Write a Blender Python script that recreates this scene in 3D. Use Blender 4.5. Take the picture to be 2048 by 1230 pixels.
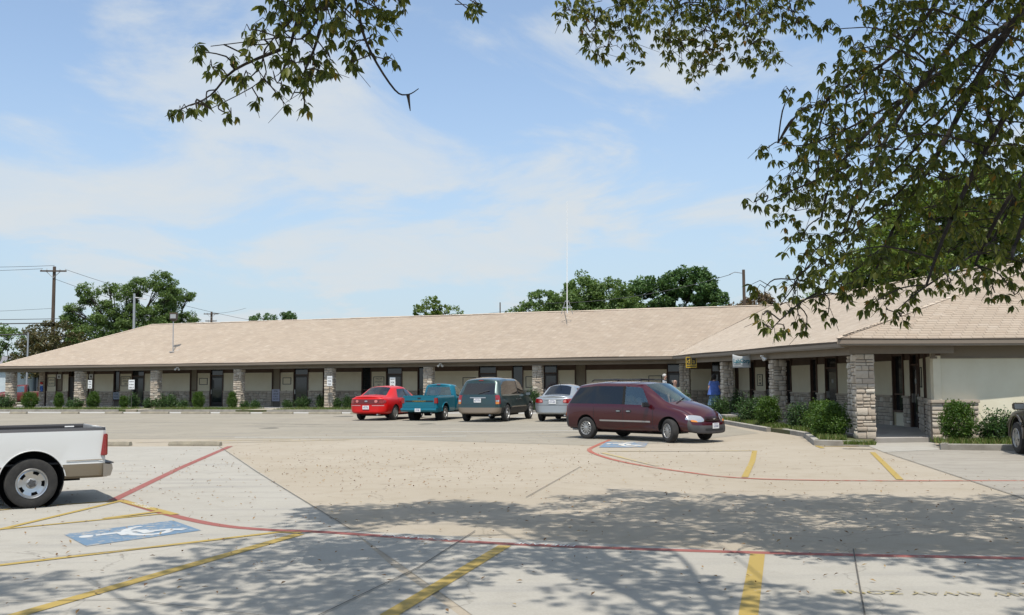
import bpy, bmesh, math, random
import numpy as np
from mathutils import Vector, Matrix
from mathutils.bvhtree import BVHTree
random.seed(7); rng = np.random.default_rng(7)
sc = bpy.context.scene
COL = sc.collection
R = math.radians
for o in list(bpy.data.objects): bpy.data.objects.remove(o)

# ------------------------------------------------------------------ camera
cam = bpy.data.cameras.new('camera'); camo = bpy.data.objects.new('camera', cam); COL.objects.link(camo)
cam.sensor_width = 36; cam.lens = 2000/2048*36; cam.clip_start = .1; cam.clip_end = 3000
_p, _r = math.atan(146.7/2000), R(.30)
_f = Vector((0, math.cos(_p), math.sin(_p))); _u0 = Vector((0, -math.sin(_p), math.cos(_p))); _r0 = Vector((1, 0, 0))
_rt = _r0*math.cos(_r)-_u0*math.sin(_r); _up = _u0*math.cos(_r)+_r0*math.sin(_r)
camo.matrix_world = Matrix(((_rt.x, _up.x, -_f.x, 0), (_rt.y, _up.y, -_f.y, 0), (_rt.z, _up.z, -_f.z, 1.78), (0, 0, 0, 1)))
sc.camera = camo
sc.view_settings.view_transform = 'Standard'; sc.view_settings.look = 'None'
sc.view_settings.gamma = 1; sc.view_settings.use_curve_mapping = False
sc.view_settings.exposure = 0.33
SUN_EL = 65
# ------------------------------------------------------------------ world
wd = bpy.data.worlds.new('World'); sc.world = wd; wd.use_nodes = True
def world():
    nt = wd.node_tree; N = nt.nodes; Lk = nt.links.new; N.clear()
    out = N.new('ShaderNodeOutputWorld'); bg = N.new('ShaderNodeBackground'); bg.inputs[1].default_value = .15
    sky = N.new('ShaderNodeTexSky'); sky.sky_type = 'NISHITA'; sky.sun_disc = False
    sky.sun_elevation = R(SUN_EL); sky.sun_rotation = R(180); sky.air_density = 1.0; sky.dust_density = .35; sky.ozone_density = 1.2
    tc = N.new('ShaderNodeTexCoord'); sep = N.new('ShaderNodeSeparateXYZ'); Lk(tc.outputs['Generated'], sep.inputs[0])
    def M(op, a, b=None, c=None):
        n = N.new('ShaderNodeMath'); n.operation = op
        for k, v in enumerate((a, b, c)):
            if v is None: continue
            if isinstance(v, (int, float)): n.inputs[k].default_value = v
            else: Lk(v, n.inputs[k])
        return n.outputs[0]
    zc = M('MAXIMUM', sep.outputs[2], 0.0); zz = M('ADD', zc, .16)
    u = M('DIVIDE', sep.outputs[0], zz); v = M('DIVIDE', sep.outputs[1], zz)
    cb = N.new('ShaderNodeCombineXYZ'); Lk(u, cb.inputs[0]); Lk(v, cb.inputs[1]); cb.inputs[2].default_value = 3.7
    def noise(scale, det, off, rough=.55, dist=.3):
        mp = N.new('ShaderNodeMapping'); mp.inputs['Location'].default_value = off; mp.inputs['Scale'].default_value = (1, .8, 1)
        mp.inputs['Rotation'].default_value = (0, 0, R(-20))
        Lk(cb.outputs[0], mp.inputs[0]); n = N.new('ShaderNodeTexNoise'); n.inputs['Scale'].default_value = scale
        n.inputs['Detail'].default_value = det; n.inputs['Roughness'].default_value = rough; n.inputs['Distortion'].default_value = dist
        Lk(mp.outputs[0], n.inputs['Vector']); return n.outputs[0]
    n1 = noise(1.35, 9, (1.3, 2.2, 0), .58, .45); n2 = noise(.5, 3, (4.1, .4, 2))
    def sstep(v, a, b):
        r = N.new('ShaderNodeMapRange'); r.interpolation_type = 'SMOOTHSTEP'; Lk(v, r.inputs[0])
        r.inputs[1].default_value = a; r.inputs[2].default_value = b; return r.outputs[0]
    # broad cloud banks: azimuth (x/y) and elevation lobes
    az = M('DIVIDE', sep.outputs[0], M('MAXIMUM', M('ABSOLUTE', sep.outputs[1]), .05))
    bank = None
    for a0, z0, wa, wz, k in ((-.36, .17, .26, .055, .15), (-.14, .13, .22, .05, .16), (.10, .22, .10, .05, .17), (.03, .18, .16, .035, .12), (-.46, .235, .09, .02, .12), (.24, .17, .12, .03, .10), (-.05, .33, .14, .03, .10), (.30, .30, .08, .025, .08), (-.30, .25, .07, .025, .11)):
        g = M('EXPONENT', M('MULTIPLY', M('ADD', M('POWER', M('DIVIDE', M('SUBTRACT', az, a0), wa), 2.0), M('POWER', M('DIVIDE', M('SUBTRACT', zc, z0), wz), 2.0)), -1.0))
        g = M('MULTIPLY', g, k*.72); bank = g if bank is None else M('ADD', bank, g)
    m = M('ADD', M('ADD', M('MULTIPLY', n1, 1.05), M('MULTIPLY', n2, .05)), bank)
    m = M('ADD', m, M('MULTIPLY', sstep(zc, .42, .60), .13)); c1 = sstep(m, .57, .715)
    cov = M('MULTIPLY', c1, M('ADD', .22, M('MULTIPLY', noise(2.6, 9, (9, 4, 1), .62, .7), 1.05)))
    haze = M('ADD', M('MULTIPLY', sstep(zc, .34, -.02), .66), .20)
    hx = N.new('ShaderNodeMix'); hx.data_type = 'RGBA'; Lk(haze, hx.inputs[0]); Lk(sky.outputs[0], hx.inputs[6]); hx.inputs[7].default_value = (2.45, 3.02, 3.62, 1)
    mx = N.new('ShaderNodeMix'); mx.data_type = 'RGBA'; Lk(cov, mx.inputs[0]); Lk(hx.outputs[2], mx.inputs[6]); mx.inputs[7].default_value = (3.75, 3.98, 4.13, 1)
    Lk(mx.outputs[2], bg.inputs[0]); Lk(bg.outputs[0], out.inputs[0])
world()
sl = bpy.data.lights.new('sun', 'SUN'); sl.energy = 3.35; sl.angle = R(.53); sl.color = (1, .955, .88)
so = bpy.data.objects.new('sun', sl); COL.objects.link(so); so.rotation_euler = (R(90-SUN_EL), 0, R(3)); so.location = (0, -20, 40)

# ------------------------------------------------------------------ helpers
def tag(o, label=None, cat=None, group=None, kind=None):
    if label: o['label'] = label
    if cat: o['category'] = cat
    if group: o['group'] = group
    if kind: o['kind'] = kind
    return o
def link(name, me, parent=None):
    o = bpy.data.objects.new(name, me); COL.objects.link(o)
    if parent: o.parent = parent
    return o
def empty(name, loc=(0, 0, 0), rz=0):
    o = bpy.data.objects.new(name, None); COL.objects.link(o); o.location = loc; o.rotation_euler = (0, 0, rz); return o
def copy_tree(o, parent=None):
    c = o.copy(); COL.objects.link(c); c.parent = parent
    for ch in list(o.children): copy_tree(ch, c)
    return c
class MB:
    def __init__(s): s.v = []; s.f = []; s.m = []
    def add(s, vs, fs, m=0):
        b = len(s.v); s.v += [tuple(x) for x in vs]; s.f += [tuple(i+b for i in f) for f in fs]; s.m += [m]*len(fs); return s
    def box(s, x0, x1, y0, y1, z0, z1, m=0):
        return s.add([(x, y, z) for z in (z0, z1) for (x, y) in ((x0, y0), (x1, y0), (x1, y1), (x0, y1))],
                     [(0, 3, 2, 1), (4, 5, 6, 7), (0, 1, 5, 4), (1, 2, 6, 5), (2, 3, 7, 6), (3, 0, 4, 7)], m)
    def obox(s, T, x0, x1, y0, y1, z0, z1, m=0, dz=None):
        """box in a frame: T(x,y,z)->world"""
        k = len(s.v); s.box(x0, x1, y0, y1, z0, z1, m)
        for i in range(k, len(s.v)): s.v[i] = tuple(T(*s.v[i]))
        return s
    def tube(s, pts, rad, n=8, m=0, cap=True):
        pts = [Vector(p) for p in pts]; rad = rad if hasattr(rad, '__len__') else [rad]*len(pts); rings = []
        for i, p in enumerate(pts):
            t = (pts[min(i+1, len(pts)-1)]-pts[max(i-1, 0)])
            if t.length < 1e-9: t = Vector((0, 0, 1))
            t.normalize(); a = t.cross(Vector((0, 0, 1)) if abs(t.z) < .9 else Vector((1, 0, 0))).normalized(); b = t.cross(a)
            rings.append([p+(a*math.cos(2*math.pi*k/n)+b*math.sin(2*math.pi*k/n))*rad[i] for k in range(n)])
        vs = [v for r in rings for v in r]; fs = []
        for i in range(len(pts)-1):
            for k in range(n): fs.append((i*n+k, i*n+(k+1) % n, (i+1)*n+(k+1) % n, (i+1)*n+k))
        if cap: fs.append(tuple(range(n-1, -1, -1))); fs.append(tuple((len(pts)-1)*n+k for k in range(n)))
        return s.add(vs, fs, m)
    def lathe(s, prof, n=32, axis='y', c=(0, 0, 0), m=0, close=False):
        """prof: (radius, along)"""
        vs = []
        for r, a in prof:
            for k in range(n):
                t = 2*math.pi*k/n; x, z = r*math.cos(t), r*math.sin(t)
                p = {'y': (x, a, z), 'z': (x, z, a), 'x': (a, x, z)}[axis]
                vs.append((p[0]+c[0], p[1]+c[1], p[2]+c[2]))
        L_ = len(prof); fs = []
        for i in range(L_ if close else L_-1):
            j = (i+1) % L_
            for k in range(n): fs.append((i*n+k, i*n+(k+1) % n, j*n+(k+1) % n, j*n+k))
        return s.add(vs, fs, m)
    def build(s, name, mats, parent=None, smooth=False, sharp=35, fix=True, bevel=0):
        me = bpy.data.meshes.new(name); me.from_pydata([tuple(v) for v in s.v], [], s.f)
        mats = mats if isinstance(mats, (list, tuple)) else [mats]
        for x in mats: me.materials.append(x)
        if len(mats) > 1: me.polygons.foreach_set('material_index', s.m)
        if fix or bevel:
            bm = bmesh.new(); bm.from_mesh(me); bmesh.ops.recalc_face_normals(bm, faces=bm.faces)
            if bevel:
                bmesh.ops.bevel(bm, geom=[e for e in bm.edges if len(e.link_faces) == 2 and e.calc_face_angle(0) > .6], offset=bevel, segments=2, affect='EDGES', clamp_overlap=True)
            bm.to_mesh(me); bm.free()
        if smooth or bevel:
            me.polygons.foreach_set('use_smooth', [True]*len(me.polygons)); me.set_sharp_from_angle(angle=R(sharp))
        return link(name, me, parent)
def np_mesh(name, V, F, mats, parent=None, smooth=False, mi=None):
    V = np.asarray(V, np.float32).reshape(-1, 3); F = np.asarray(F, np.int32); k = F.shape[1]
    me = bpy.data.meshes.new(name); me.vertices.add(len(V)); me.vertices.foreach_set('co', V.ravel())
    me.loops.add(F.size); me.loops.foreach_set('vertex_index', F.ravel())
    me.polygons.add(len(F)); me.polygons.foreach_set('loop_start', np.arange(len(F), dtype=np.int32)*k); me.polygons.foreach_set('loop_total', np.full(len(F), k, np.int32))
    mats = mats if isinstance(mats, (list, tuple)) else [mats]
    for x in mats: me.materials.append(x)
    if mi is not None: me.polygons.foreach_set('material_index', np.asarray(mi, np.int32))
    if smooth: me.polygons.foreach_set('use_smooth', np.ones(len(F), bool))
    me.update(calc_edges=True); me.validate()
    return link(name, me, parent)

# ------------------------------------------------------------------ materials
MATS = {}
def mat(name, col, rough=.7, metal=0, spec=.5, noise=None, bump=0, bscale=30, col2=None, nscale=4, coat=0, island=None, rndobj=False, emit=0, nfac=(.35, .65), detail=6, extra=None, stretch=None, world=False):
    """noise: mix col->col2 by noise; island: list of (pos,colour) by random per island"""
    if name in MATS: return MATS[name]
    m = bpy.data.materials.new(name); m.use_nodes = True; nt = m.node_tree; N = nt.nodes; Lk = nt.links.new
    b = N['Principled BSDF']; b.inputs['Roughness'].default_value = rough; b.inputs['Metallic'].default_value = metal
    b.inputs['Specular IOR Level'].default_value = spec; b.inputs['Coat Weight'].default_value = coat; b.inputs['Coat Roughness'].default_value = .04
    c = (*col, 1); b.inputs['Base Color'].default_value = c
    if rough >= .85: b.inputs['Diffuse Roughness'].default_value = 1.0
    tc = N.new('ShaderNodeTexCoord'); src = tc.outputs['Object']
    if world:
        g = N.new('ShaderNodeNewGeometry'); src = g.outputs['Position']
    if stretch:
        mp = N.new('ShaderNodeMapping'); mp.inputs['Scale'].default_value = stretch; Lk(src, mp.inputs[0]); src = mp.outputs[0]
    cur = None
    if island:
        g = N.new('ShaderNodeNewGeometry'); oi = N.new('ShaderNodeObjectInfo'); ad = N.new('ShaderNodeMath'); ad.operation = 'ADD'; fr = N.new('ShaderNodeMath'); fr.operation = 'FRACT'
        Lk(g.outputs['Random Per Island'], ad.inputs[0]); Lk(oi.outputs['Random'], ad.inputs[1]); Lk(ad.outputs[0], fr.inputs[0])
        rp = N.new('ShaderNodeValToRGB'); el = rp.color_ramp.elements
        el[0].position = island[0][0]; el[0].color = (*island[0][1], 1); el[1].position = island[-1][0]; el[1].color = (*island[-1][1], 1)
        for p, cc in island[1:-1]:
            e = el.new(p); e.color = (*cc, 1)
        Lk(fr.outputs[0], rp.inputs[0]); cur = rp.outputs[0]
    if col2 is not None:
        n = N.new('ShaderNodeTexNoise'); n.inputs['Scale'].default_value = nscale; n.inputs['Detail'].default_value = detail; n.inputs['Roughness'].default_value = .6
        Lk(src, n.inputs['Vector'])
        mr = N.new('ShaderNodeMapRange'); mr.inputs[1].default_value = nfac[0]; mr.inputs[2].default_value = nfac[1]; Lk(n.outputs[0], mr.inputs[0])
        mx = N.new('ShaderNodeMix'); mx.data_type = 'RGBA'; Lk(mr.outputs[0], mx.inputs[0])
        if cur is not None: Lk(cur, mx.inputs[6])
        else: mx.inputs[6].default_value = c
        mx.inputs[7].default_value = (*col2, 1); cur = mx.outputs[2]
    if cur is not None: Lk(cur, b.inputs['Base Color'])
    if bump:
        n = N.new('ShaderNodeTexNoise'); n.inputs['Scale'].default_value = bscale; n.inputs['Detail'].default_value = 5; Lk(src, n.inputs['Vector'])
        bp = N.new('ShaderNodeBump'); bp.inputs['Strength'].default_value = bump; bp.inputs['Distance'].default_value = .02; Lk(n.outputs[0], bp.inputs['Height']); Lk(bp.outputs[0], b.inputs['Normal'])
    if emit: b.inputs['Emission Color'].default_value = c; b.inputs['Emission Strength'].default_value = emit
    if extra: extra(N, Lk, b, src, cur)
    MATS[name] = m; return m
def glass_mat(name, tint, gloss=.06, rough=.02, reflect=(1, 1, 1)):
    m = bpy.data.materials.new(name); m.use_nodes = True; nt = m.node_tree; N = nt.nodes; Lk = nt.links.new; N.remove(N['Principled BSDF'])
    t = N.new('ShaderNodeBsdfTransparent'); t.inputs[0].default_value = (*tint, 1)
    g = N.new('ShaderNodeBsdfGlossy'); g.inputs['Roughness'].default_value = rough; g.inputs[0].default_value = (*reflect, 1)
    fr = N.new('ShaderNodeFresnel'); fr.inputs[0].default_value = 1.5
    ad = N.new('ShaderNodeMath'); ad.operation = 'ADD'; ad.inputs[1].default_value = gloss; Lk(fr.outputs[0], ad.inputs[0])
    mx = N.new('ShaderNodeMixShader'); Lk(ad.outputs[0], mx.inputs[0]); Lk(t.outputs[0], mx.inputs[1]); Lk(g.outputs[0], mx.inputs[2]); Lk(mx.outputs[0], N['Material Output'].inputs[0])
    return m
def leaf_mat(name, ramp, trans=.35, rough=.45):
    m = bpy.data.materials.new(name); m.use_nodes = True; nt = m.node_tree; N = nt.nodes; Lk = nt.links.new
    b = N['Principled BSDF']; b.inputs['Roughness'].default_value = rough; b.inputs['Specular IOR Level'].default_value = .35
    g = N.new('ShaderNodeNewGeometry'); oi = N.new('ShaderNodeObjectInfo'); ad = N.new('ShaderNodeMath'); ad.operation = 'ADD'; fr = N.new('ShaderNodeMath'); fr.operation = 'FRACT'
    Lk(g.outputs['Random Per Island'], ad.inputs[0]); Lk(oi.outputs['Random'], ad.inputs[1]); Lk(ad.outputs[0], fr.inputs[0])
    rp = N.new('ShaderNodeValToRGB'); el = rp.color_ramp.elements
    el[0].position = ramp[0][0]; el[0].color = (*ramp[0][1], 1); el[1].position = ramp[-1][0]; el[1].color = (*ramp[-1][1], 1)
    for p, cc in ramp[1:-1]:
        e = el.new(p); e.color = (*cc, 1)
    Lk(fr.outputs[0], rp.inputs[0]); Lk(rp.outputs[0], b.inputs['Base Color'])
    t = N.new('ShaderNodeBsdfTranslucent')
    hs = N.new('ShaderNodeHueSaturation'); hs.inputs['Hue'].default_value = .485; hs.inputs['Saturation'].default_value = 1.15; hs.inputs['Value'].default_value = 1.3; Lk(rp.outputs[0], hs.inputs['Color']); Lk(hs.outputs[0], t.inputs[0])
    mx = N.new('ShaderNodeMixShader'); mx.inputs[0].default_value = trans; Lk(b.outputs[0], mx.inputs[1]); Lk(t.outputs[0], mx.inputs[2]); Lk(mx.outputs[0], N['Material Output'].inputs[0])
    return m
def ground_mat(name, c1, c2, c3, stain=(.16, .15, .13), sc1=.35, oil=.5, streak=None):
    """concrete or worn asphalt: large patches, grain, dark spots, hairline cracks"""
    c1, c2, c3, stain = (tuple(x*.84 for x in q) for q in (c1, c2, c3, stain)); streak = tuple(x*.84 for x in streak) if streak else None
    m = bpy.data.materials.new(name); m.use_nodes = True; nt = m.node_tree; N = nt.nodes; Lk = nt.links.new; b = N['Principled BSDF']
    b.inputs['Roughness'].default_value = .9; b.inputs['Specular IOR Level'].default_value = .25; b.inputs['Diffuse Roughness'].default_value = .8
    g = N.new('ShaderNodeNewGeometry'); P = g.outputs['Position']
    def nz(s, d, lo, hi, st=(1, 1, 1), ro=.6, loc=(0, 0, 0)):
        mp = N.new('ShaderNodeMapping'); mp.inputs['Scale'].default_value = st; mp.inputs['Location'].default_value = loc; Lk(P, mp.inputs[0])
        n = N.new('ShaderNodeTexNoise'); n.inputs['Scale'].default_value = s; n.inputs['Detail'].default_value = d; n.inputs['Roughness'].default_value = ro; Lk(mp.outputs[0], n.inputs['Vector'])
        r = N.new('ShaderNodeMapRange'); r.inputs[1].default_value = lo; r.inputs[2].default_value = hi; Lk(n.outputs[0], r.inputs[0]); return r.outputs[0], n.outputs[0]
    def mix(f, a, c, typ='MIX'):
        x = N.new('ShaderNodeMix'); x.data_type = 'RGBA'; x.blend_type = typ
        for k, v in ((0, f), (6, a), (7, c)):
            if isinstance(v, (int, float)): x.inputs[k].default_value = v
            elif isinstance(v, tuple): x.inputs[k].default_value = (*v, 1)
            else: Lk(v, x.inputs[k])
        return x.outputs[2]
    a, _ = nz(sc1, 5, .35, .65); col = mix(a, c1, c2)
    a, _ = nz(2.2, 8, .5, .75, loc=(7, 3, 0)); col = mix(a, col, c3)
    if streak:
        a, _ = nz(1.0, 5, .52, .7, st=(.25, 2.0, 1), loc=(2, 9, 0)); col = mix(a, col, streak)
    a, gr = nz(45, 4, .3, .7); col = mix(.22, col, mix(a, tuple(x*.72 for x in c1), tuple(min(1, x*1.25) for x in c2)))
    a, _ = nz(1.3, 6, .66, .74, loc=(31, 5, 0)); f = N.new('ShaderNodeMath'); f.operation = 'MULTIPLY'; Lk(a, f.inputs[0]); f.inputs[1].default_value = oil; col = mix(f.outputs[0], col, stain)
    # hairline cracks
    vo = N.new('ShaderNodeTexVoronoi'); vo.feature = 'DISTANCE_TO_EDGE'; vo.inputs['Scale'].default_value = .22
    wn = N.new('ShaderNodeTexNoise'); wn.inputs['Scale'].default_value = 1.2; wn.inputs['Detail'].default_value = 6; Lk(P, wn.inputs['Vector'])
    av = N.new('ShaderNodeMix'); av.data_type = 'RGBA'; av.blend_type = 'ADD'; av.inputs[0].default_value = 1.2; Lk(P, av.inputs[6]); Lk(wn.outputs[1], av.inputs[7]); Lk(av.outputs[2], vo.inputs['Vector'])
    cr = N.new('ShaderNodeMapRange'); cr.inputs[1].default_value = .0; cr.inputs[2].default_value = .0035; cr.inputs[3].default_value = .45; cr.inputs[4].default_value = 0; Lk(vo.outputs[0], cr.inputs[0])
    col = mix(cr.outputs[0], col, tuple(x*.45 for x in c1))
    Lk(col, b.inputs['Base Color'])
    bp = N.new('ShaderNodeBump'); bp.inputs['Strength'].default_value = .25; bp.inputs['Distance'].default_value = .01; Lk(gr, bp.inputs['Height']); Lk(bp.outputs[0], b.inputs['Normal'])
    return m
def paint_mat(name, col, base, wear=.45, sc1=6, dirt=None):
    """road paint worn through to the concrete"""
    col = tuple(x*.92 for x in col); base = tuple(x*.84 for x in base)
    m = bpy.data.materials.new(name); m.use_nodes = True; nt = m.node_tree; N = nt.nodes; Lk = nt.links.new; b = N['Principled BSDF']
    b.inputs['Roughness'].default_value = .8; b.inputs['Specular IOR Level'].default_value = .3
    g = N.new('ShaderNodeNewGeometry')
    n = N.new('ShaderNodeTexNoise'); n.inputs['Scale'].default_value = sc1; n.inputs['Detail'].default_value = 9; n.inputs['Roughness'].default_value = .72; Lk(g.outputs['Position'], n.inputs['Vector'])
    n2 = N.new('ShaderNodeTexNoise'); n2.inputs['Scale'].default_value = .6; n2.inputs['Detail'].default_value = 3; Lk(g.outputs['Position'], n2.inputs['Vector'])
    ad = N.new('ShaderNodeMath'); ad.operation = 'MULTIPLY_ADD'; ad.inputs[1].default_value = .55; Lk(n2.outputs[0], ad.inputs[0]); Lk(n.outputs[0], ad.inputs[2])
    r = N.new('ShaderNodeMapRange'); r.inputs[1].default_value = 1.18-wear*.62; r.inputs[2].default_value = 1.30-wear*.62; Lk(ad.outputs[0], r.inputs[0])
    x = N.new('ShaderNodeMix'); x.data_type = 'RGBA'; Lk(r.outputs[0], x.inputs[0]); x.inputs[6].default_value = (*col, 1); x.inputs[7].default_value = (*base, 1); Lk(x.outputs[2], b.inputs['Base Color'])
    return m
TAN1, TAN2 = (.415, .355, .27), (.465, .405, .32)
M_tan = ground_mat('tan_concrete', TAN1, TAN2, (.375, .315, .23), stain=(.29, .24, .175), oil=.45)
M_light = ground_mat('light_concrete', (.425, .397, .342), (.47, .441, .383), (.38, .354, .303), stain=(.29, .275, .245), oil=.5, streak=(.345, .33, .30))
M_asph = ground_mat('worn_asphalt', (.335, .30, .236), (.385, .345, .274), (.285, .254, .20), stain=(.19, .175, .155), oil=.55, streak=(.26, .243, .22))
M_gray = ground_mat('gray_concrete', (.36, .328, .276), (.41, .375, .315), (.31, .28, .232), stain=(.2, .18, .155), oil=.5, streak=(.28, .25, .215))
M_white_c = ground_mat('pale_gutter', (.48, .46, .42), (.54, .52, .475), (.42, .40, .36), stain=(.32, .30, .265), oil=.4)
M_kerb = mat('kerb_concrete', (.40, .37, .32), .9, col2=(.28, .255, .215), nscale=2.5, bump=.3, bscale=40, world=True)
M_walk = mat('walk_concrete', (.42, .39, .35), .9, col2=(.36, .33, .29), nscale=1.5, bump=.2, world=True)
M_grass = mat('grass_ground', (.075, .11, .025), .95, col2=(.17, .155, .06), nscale=.5, bump=.5, bscale=60, world=True)
M_soil = mat('bed_soil', (.12, .10, .05), .95, col2=(.07, .10, .03), nscale=3, bump=.6, bscale=40, world=True)
M_joint = mat('joint_sealant', (.10, .09, .075), .9)
M_yel = paint_mat('yellow_paint', (.44, .315, .09), (.43, .39, .32), .50, 9)
M_yel_old = paint_mat('old_yellow_paint', (.52, .40, .16), TAN2, .80, 9)
M_red = paint_mat('red_paint', (.33, .115, .095), (.42, .37, .32), .52, 9)
M_red_old = paint_mat('old_red_paint', (.42, .13, .09), TAN1, .62)
M_blue = paint_mat('blue_paint', (.15, .235, .33), (.42, .40, .36), .62, 9)
M_blue_old = paint_mat('old_blue_paint', (.16, .26, .38), TAN1, .72)
M_whp = paint_mat('white_paint', (.66, .66, .64), (.42, .42, .42), .40)
M_cream = mat('cream_stucco', (.80, .735, .56), .84, col2=(.76, .69, .515), nscale=2, bump=.25, bscale=90)
M_brown = mat('brown_frame', (.13, .075, .05), .65, col2=(.09, .055, .04), nscale=3)
M_fascia = mat('fascia_paint', (.245, .20, .15), .7, col2=(.20, .165, .125), nscale=2)
M_soffit = mat('soffit_paint', (.25, .205, .15), .8)
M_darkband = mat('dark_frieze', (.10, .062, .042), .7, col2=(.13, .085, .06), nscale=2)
M_bronze = mat('bronze_door', (.022, .018, .016), .35, spec=.6)
M_dglass = mat('dark_window_glass', (.018, .022, .024), .06, spec=.8)
M_blind = mat('tan_blind', (.30, .26, .19), .8, col2=(.26, .22, .16), nscale=1.5)
M_mortar = mat('mortar', (.23, .195, .155), .95, bump=.4)
M_stone = mat('limestone', (.5, .45, .38), .9, col2=(.44, .36, .27), nscale=7, nfac=(.5, .85), bump=.4, bscale=22,
              island=[(0, (.47, .39, .30)), (.2, (.58, .50, .40)), (.45, (.66, .585, .48)), (.65, (.54, .45, .355)), (.85, (.62, .54, .43)), (1, (.74, .68, .58))])
M_shingle = mat('shingle', (0.635, 0.533, 0.419), .95, bump=.3, bscale=60, col2=(0.489, 0.394, 0.305), nscale=1.1, nfac=(.45, .95), stretch=(1, 1, 1),
                island=[(0, (0.541, 0.442, 0.342)), (.25, (0.597, 0.497, 0.388)), (.5, (0.569, 0.462, 0.355)), (.75, (0.624, 0.523, 0.414)), (.9, (0.589, 0.489, 0.381)), (.96, (.625, .53, .425)), (1, (.66, .565, .46))])
M_deck = mat('roof_deck', (.30, .245, .19), .95)
M_blk = mat('black_plastic', (.02, .02, .021), .55)
M_rub = mat('tyre_rubber', (.028, .027, .026), .85, col2=(.05, .047, .043), nscale=9)
M_chrome = mat('bright_alloy', (.62, .62, .62), .28, metal=1)
M_alloy = mat('painted_alloy', (.50, .49, .47), .4, metal=.7)
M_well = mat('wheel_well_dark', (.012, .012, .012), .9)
M_wsign = mat('white_sign_face', (.80, .80, .78), .5)
M_btxt = mat('black_lettering', (.02, .02, .02), .6)
M_greyplast = mat('grey_bumper_plastic', (.045, .042, .042), .6, col2=(.06, .056, .055), nscale=5)
M_int = mat('vehicle_interior', (.36, .34, .29), .85)
M_intdk = mat('dark_interior', (.02, .02, .02), .9)
M_redlens = mat('red_lens', (.28, .008, .006), .12, spec=.8, coat=.6)
M_amber = mat('amber_lens', (.62, .22, .03), .15, spec=.8, coat=.5)
M_clearlens = mat('clear_lens', (.50, .51, .53), .12, spec=1, coat=1, metal=.5)
M_wood = mat('pole_wood', (.16, .11, .08), .9, col2=(.10, .07, .05), nscale=3, stretch=(4, 4, .4))
M_metal = mat('galvanised_metal', (.42, .43, .44), .5, metal=.6)
M_wire = mat('wire', (.05, .05, .055), .6)
M_bark = mat('bark', (.035, .027, .021), .95, col2=(.065, .05, .04), nscale=6, bump=.8, bscale=25)
M_skin = mat('skin', (.50, .30, .22), .6)
G_clear = glass_mat('clear_glass', (.72, .82, .80), .13, reflect=(.85, 1, 1))
G_tint = glass_mat('tinted_glass', (.045, .05, .055), .03)
G_mid = glass_mat('green_tint_glass', (.34, .42, .40), .05)
L_near = leaf_mat('near_leaf', [(0, (.060, .080, .020)), (.4, (.095, .125, .028)), (.75, (.145, .17, .036)), (.96, (.23, .24, .06)), (1, (.30, .17, .04))], .45)
L_dark = leaf_mat('dark_leaf', [(0, (.045, .10, .03)), (.5, (.08, .15, .045)), (1, (.13, .21, .065))], .25)
L_mid = leaf_mat('mid_leaf', [(0, (.08, .14, .04)), (.5, (.13, .205, .06)), (1, (.20, .28, .09))], .3)
L_bright = leaf_mat('bright_leaf', [(0, (.09, .14, .026)), (.5, (.14, .21, .04)), (1, (.22, .28, .07))], .35)
L_olive = leaf_mat('olive_leaf', [(0, (.06, .07, .025)), (.5, (.10, .095, .035)), (1, (.15, .115, .05))], .25)
L_rust = leaf_mat('rusty_leaf', [(0, (.16, .09, .05)), (.5, (.13, .11, .05)), (1, (.25, .17, .10))], .25)
L_box = leaf_mat('boxwood_leaf', [(0, (.035, .085, .012)), (.5, (.065, .13, .02)), (1, (.12, .19, .035))], .25)
L_nan = leaf_mat('shrub_leaf', [(0, (.02, .06, .015)), (.5, (.045, .10, .025)), (1, (.12, .19, .06))], .25)
L_grass = leaf_mat('grass_blade', [(0, (.07, .12, .02)), (.6, (.11, .17, .03)), (1, (.26, .22, .09))], .2)
L_litter = leaf_mat('dry_leaf', [(0, (.12, .065, .03)), (.5, (.24, .14, .06)), (1, (.36, .26, .12))], .1, .8)

def text(name, body, size, T, mt, parent=None, align='CENTER', ext=.003, sx=1.0, bold=0):
    cu = bpy.data.curves.new(name, 'FONT'); cu.body = body; cu.size = size; cu.align_x = align; cu.align_y = 'CENTER'; cu.extrude = ext; cu.resolution_u = 3; cu.offset = bold
    o = bpy.data.objects.new(name+'_tmp', cu); COL.objects.link(o); dg = bpy.context.evaluated_depsgraph_get(); dg.update()
    me = bpy.data.meshes.new_from_object(o.evaluated_get(dg)); bpy.data.objects.remove(o)
    me.transform(T @ Matrix.Diagonal((sx, 1, 1, 1))); me.materials.clear(); me.materials.append(mt); me.name = name
    return link(name, me, parent)
def wallT(P, ax, up=(0, 0, 1)):
    """text frame: +x along ax (seen from the front), +y up"""
    ax = Vector(ax).normalized(); up = Vector(up).normalized(); nz = ax.cross(up)
    return Matrix(((ax.x, up.x, nz.x, P[0]), (ax.y, up.y, nz.y, P[1]), (ax.z, up.z, nz.z, P[2]), (0, 0, 0, 1)))

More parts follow.
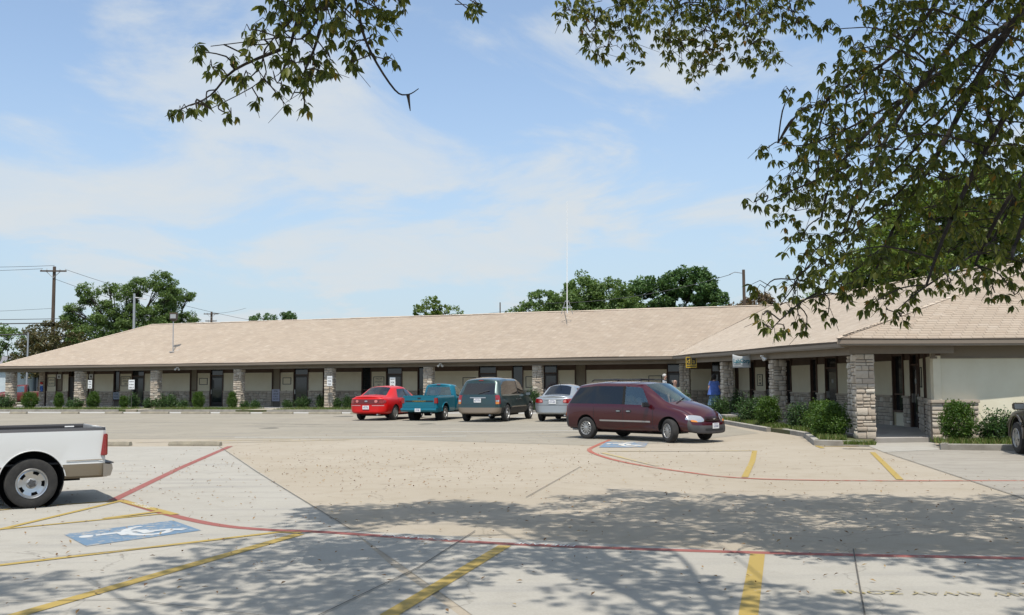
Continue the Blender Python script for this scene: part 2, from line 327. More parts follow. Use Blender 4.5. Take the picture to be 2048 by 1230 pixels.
# ------------------------------------------------------------------ site frames
L0 = Vector((-36.49, 70.30)); C0 = Vector((8.97, 56.0)); U = (C0-L0).normalized(); Nn = Vector((-U.y, U.x)); SLEN = (C0-L0).length
E0 = Vector((9.84, 31.0)); W = (E0-C0).normalized(); Mm = Vector((-W.y, W.x))
def MP(s, o, z=0): p = L0+U*s+Nn*o; return Vector((p.x, p.y, z))          # main range: along the eave, back from the eave
def WP(s, o, z=0): p = C0+W*s+Mm*o; return Vector((p.x, p.y, z))          # wing
Q0 = Vector((12.739, 58.379))
def QP(s, o, z=0): p = Q0+W*s+Mm*o; return Vector((p.x, p.y, z))          # wing wall, o>0 into the building
def zeM(s): return 2.99+.14*s/SLEN
def zeW(s): return 3.13-.22*min(s, 28.8)/25
N0 = Vector((8.84, 27.2)); E1 = WP(26.2, 0)
FR = Vector((26, 27.65))

# ------------------------------------------------------------------ ground
def sheet(name, poly, z, m, kind='structure', parent=None):
    mb = MB(); mb.add([(x, y, z) for x, y in poly], [tuple(range(len(poly)))]); o = mb.build(name, m, parent, fix=False)
    if o.data.polygons[0].normal.z < 0: o.data.flip_normals()
    if kind: o['kind'] = kind
    return o
sheet('ground', [(-700, -60), (700, -60), (700, 1200), (-700, 1200)], -.03, M_grass)
sheet('parking_lot', [(-60, -20), (45, -20), (45, 49), (0, 58.0), (-33, 64.5), (-60, 69)], 0, M_tan)
sheet('asphalt_lane', [(-60, 33), (-14, 32.2), (-4, 31.2), (2.2, 27.5), (4.5, 28.6), (8.2, 33.5), (8.3, 45), (4.2, 53), (-31, 60.6), (-60, 66)], .004, M_asph)
sheet('gutter_strip', [(-60, 66.2), (-31, 60.8), (-12.3, 57.0), (1.5, 54.2), (1.9, 55.9), (-9.3, 58.5), (-32, 63.2), (-60, 69)], .008, M_white_c)
sheet('left_pavement', [(-40, 28.6), (-8.2, 28.1), (-1.96, 12.2), (-1.2, 9.9), (.6, 5), (1.5, 1), (-40, 1)], .004, M_light)
sheet('front_pavement', [(-1.93, 12.1), (2.44, 10.55), (8, 9.8), (30, 8.2), (30, -20), (1.6, -20), (1.6, 1), (.7, 5), (-1.1, 9.9)], .0045, M_light)
sheet('right_pavement', [(9.0, 24.45), (7.55, 14.94), (6.6, 11.3), (40, 10.5), (40, 26.4), (12.6, 24.6), (10.7, 25.2), (11.87, 28.4), (9.4, 26.5)], .004, M_gray)
sheet('entrance_ramp', [(9.35, 26.3), (9.0, 24.45), (10.68, 25.2), (11.75, 28.2), (9.7, 28.2)], .009, M_light)
def stripe(name, pts, w, z, m, label=None):
    mb = MB(); n = len(pts); P = [Vector(p) for p in pts]; vs = []
    ws = w if hasattr(w, '__len__') else [w]*n
    for i in range(n):
        t = (P[min(i+1, n-1)]-P[max(i-1, 0)]).normalized(); q = Vector((-t.y, t.x))*ws[i]/2
        vs += [(P[i].x+q.x, P[i].y+q.y, z), (P[i].x-q.x, P[i].y-q.y, z)]
    mb.add(vs, [(2*i, 2*i+1, 2*i+3, 2*i+2) for i in range(n-1)])
    o = mb.build(name, m, fix=False)
    for p in o.data.polygons:
        if p.normal.z < 0: o.data.flip_normals(); break
    o['kind'] = 'structure'; return o
def smooth_line(pts, k=5):
    out = []
    for i in range(len(pts)-1):
        p0, p1, p2, p3 = [Vector(pts[j]) for j in (max(i-1, 0), i, i+1, min(i+2, len(pts)-1))]
        for a in range(k):
            t = a/k; out.append(.5*((2*p1)+(p2-p0)*t+(2*p0-5*p1+4*p2-p3)*t*t+(3*p1-p0-3*p2+p3)*t**3))
    out.append(Vector(pts[-1])); return out
ZP = .0075
stripe('fire_lane_line', smooth_line([(-6.01, 15.41), (-4.73, 13.76), (-3.73, 12.68), (-3.0, 12.23), (-2.16, 11.97), (-.14, 11.10), (2.44, 10.45), (5.04, 10.03), (9, 9.5)]), .15, ZP, M_red)
stripe('fire_lane_line', [(-6.06, 15.3), (-6.9, 20.8), (-7.86, 28.02)], .15, ZP+.001, M_red)
stripe('far_fire_lane_line', smooth_line([(2.91, 30.13), (2.3, 27.6), (1.95, 25.68), (2.1, 23.6), (2.51, 21.62), (3.3, 19.6), (4.19, 18.23), (6.0, 17.7), (8.87, 17.53), (13, 17.2)]), .12, ZP, M_red_old)
YL = [((-2.50, 11.85), (-3.80, 7.86), (-5.4, 3)), ((-.09, 10.95), (-.94, 7.79), (-2.2, 3)), ((2.49, 10.35), (1.78, 7.73), (.6, 3)), ((5.2, 9.9), (4.6, 7.5), (3.4, 3))]
for a in YL: stripe('parking_line', a, .145, ZP+.002, M_yel)
stripe('parking_line', [(-5.6, 9.75), (-5.02, 9.94), (-2.78, 12.0), (-2.5, 11.95)], .10, ZP+.003, M_yel)
stripe('hatched_line', [(-8, 11.2), (-6.25, 12.35), (-4.82, 13.66), (-4.65, 13.75)], .08, ZP+.003, M_yel)
stripe('hatched_line', [(-8.5, 8.3), (-6.25, 12.35), (-5.91, 15.22)], .09, ZP+.004, M_yel)
stripe('hatched_line', [(-5.95, 15.3), (-4.55, 13.62)], .13, ZP+.005, M_yel)
stripe('hatched_line', [(-8.5, 12.6), (-6.9, 14.6), (-5.95, 15.25)], .09, ZP+.003, M_yel)
stripe('hatched_line', [(-5.35, 13.25), (-4.85, 14.0)], .12, ZP+.006, M_yel)
for a in ([(2.38, 25.28), (4.2, 25.2), (6.03, 25.19)], [(6.05, 25.2), (5.2, 21.9), (4.23, 18.42)], [(8.73, 24.47), (7.8, 21.2), (6.83, 17.82)], [(2.2, 24.8), (3.0, 20.9)], [(9.35, 26.6), (8.1, 26.7)]):
    stripe('far_parking_line', a, .12, ZP+.002, M_yel_old if a[0][1] < 25.4 and a[0][0] < 3 else M_yel)
stripe('far_parking_line', [(12.3, 24.6), (13.0, 22.3), (13.6, 20)], .12, ZP+.002, M_yel)
stripe('far_parking_line', [(8.13, 26.95), (8.0, 26.0)], .12, ZP+.002, M_yel)
for a in ([(-11.2, 29.9), (-9.6, 30.6), (-6.8, 31.0)], [(-9.2, 29.4), (-5, 30.9)]): stripe('far_parking_line', a, .12, ZP+.002, M_yel_old)
stripe('edge_line', [(-9, 32.6), (-4.5, 32.3), (-1.5, 32.6)], .10, ZP, M_whp)
stripe('edge_line', [(-2.5, 35.4), (0, 35.6), (3, 35.9)], .10, ZP, M_whp)
for x in (-2.9, -.2, 2.5): stripe('stall_line', [(x-.9, 45.2), (x+.7, 49.6)], .10, ZP, M_whp)
for a in ([(-8.2, 28.1), (-5, 19.8), (-1.96, 12.2)], [(9.0, 24.45), (7.55, 14.94), (6.9, 12.4)], [(-7.2, 8.6), (-2.2, 12.1), (-1.9, 12.25)], [(-.45, 12.0), (-.9, 9.7), (-1.7, 7.0), (-2.8, 3)], [(3.55, 10.6), (2.65, 7.7), (1.2, 3)], [(1.4, 20.8), (.2, 15.4)], [(-8.5, 8.0), (-3.2, 8.35), (-1.6, 7.6), (5, 6.6)]):
    stripe('slab_joint', a, .013, ZP+.0085, M_joint)
M_tyre = paint_mat('tyre_mark', (.20, .185, .155), (.36, .325, .265), .66, 3)
for a in ([(-11, 41), (-5, 39.4), (1.5, 38.9), (5, 40.2)], [(-11, 42.6), (-5, 41.0), (1.6, 40.4), (5.2, 42)], [(-24, 47), (-14, 44.5), (-8, 42.2)], [(-6, 35.6), (0, 34.2), (4.8, 35.4)]):
    stripe('tyre_mark', smooth_line(a), .16, .0068, M_tyre)
M_oil = paint_mat('oil_stain', (.17, .155, .125), (.36, .325, .265), .55, 3)
for x, y, r_ in ((-5.2, 49, .5), (-1.0, 48.2, .6), (-8.6, 51.5, .5), (3.1, 46.9, .5), (-3.6, 42.0, .35), (-9.4, 39.0, .35)):
    sheet('oil_stain', [(x+r_*(1+.25*math.sin(3*t+x))*math.cos(t), y+r_*(1.6+.3*math.cos(2*t+y))*math.sin(t)) for t in np.linspace(0, 2*math.pi, 20, endpoint=False)], .0064, M_oil)
def access_symbol(P, ex, ey, mb_, mw, z, worn_name):
    """wheelchair symbol: P corner, ex/ey side vectors of the blue rectangle; figure's feet point along -ex"""
    P, ex, ey = Vector(P), Vector(ex), Vector(ey)
    def T(a, b): q = P+ex*a+ey*b; return (q.x, q.y)
    sheet(worn_name, [T(0, 0), T(1, 0), T(1, 1), T(0, 1)], z, mb_)
    def band(pts, w):
        q = []
        for i, p in enumerate(pts):
            a = Vector(pts[max(i-1, 0)]); b = Vector(pts[min(i+1, len(pts)-1)]); t = (b-a).normalized(); nn = Vector((-t.y, t.x))*w/2; q.append((Vector(p)+nn, Vector(p)-nn))
        return q
    mb = MB(); nonlocal_z = [0]
    def draw(pts, w):
        q = band(pts, w); nonlocal_z[0] += .0006; vs = [(*T(v.x, v.y), z+.002+nonlocal_z[0]) for pr in q for v in pr]; mb.add(vs, [(2*i, 2*i+1, 2*i+3, 2*i+2) for i in range(len(q)-1)])
    arc = [(.36+.24*1.0*math.cos(t)*.8, .50+.34*math.sin(t)) for t in np.linspace(R(-150), R(95), 18)]
    draw(arc, .085); draw([(.80, .62), (.66, .60), (.42, .56)], .10); draw([(.42, .56), (.40, .30)], .10); draw([(.42, .40), (.22, .36), (.10, .20)], .09); draw([(.60, .60), (.60, .36)], .07)
    hd = [(.88+.06*math.cos(t), .63+.09*math.sin(t)) for t in np.linspace(0, 2*math.pi, 14)]
    mb.add([(*T(a, b), z+.002) for a, b in hd], [tuple(range(14))])
    o = mb.build('access_symbol', mw, fix=False); o['kind'] = 'structure'
    for p in o.data.polygons:
        if p.normal.z < 0: o.data.flip_normals(); break
access_symbol((-3.75, 12.18), (-.90, -1.13), (-.64, .88), M_blue, paint_mat('symbol_white', (.56, .57, .56), (.33, .38, .42), .52), ZP+.001, 'accessible_bay_marking')
access_symbol((3.51, 26.70), (-1.22, .05), (.42, 2.4), M_blue_old, paint_mat('symbol_white_old', (.62, .60, .55), TAN1, .55), ZP+.001, 'far_accessible_bay_marking')
def ground_text(s, P, ang, size, m, name):
    o = text(name, s, size, Matrix.Translation((P[0], P[1], ZP+.006)) @ Matrix.Rotation(ang, 4, 'Z'), m, ext=.0005); o['kind'] = 'structure'
ground_text('NO PARKING', (-1.10, 11.53), R(157), .15, M_whp, 'fire_lane_lettering')
ground_text('FIRE LANE', (.35, 10.99), R(162), .15, M_whp, 'fire_lane_lettering')
ground_text('FIRE LANE', (-5.35, 14.62), R(128), .15, M_whp, 'fire_lane_lettering')
ground_text('TOW AWAY ZONE', (3.55, 8.42), R(174), .20, paint_mat('tow_yellow', (.36, .29, .12), (.43, .40, .345), .74, 9), 'tow_away_lettering')

# kerbs and planting beds
def kerb(name, pts, w=.16, h=.15):
    P = [Vector(p) for p in pts]; mb = MB(); n = len(P)
    sec = []
    for i in range(n):
        t = (P[min(i+1, n-1)]-P[max(i-1, 0)]).normalized(); q = Vector((-t.y, t.x))
        sec.append([(P[i].x, P[i].y, -.02), (P[i].x, P[i].y, h-.015), (P[i].x+q.x*.02, P[i].y+q.y*.02, h), (P[i].x+q.x*w, P[i].y+q.y*w, h), (P[i].x+q.x*w, P[i].y+q.y*w, -.02)])
    vs = [v for s_ in sec for v in s_]
    mb.add(vs, [(i*5+k, i*5+k+1, (i+1)*5+k+1, (i+1)*5+k) for i in range(n-1) for k in range(4)]+[(4, 3, 2, 1, 0), tuple((n-1)*5+k for k in range(5))])
    o = mb.build(name, M_kerb); o['kind'] = 'structure'; return o
def prism(name, poly, z0, z1, m, parent=None, kind=None):
    n = len(poly); mb = MB(); mb.add([(x, y, z0) for x, y in poly]+[(x, y, z1) for x, y in poly], [tuple(range(n)), tuple(range(n, 2*n))]+[(i, (i+1) % n, n+(i+1) % n, n+i) for i in range(n)])
    o = mb.build(name, m, parent)
    if kind: o['kind'] = kind
    return o
kerb('kerb', [(-46, 66.2), (-32, 63.2), (-24.2, 61.6)]); kerb('kerb', [(-22.9, 61.4), (-16.2, 60.0)]); kerb('kerb', [(-14.6, 59.65), (-9.3, 58.5), (1.9, 55.9), (6.2, 53.6), (8.0, 49.5), (8.52, 40.57), (8.65, 34.3)])
kerb('kerb', [(8.95, 33.4), (9.0, 31.15), (8.12, 27.15)][::1]); kerb('kerb', [(8.12, 27.15), (8.7, 26.78), (9.35, 26.45)])
kerb('kerb', [(11.87, 28.0), (10.71, 25.2)][::1]); kerb('kerb', [(10.71, 25.2), (12.53, 24.7), (17, 24.2)])
bedL = [(-46, 66.4), (-32, 63.4), (1.9, 56.1), (6.3, 53.8), (8.2, 49.5), (8.7, 40.6), (8.8, 34.3), (9.1, 31.2), (8.3, 27.2), (9.35, 26.6)]
prism('planting_bed', bedL+[(9.9, 27.6), (9.75, 50), (9, 56.2), (-37, 70.6), (-46, 73)], -.02, .128, M_soil, kind='structure')
prism('planting_bed', [(10.85, 25.3), (12.53, 24.8), (18, 24.3), (18, 27.4), (11.9, 28.0)], -.02, .128, M_soil, kind='structure')
walk = [MP(-6, -.3), MP(SLEN-.3, -.3), WP(26.5, .3), (9.55, 27.85), (11.85, 28.2), (14, 34), (13, 60), MP(47, 8), MP(-6, 8)]
prism('walkway', [(p[0], p[1]) for p in walk], -.02, .14, M_walk, kind='structure')
prism('entry_walk', [(-24.0, 61.7), (-23.0, 61.4), (-21.0, 66.3), (-22.4, 66.6)], -.02, .145, M_tan, kind='structure')
prism('entry_walk', [(-16.1, 60.1), (-14.7, 59.8), (-12.9, 63.9), (-14.4, 64.3)], -.02, .145, M_tan, kind='structure')
prism('porch_landing', [(8.9, 42), (13, 42), (12.6, 60.5), tuple(MP(46, 5).xy), tuple(MP(44, .2).xy), (9.2, 54.5)], .1, .30, M_walk, kind='structure')
sheet('side_street', [(-140, 72), (-37.5, 92), (-34, 98), (-140, 80)], .02, M_asph)

# ------------------------------------------------------------------ building
bld = empty('office_building', (0, 0, 0)); tag(bld, 'long single-storey cream office building with limestone pillars and a shingled hip roof', 'building')
# roof planes: eave a->b, top polygon given as list of 3-D points
A0 = Vector((*MP(0, 0).xy, 2.99)); B0 = Vector((*C0, 3.13)); E1v = Vector((E1.x, E1.y, 2.915)); NV = Vector((N0.x, N0.y, 2.90)); FRv = Vector((FR.x, FR.y, 2.88))
RL = MP(8.2, 6.5, 6.09); J = Vector((15.81, 60.66, 6.30)); K = Vector((19.5, 33.5, 6.20)); K2 = Vector((26, 33.2, 6.2))
BK0 = MP(0, 13, 2.95); BK1 = MP(60, 13, 3.0); WE1 = Vector((24.5, 36, 3)); WE0 = Vector((23, 60, 3))
roof = empty('roof'); roof.parent = bld
def quad_deck(name, pts):
    mb = MB(); n = len(pts); lo = [Vector(p)-Vector((0, 0, .10)) for p in pts]
    mb.add([tuple(p) for p in pts]+[tuple(p) for p in lo], [tuple(range(n)), tuple(range(2*n-1, n-1, -1))]+[(i, (i+1) % n, n+(i+1) % n, n+i) for i in range(n)])
    o = mb.build(name, M_deck, roof); return o
down = Vector((0, 0, .06))
planes = {'main': [A0, B0, J, RL], 'wing': [B0, E1v, NV, K, J], 'front': [NV, FRv, K2, K], 'left': [BK0, A0, RL]}
TRI = {k: [(p[0], p[i], p[i+1]) for i in range(1, len(p)-1)] for k, p in planes.items()}; TRI['wing'] = [(K, J, B0), (K, B0, E1v), (K, E1v, NV)]
for k in planes:
    for t in TRI[k]: quad_deck('roof_deck', [q-down for q in t])
quad_deck('roof_deck', [RL-down, J-down, BK1-down, BK0-down]); quad_deck('roof_deck', [J-down, K-down, WE1-down, WE0-down]); quad_deck('roof_deck', [K-down, K2-down, Vector((26, 39, 3)), WE1-down])
def plane_z(P, a, b, c):
    n = (b-a).cross(c-a); return a.z-(n.x*(P[0]-a.x)+n.y*(P[1]-a.y))/n.z
TABW, EXPO = .305, .135
def shingle_rows(pts, eave_n=1, refpl=None):
    """yield shingle quads (4 corner points) over a roof polygon whose first edge (or first eave_n edges) is the eave"""
    a, b = pts[0], pts[1]; ax = (b-a).normalized(); nrm = (b-a).cross(pts[-1]-a).normalized()
    if nrm.z < 0: nrm = -nrm
    ay = nrm.cross(ax)
    if ay.z < 0: ay = -ay
    P2 = [((p-a).dot(ax), (p-a).dot(ay)) for p in pts]; H = max(p[1] for p in P2); mn = min(p[1] for p in P2)
    out = []; v = mn-.02; row = 0
    while v < H:
        vm = v+EXPO*.5; xs = []
        for i in range(len(P2)):
            (x0, y0), (x1, y1) = P2[i], P2[(i+1) % len(P2)]
            if (y0-vm)*(y1-vm) < 0: xs.append(x0+(x1-x0)*(vm-y0)/(y1-y0))
        if len(xs) >= 2:
            xa, xb = min(xs), max(xs); x = xa-(row*.37 % 1)*TABW
            while x < xb:
                l, r = max(x, xa), min(x+TABW-.008, xb)
                if r-l > .03: out.append((l, r, v, row))
                x += TABW
        v += EXPO; row += 1
    return a, ax, ay, nrm, out
SH = []
for k in ('main', 'wing', 'front', 'left'):
    a, ax, ay, nrm, out = shingle_rows(planes[k])
    o = np.array([(l, r, v) for l, r, v, _ in out]); n = len(o)
    A_, AX, AY, NR = (np.array(t) for t in (a, ax, ay, nrm))
    jit = rng.uniform(-.004, .004, n); th = rng.uniform(.003, .0065, n)*(.3 if k == 'wing' else 1)
    def P(x, y, h): return A_+np.outer(x, AX)+np.outer(y, AY)+np.outer(h, NR)
    l, r, v = o.T; vb = v+jit
    # wedge: butt edge proud at the bottom, tucked in at the top
    V = np.stack([P(l, vb, th), P(r, vb, th), P(r, v+EXPO+.03, th*0-.0015), P(l, v+EXPO+.03, th*0-.0015), P(l, vb, th*0-.004), P(r, vb, th*0-.004)], 1)
    # gentle waviness of the deck
    # follow the (slightly twisted) deck surface
    tr = TRI[k]
    X, Y = V[..., 0].mean(1), V[..., 1].mean(1); best = np.full(n, -1e9); pl = np.zeros((n, 3)); base = None
    for (p, q, s_) in tr:
        d = (q.x-p.x)*(s_.y-p.y)-(s_.x-p.x)*(q.y-p.y); b1 = ((X-p.x)*(s_.y-p.y)-(s_.x-p.x)*(Y-p.y))/d; b2 = ((q.x-p.x)*(Y-p.y)-(X-p.x)*(q.y-p.y))/d
        ins = np.minimum(np.minimum(b1, b2), 1-b1-b2); nn = (q-p).cross(s_-p); m_ = ins > best; best = np.where(m_, ins, best)
        pl[m_] = (-nn.x/nn.z, -nn.y/nn.z, p.z+(nn.x*p.x+nn.y*p.y)/nn.z)
    V[..., 2] += (pl[:, 0:1]*V[..., 0]+pl[:, 1:2]*V[..., 1]+pl[:, 2:3])-(a.z-(nrm.x*(V[..., 0]-a.x)+nrm.y*(V[..., 1]-a.y))/nrm.z)
    w = np.sin(V[..., 0]*.9+V[..., 1]*.5)*.012+np.sin(V[..., 0]*.31)*.01; V[..., 2] += w
    SH.append((k, V))
allV = np.concatenate([v for _, v in SH]); ctr = allV.mean(1); dist = np.hypot(ctr[:, 0], ctr[:, 1]); vis = (np.abs(ctr[:, 0]/ctr[:, 1]) < .512)
order = np.argsort(np.where(vis, dist, 1e6))[:300]; far = np.ones(len(allV), bool); far[order] = False
QF = np.array([(0, 1, 2, 3), (4, 5, 1, 0), (0, 3, 4, 4), (1, 5, 2, 2)])
QF = np.array([(0, 1, 2, 3), (4, 5, 1, 0)])
fv = allV[far]; n = len(fv)
o = np_mesh('shingles', fv.reshape(-1, 3), (QF[None]+np.arange(n)[:, None, None]*6).reshape(-1, 4), M_shingle, roof); o['kind'] = 'stuff'
for i in order:
    c = allV[i].mean(0); s_ = np_mesh('shingle', allV[i]-c, QF, M_shingle, roof); s_.location = c
# hip and valley caps
def strip_cap(name, a, b, w=.13, h=.035, n=None, m=M_shingle, lift=.02):
    a, b = Vector(a), Vector(b); d = (b-a); n = n or max(2, int(d.length/.28)); t = d.normalized(); q = Vector((-t.y, t.x, 0)).normalized(); mb = MB()
    for i in range(n):
        p0 = a+d*(i/n); p1 = a+d*((i+1.08)/n); up = Vector((0, 0, lift+.012)); u2 = Vector((0, 0, lift))
        mb.add([p0+q*w-Vector((0, 0, h))+up, p0+up, p0-q*w-Vector((0, 0, h))+up, p1+q*w-Vector((0, 0, h))+u2, p1+u2, p1-q*w-Vector((0, 0, h))+u2], [(0, 1, 4, 3), (1, 2, 5, 4)])
    return mb.build(name, m, roof, fix=False)
strip_cap('ridge_cap', RL, J, .14, .05, 60); strip_cap('ridge_cap', J, K, .14, .05, 60); strip_cap('ridge_cap', A0, RL, .13, .06); strip_cap('ridge_cap', NV, K, .09, .022, lift=.006)
mb = MB(); mb.tube([B0+Vector((.12, .1, .02)), B0.lerp(J, .5)+Vector((0, 0, -.005)), J], .022, 5); mb.build('valley_seam', mat('valley_seam', (.22, .18, .14), .9), roof)
# fascia, drip edge, soffit, beam
def run_board(name, pts, off0, off1, z0, z1, m, parent=bld, close=False):
    """board along a polyline of eave points; offsets measured inwards (left of travel)"""
    P = [Vector(p) for p in pts]; n = len(P); mb = MB(); sec = []
    for i in range(n):
        d0 = (P[i]-P[i-1]).xy.normalized() if i else (P[1]-P[0]).xy.normalized(); d1 = (P[i+1]-P[i]).xy.normalized() if i < n-1 else d0
        nn = (Vector((-d0.y, d0.x))+Vector((-d1.y, d1.x))).normalized(); c = max(.35, nn.dot(Vector((-d0.y, d0.x))))
        f = lambda o_, z_: (P[i].x+nn.x*o_/c, P[i].y+nn.y*o_/c, P[i].z+z_); sec.append([f(off0, z0), f(off1, z0), f(off1, z1), f(off0, z1)])
    mb.add([v for s_ in sec for v in s_], [(i*4+k, i*4+(k+1) % 4, (i+1)*4+(k+1) % 4, (i+1)*4+k) for i in range(n-1) for k in range(4)]+[(3, 2, 1, 0), tuple((n-1)*4+k for k in range(4))])
    return mb.build(name, m, parent)
EV = [A0, B0, E1v, NV, FRv]; EVL = [BK0, A0]
subd = []
for a, b in zip(EV[:-1], EV[1:]):
    k = max(1, int((b-a).length/3.2))
    for i in range(k): p = a.lerp(b, i/k); p.z += (math.sin(p.x*1.7+p.y)*.012 if i else 0); subd.append(p)
subd.append(EV[-1])
run_board('fascia', subd, .02, .06, -.20, -.035, M_fascia); run_board('drip_edge', subd, -.012, .03, -.035, -.008, mat('drip_shingle_edge', (.16, .12, .09), .9))
run_board('fascia', EVL, .02, .06, -.20, -.035, M_fascia)
run_board('beam', [MP(-.2, .5, zeM(0)), Vector((*(C0+Nn*.5+Mm*.1), 3.13)), Vector((*(Vector(E1.xy)+Mm*.35), 2.92)), Vector((9.35, 27.75, 2.9)), Vector((12.2, 27.65, 2.9))], 0, .32, -.42, -.18, M_fascia)
run_board('beam', [MP(.25, 12.5, 2.99), MP(.25, .55, 2.99)], -.0, .3, -.42, -.18, M_fascia)
def soffit(pts, z):
    mb = MB(); n = len(pts); mb.add([(p[0], p[1], z_) for p, z_ in zip(pts, z)]+[(p[0], p[1], z_+.04) for p, z_ in zip(pts, z)], [tuple(range(n)), tuple(range(n, 2*n))]+[(i, (i+1) % n, n+(i+1) % n, n+i) for i in range(n)]); mb.build('soffit', M_soffit, bld)
soffit([MP(0.03, .06), (C0+Nn*.06+Mm*.06), MP(SLEN+6, 9), MP(.05, 9)], [2.78, 2.92, 2.92, 2.78])
soffit([(C0+Mm*.065), (Vector(E1.xy)+Mm*.065), (8.92, 27.27), (26, 27.72), (26, 34), tuple(QP(0, 3).xy)], [2.925, 2.71, 2.695, 2.68, 2.7, 2.925])

# stone work
STONES = []                      # (corner array 8x3, parent key)
def ashlar(w, h, rs, smin=.09, smax=.20, lmin=.16, lmax=.46):
    out = []; z = 0
    while z < h-.02:
        ch = min(rs.uniform(smin, smax), h-z)
        if h-z-ch < .06: ch = h-z
        x = 0
        while x < w-.01:
            cw = rs.uniform(lmin, lmax)
            if w-x-cw < .09: cw = w-x
            if ch > .15 and rs.random() < .3: c = ch*rs.uniform(.4, .6); out += [(x, x+cw, z, z+c), (x, x+cw, z+c, z+ch)]
            else: out.append((x, x+cw, z, z+ch))
            x += cw
        z += ch
    return out
def stone_face(P, ax, nv, w, h, rs, proud=.03, key=None, **kw):
    """lay stones on a vertical face with lower-left corner P, horizontal direction ax, outward normal nv"""
    P, ax, nv = Vector(P), Vector((ax[0], ax[1], 0)), Vector((nv[0], nv[1], 0))
    for (x0, x1, z0, z1) in ashlar(w, h, rs, **kw):
        g = rs.uniform(.006, .013); pr = proud*rs.uniform(.35, 1.6); b_ = min(.018, (x1-x0)*.2, (z1-z0)*.2)
        V = []
        for (x, z) in ((x0+g, z0+g), (x1-g, z0+g), (x1-g, z1-g), (x0+g, z1-g)): V.append(P+ax*x+Vector((0, 0, z))-nv*.01)
        for (x, z) in ((x0+g, z0+g), (x1-g, z0+g), (x1-g, z1-g), (x0+g, z1-g)): V.append(P+ax*(x+rs.uniform(-.003, .003))+Vector((0, 0, z))+nv*pr*.55)
        for (x, z) in ((x0+g+b_, z0+g+b_), (x1-g-b_, z0+g+b_), (x1-g-b_, z1-g-b_), (x0+g+b_, z1-g-b_)): V.append(P+ax*(x+rs.uniform(-.008, .008))+Vector((0, 0, z+rs.uniform(-.006, .006)))+nv*(pr+rs.uniform(0, .014)))
        STONES.append((np.array([tuple(v) for v in V]), key))
SF = np.array([(0, 1, 5, 4), (1, 2, 6, 5), (2, 3, 7, 6), (3, 0, 4, 7), (4, 5, 9, 8), (5, 6, 10, 9), (6, 7, 11, 10), (7, 4, 8, 11), (8, 9, 10, 11)])
rs = random.Random(3)
def pillar(c, ax, h, w=.46, d=.46, big=False, faces=(1, 1, 1, 1)):
    """c: centre xy, ax: unit vector of its face; h height"""
    ax = Vector((ax[0], ax[1])).normalized(); ay = Vector((-ax.y, ax.x)); c = Vector((c[0], c[1])); mb = MB()
    T = lambda x, y, z: (c.x+ax.x*x+ay.x*y, c.y+ax.y*x+ay.y*y, z)
    mb.obox(T, -w/2, w/2, -d/2, d/2, .1, .1+h); core = mb.build('pillar', M_mortar, bld)
    kw = dict(smin=.13, smax=.24, lmin=.16, lmax=.36) if big else dict(smin=.10, smax=.22, lmin=.18, lmax=.4)
    e = .03
    if faces[0]: stone_face(T(-w/2-e, -d/2, .12), ax, -ay, w+2*e, h-.03, rs, key=core, **kw)
    if faces[1]: stone_face(T(w/2, -d/2, .12), ay, ax, d, h-.03, rs, key=core, **kw)
    if faces[2]: stone_face(T(w/2+e, d/2, .12), -ax, ay, w+2*e, h-.03, rs, key=core, **kw)
    if faces[3]: stone_face(T(-w/2, d/2, .12), -ay, -ax, d, h-.03, rs, key=core, **kw)
    return core
for s in (1.0, 6.9, 13.06, 19.42, 25.99, 32.7, 39.61): pillar(MP(s, .72), U, zeM(s)-.42-.10, .50, .50)
pillar(MP(2.6, 4.2), U, 2.5, .5, .9)
pillar(MP(48.25, .62), U, zeM(48)-.53, .50, .50)
for s in (9.59, 17.4): pillar(WP(s, .65), (-W.x, -W.y), zeW(s)-.53, .50, .46, big=True)
pillar(WP(25.2, .72), (-W.x, -W.y), 2.40, .36, .34, big=True)
pillar((9.80, 28.05), (1, -.05), 2.385, .46, .44, big=True)

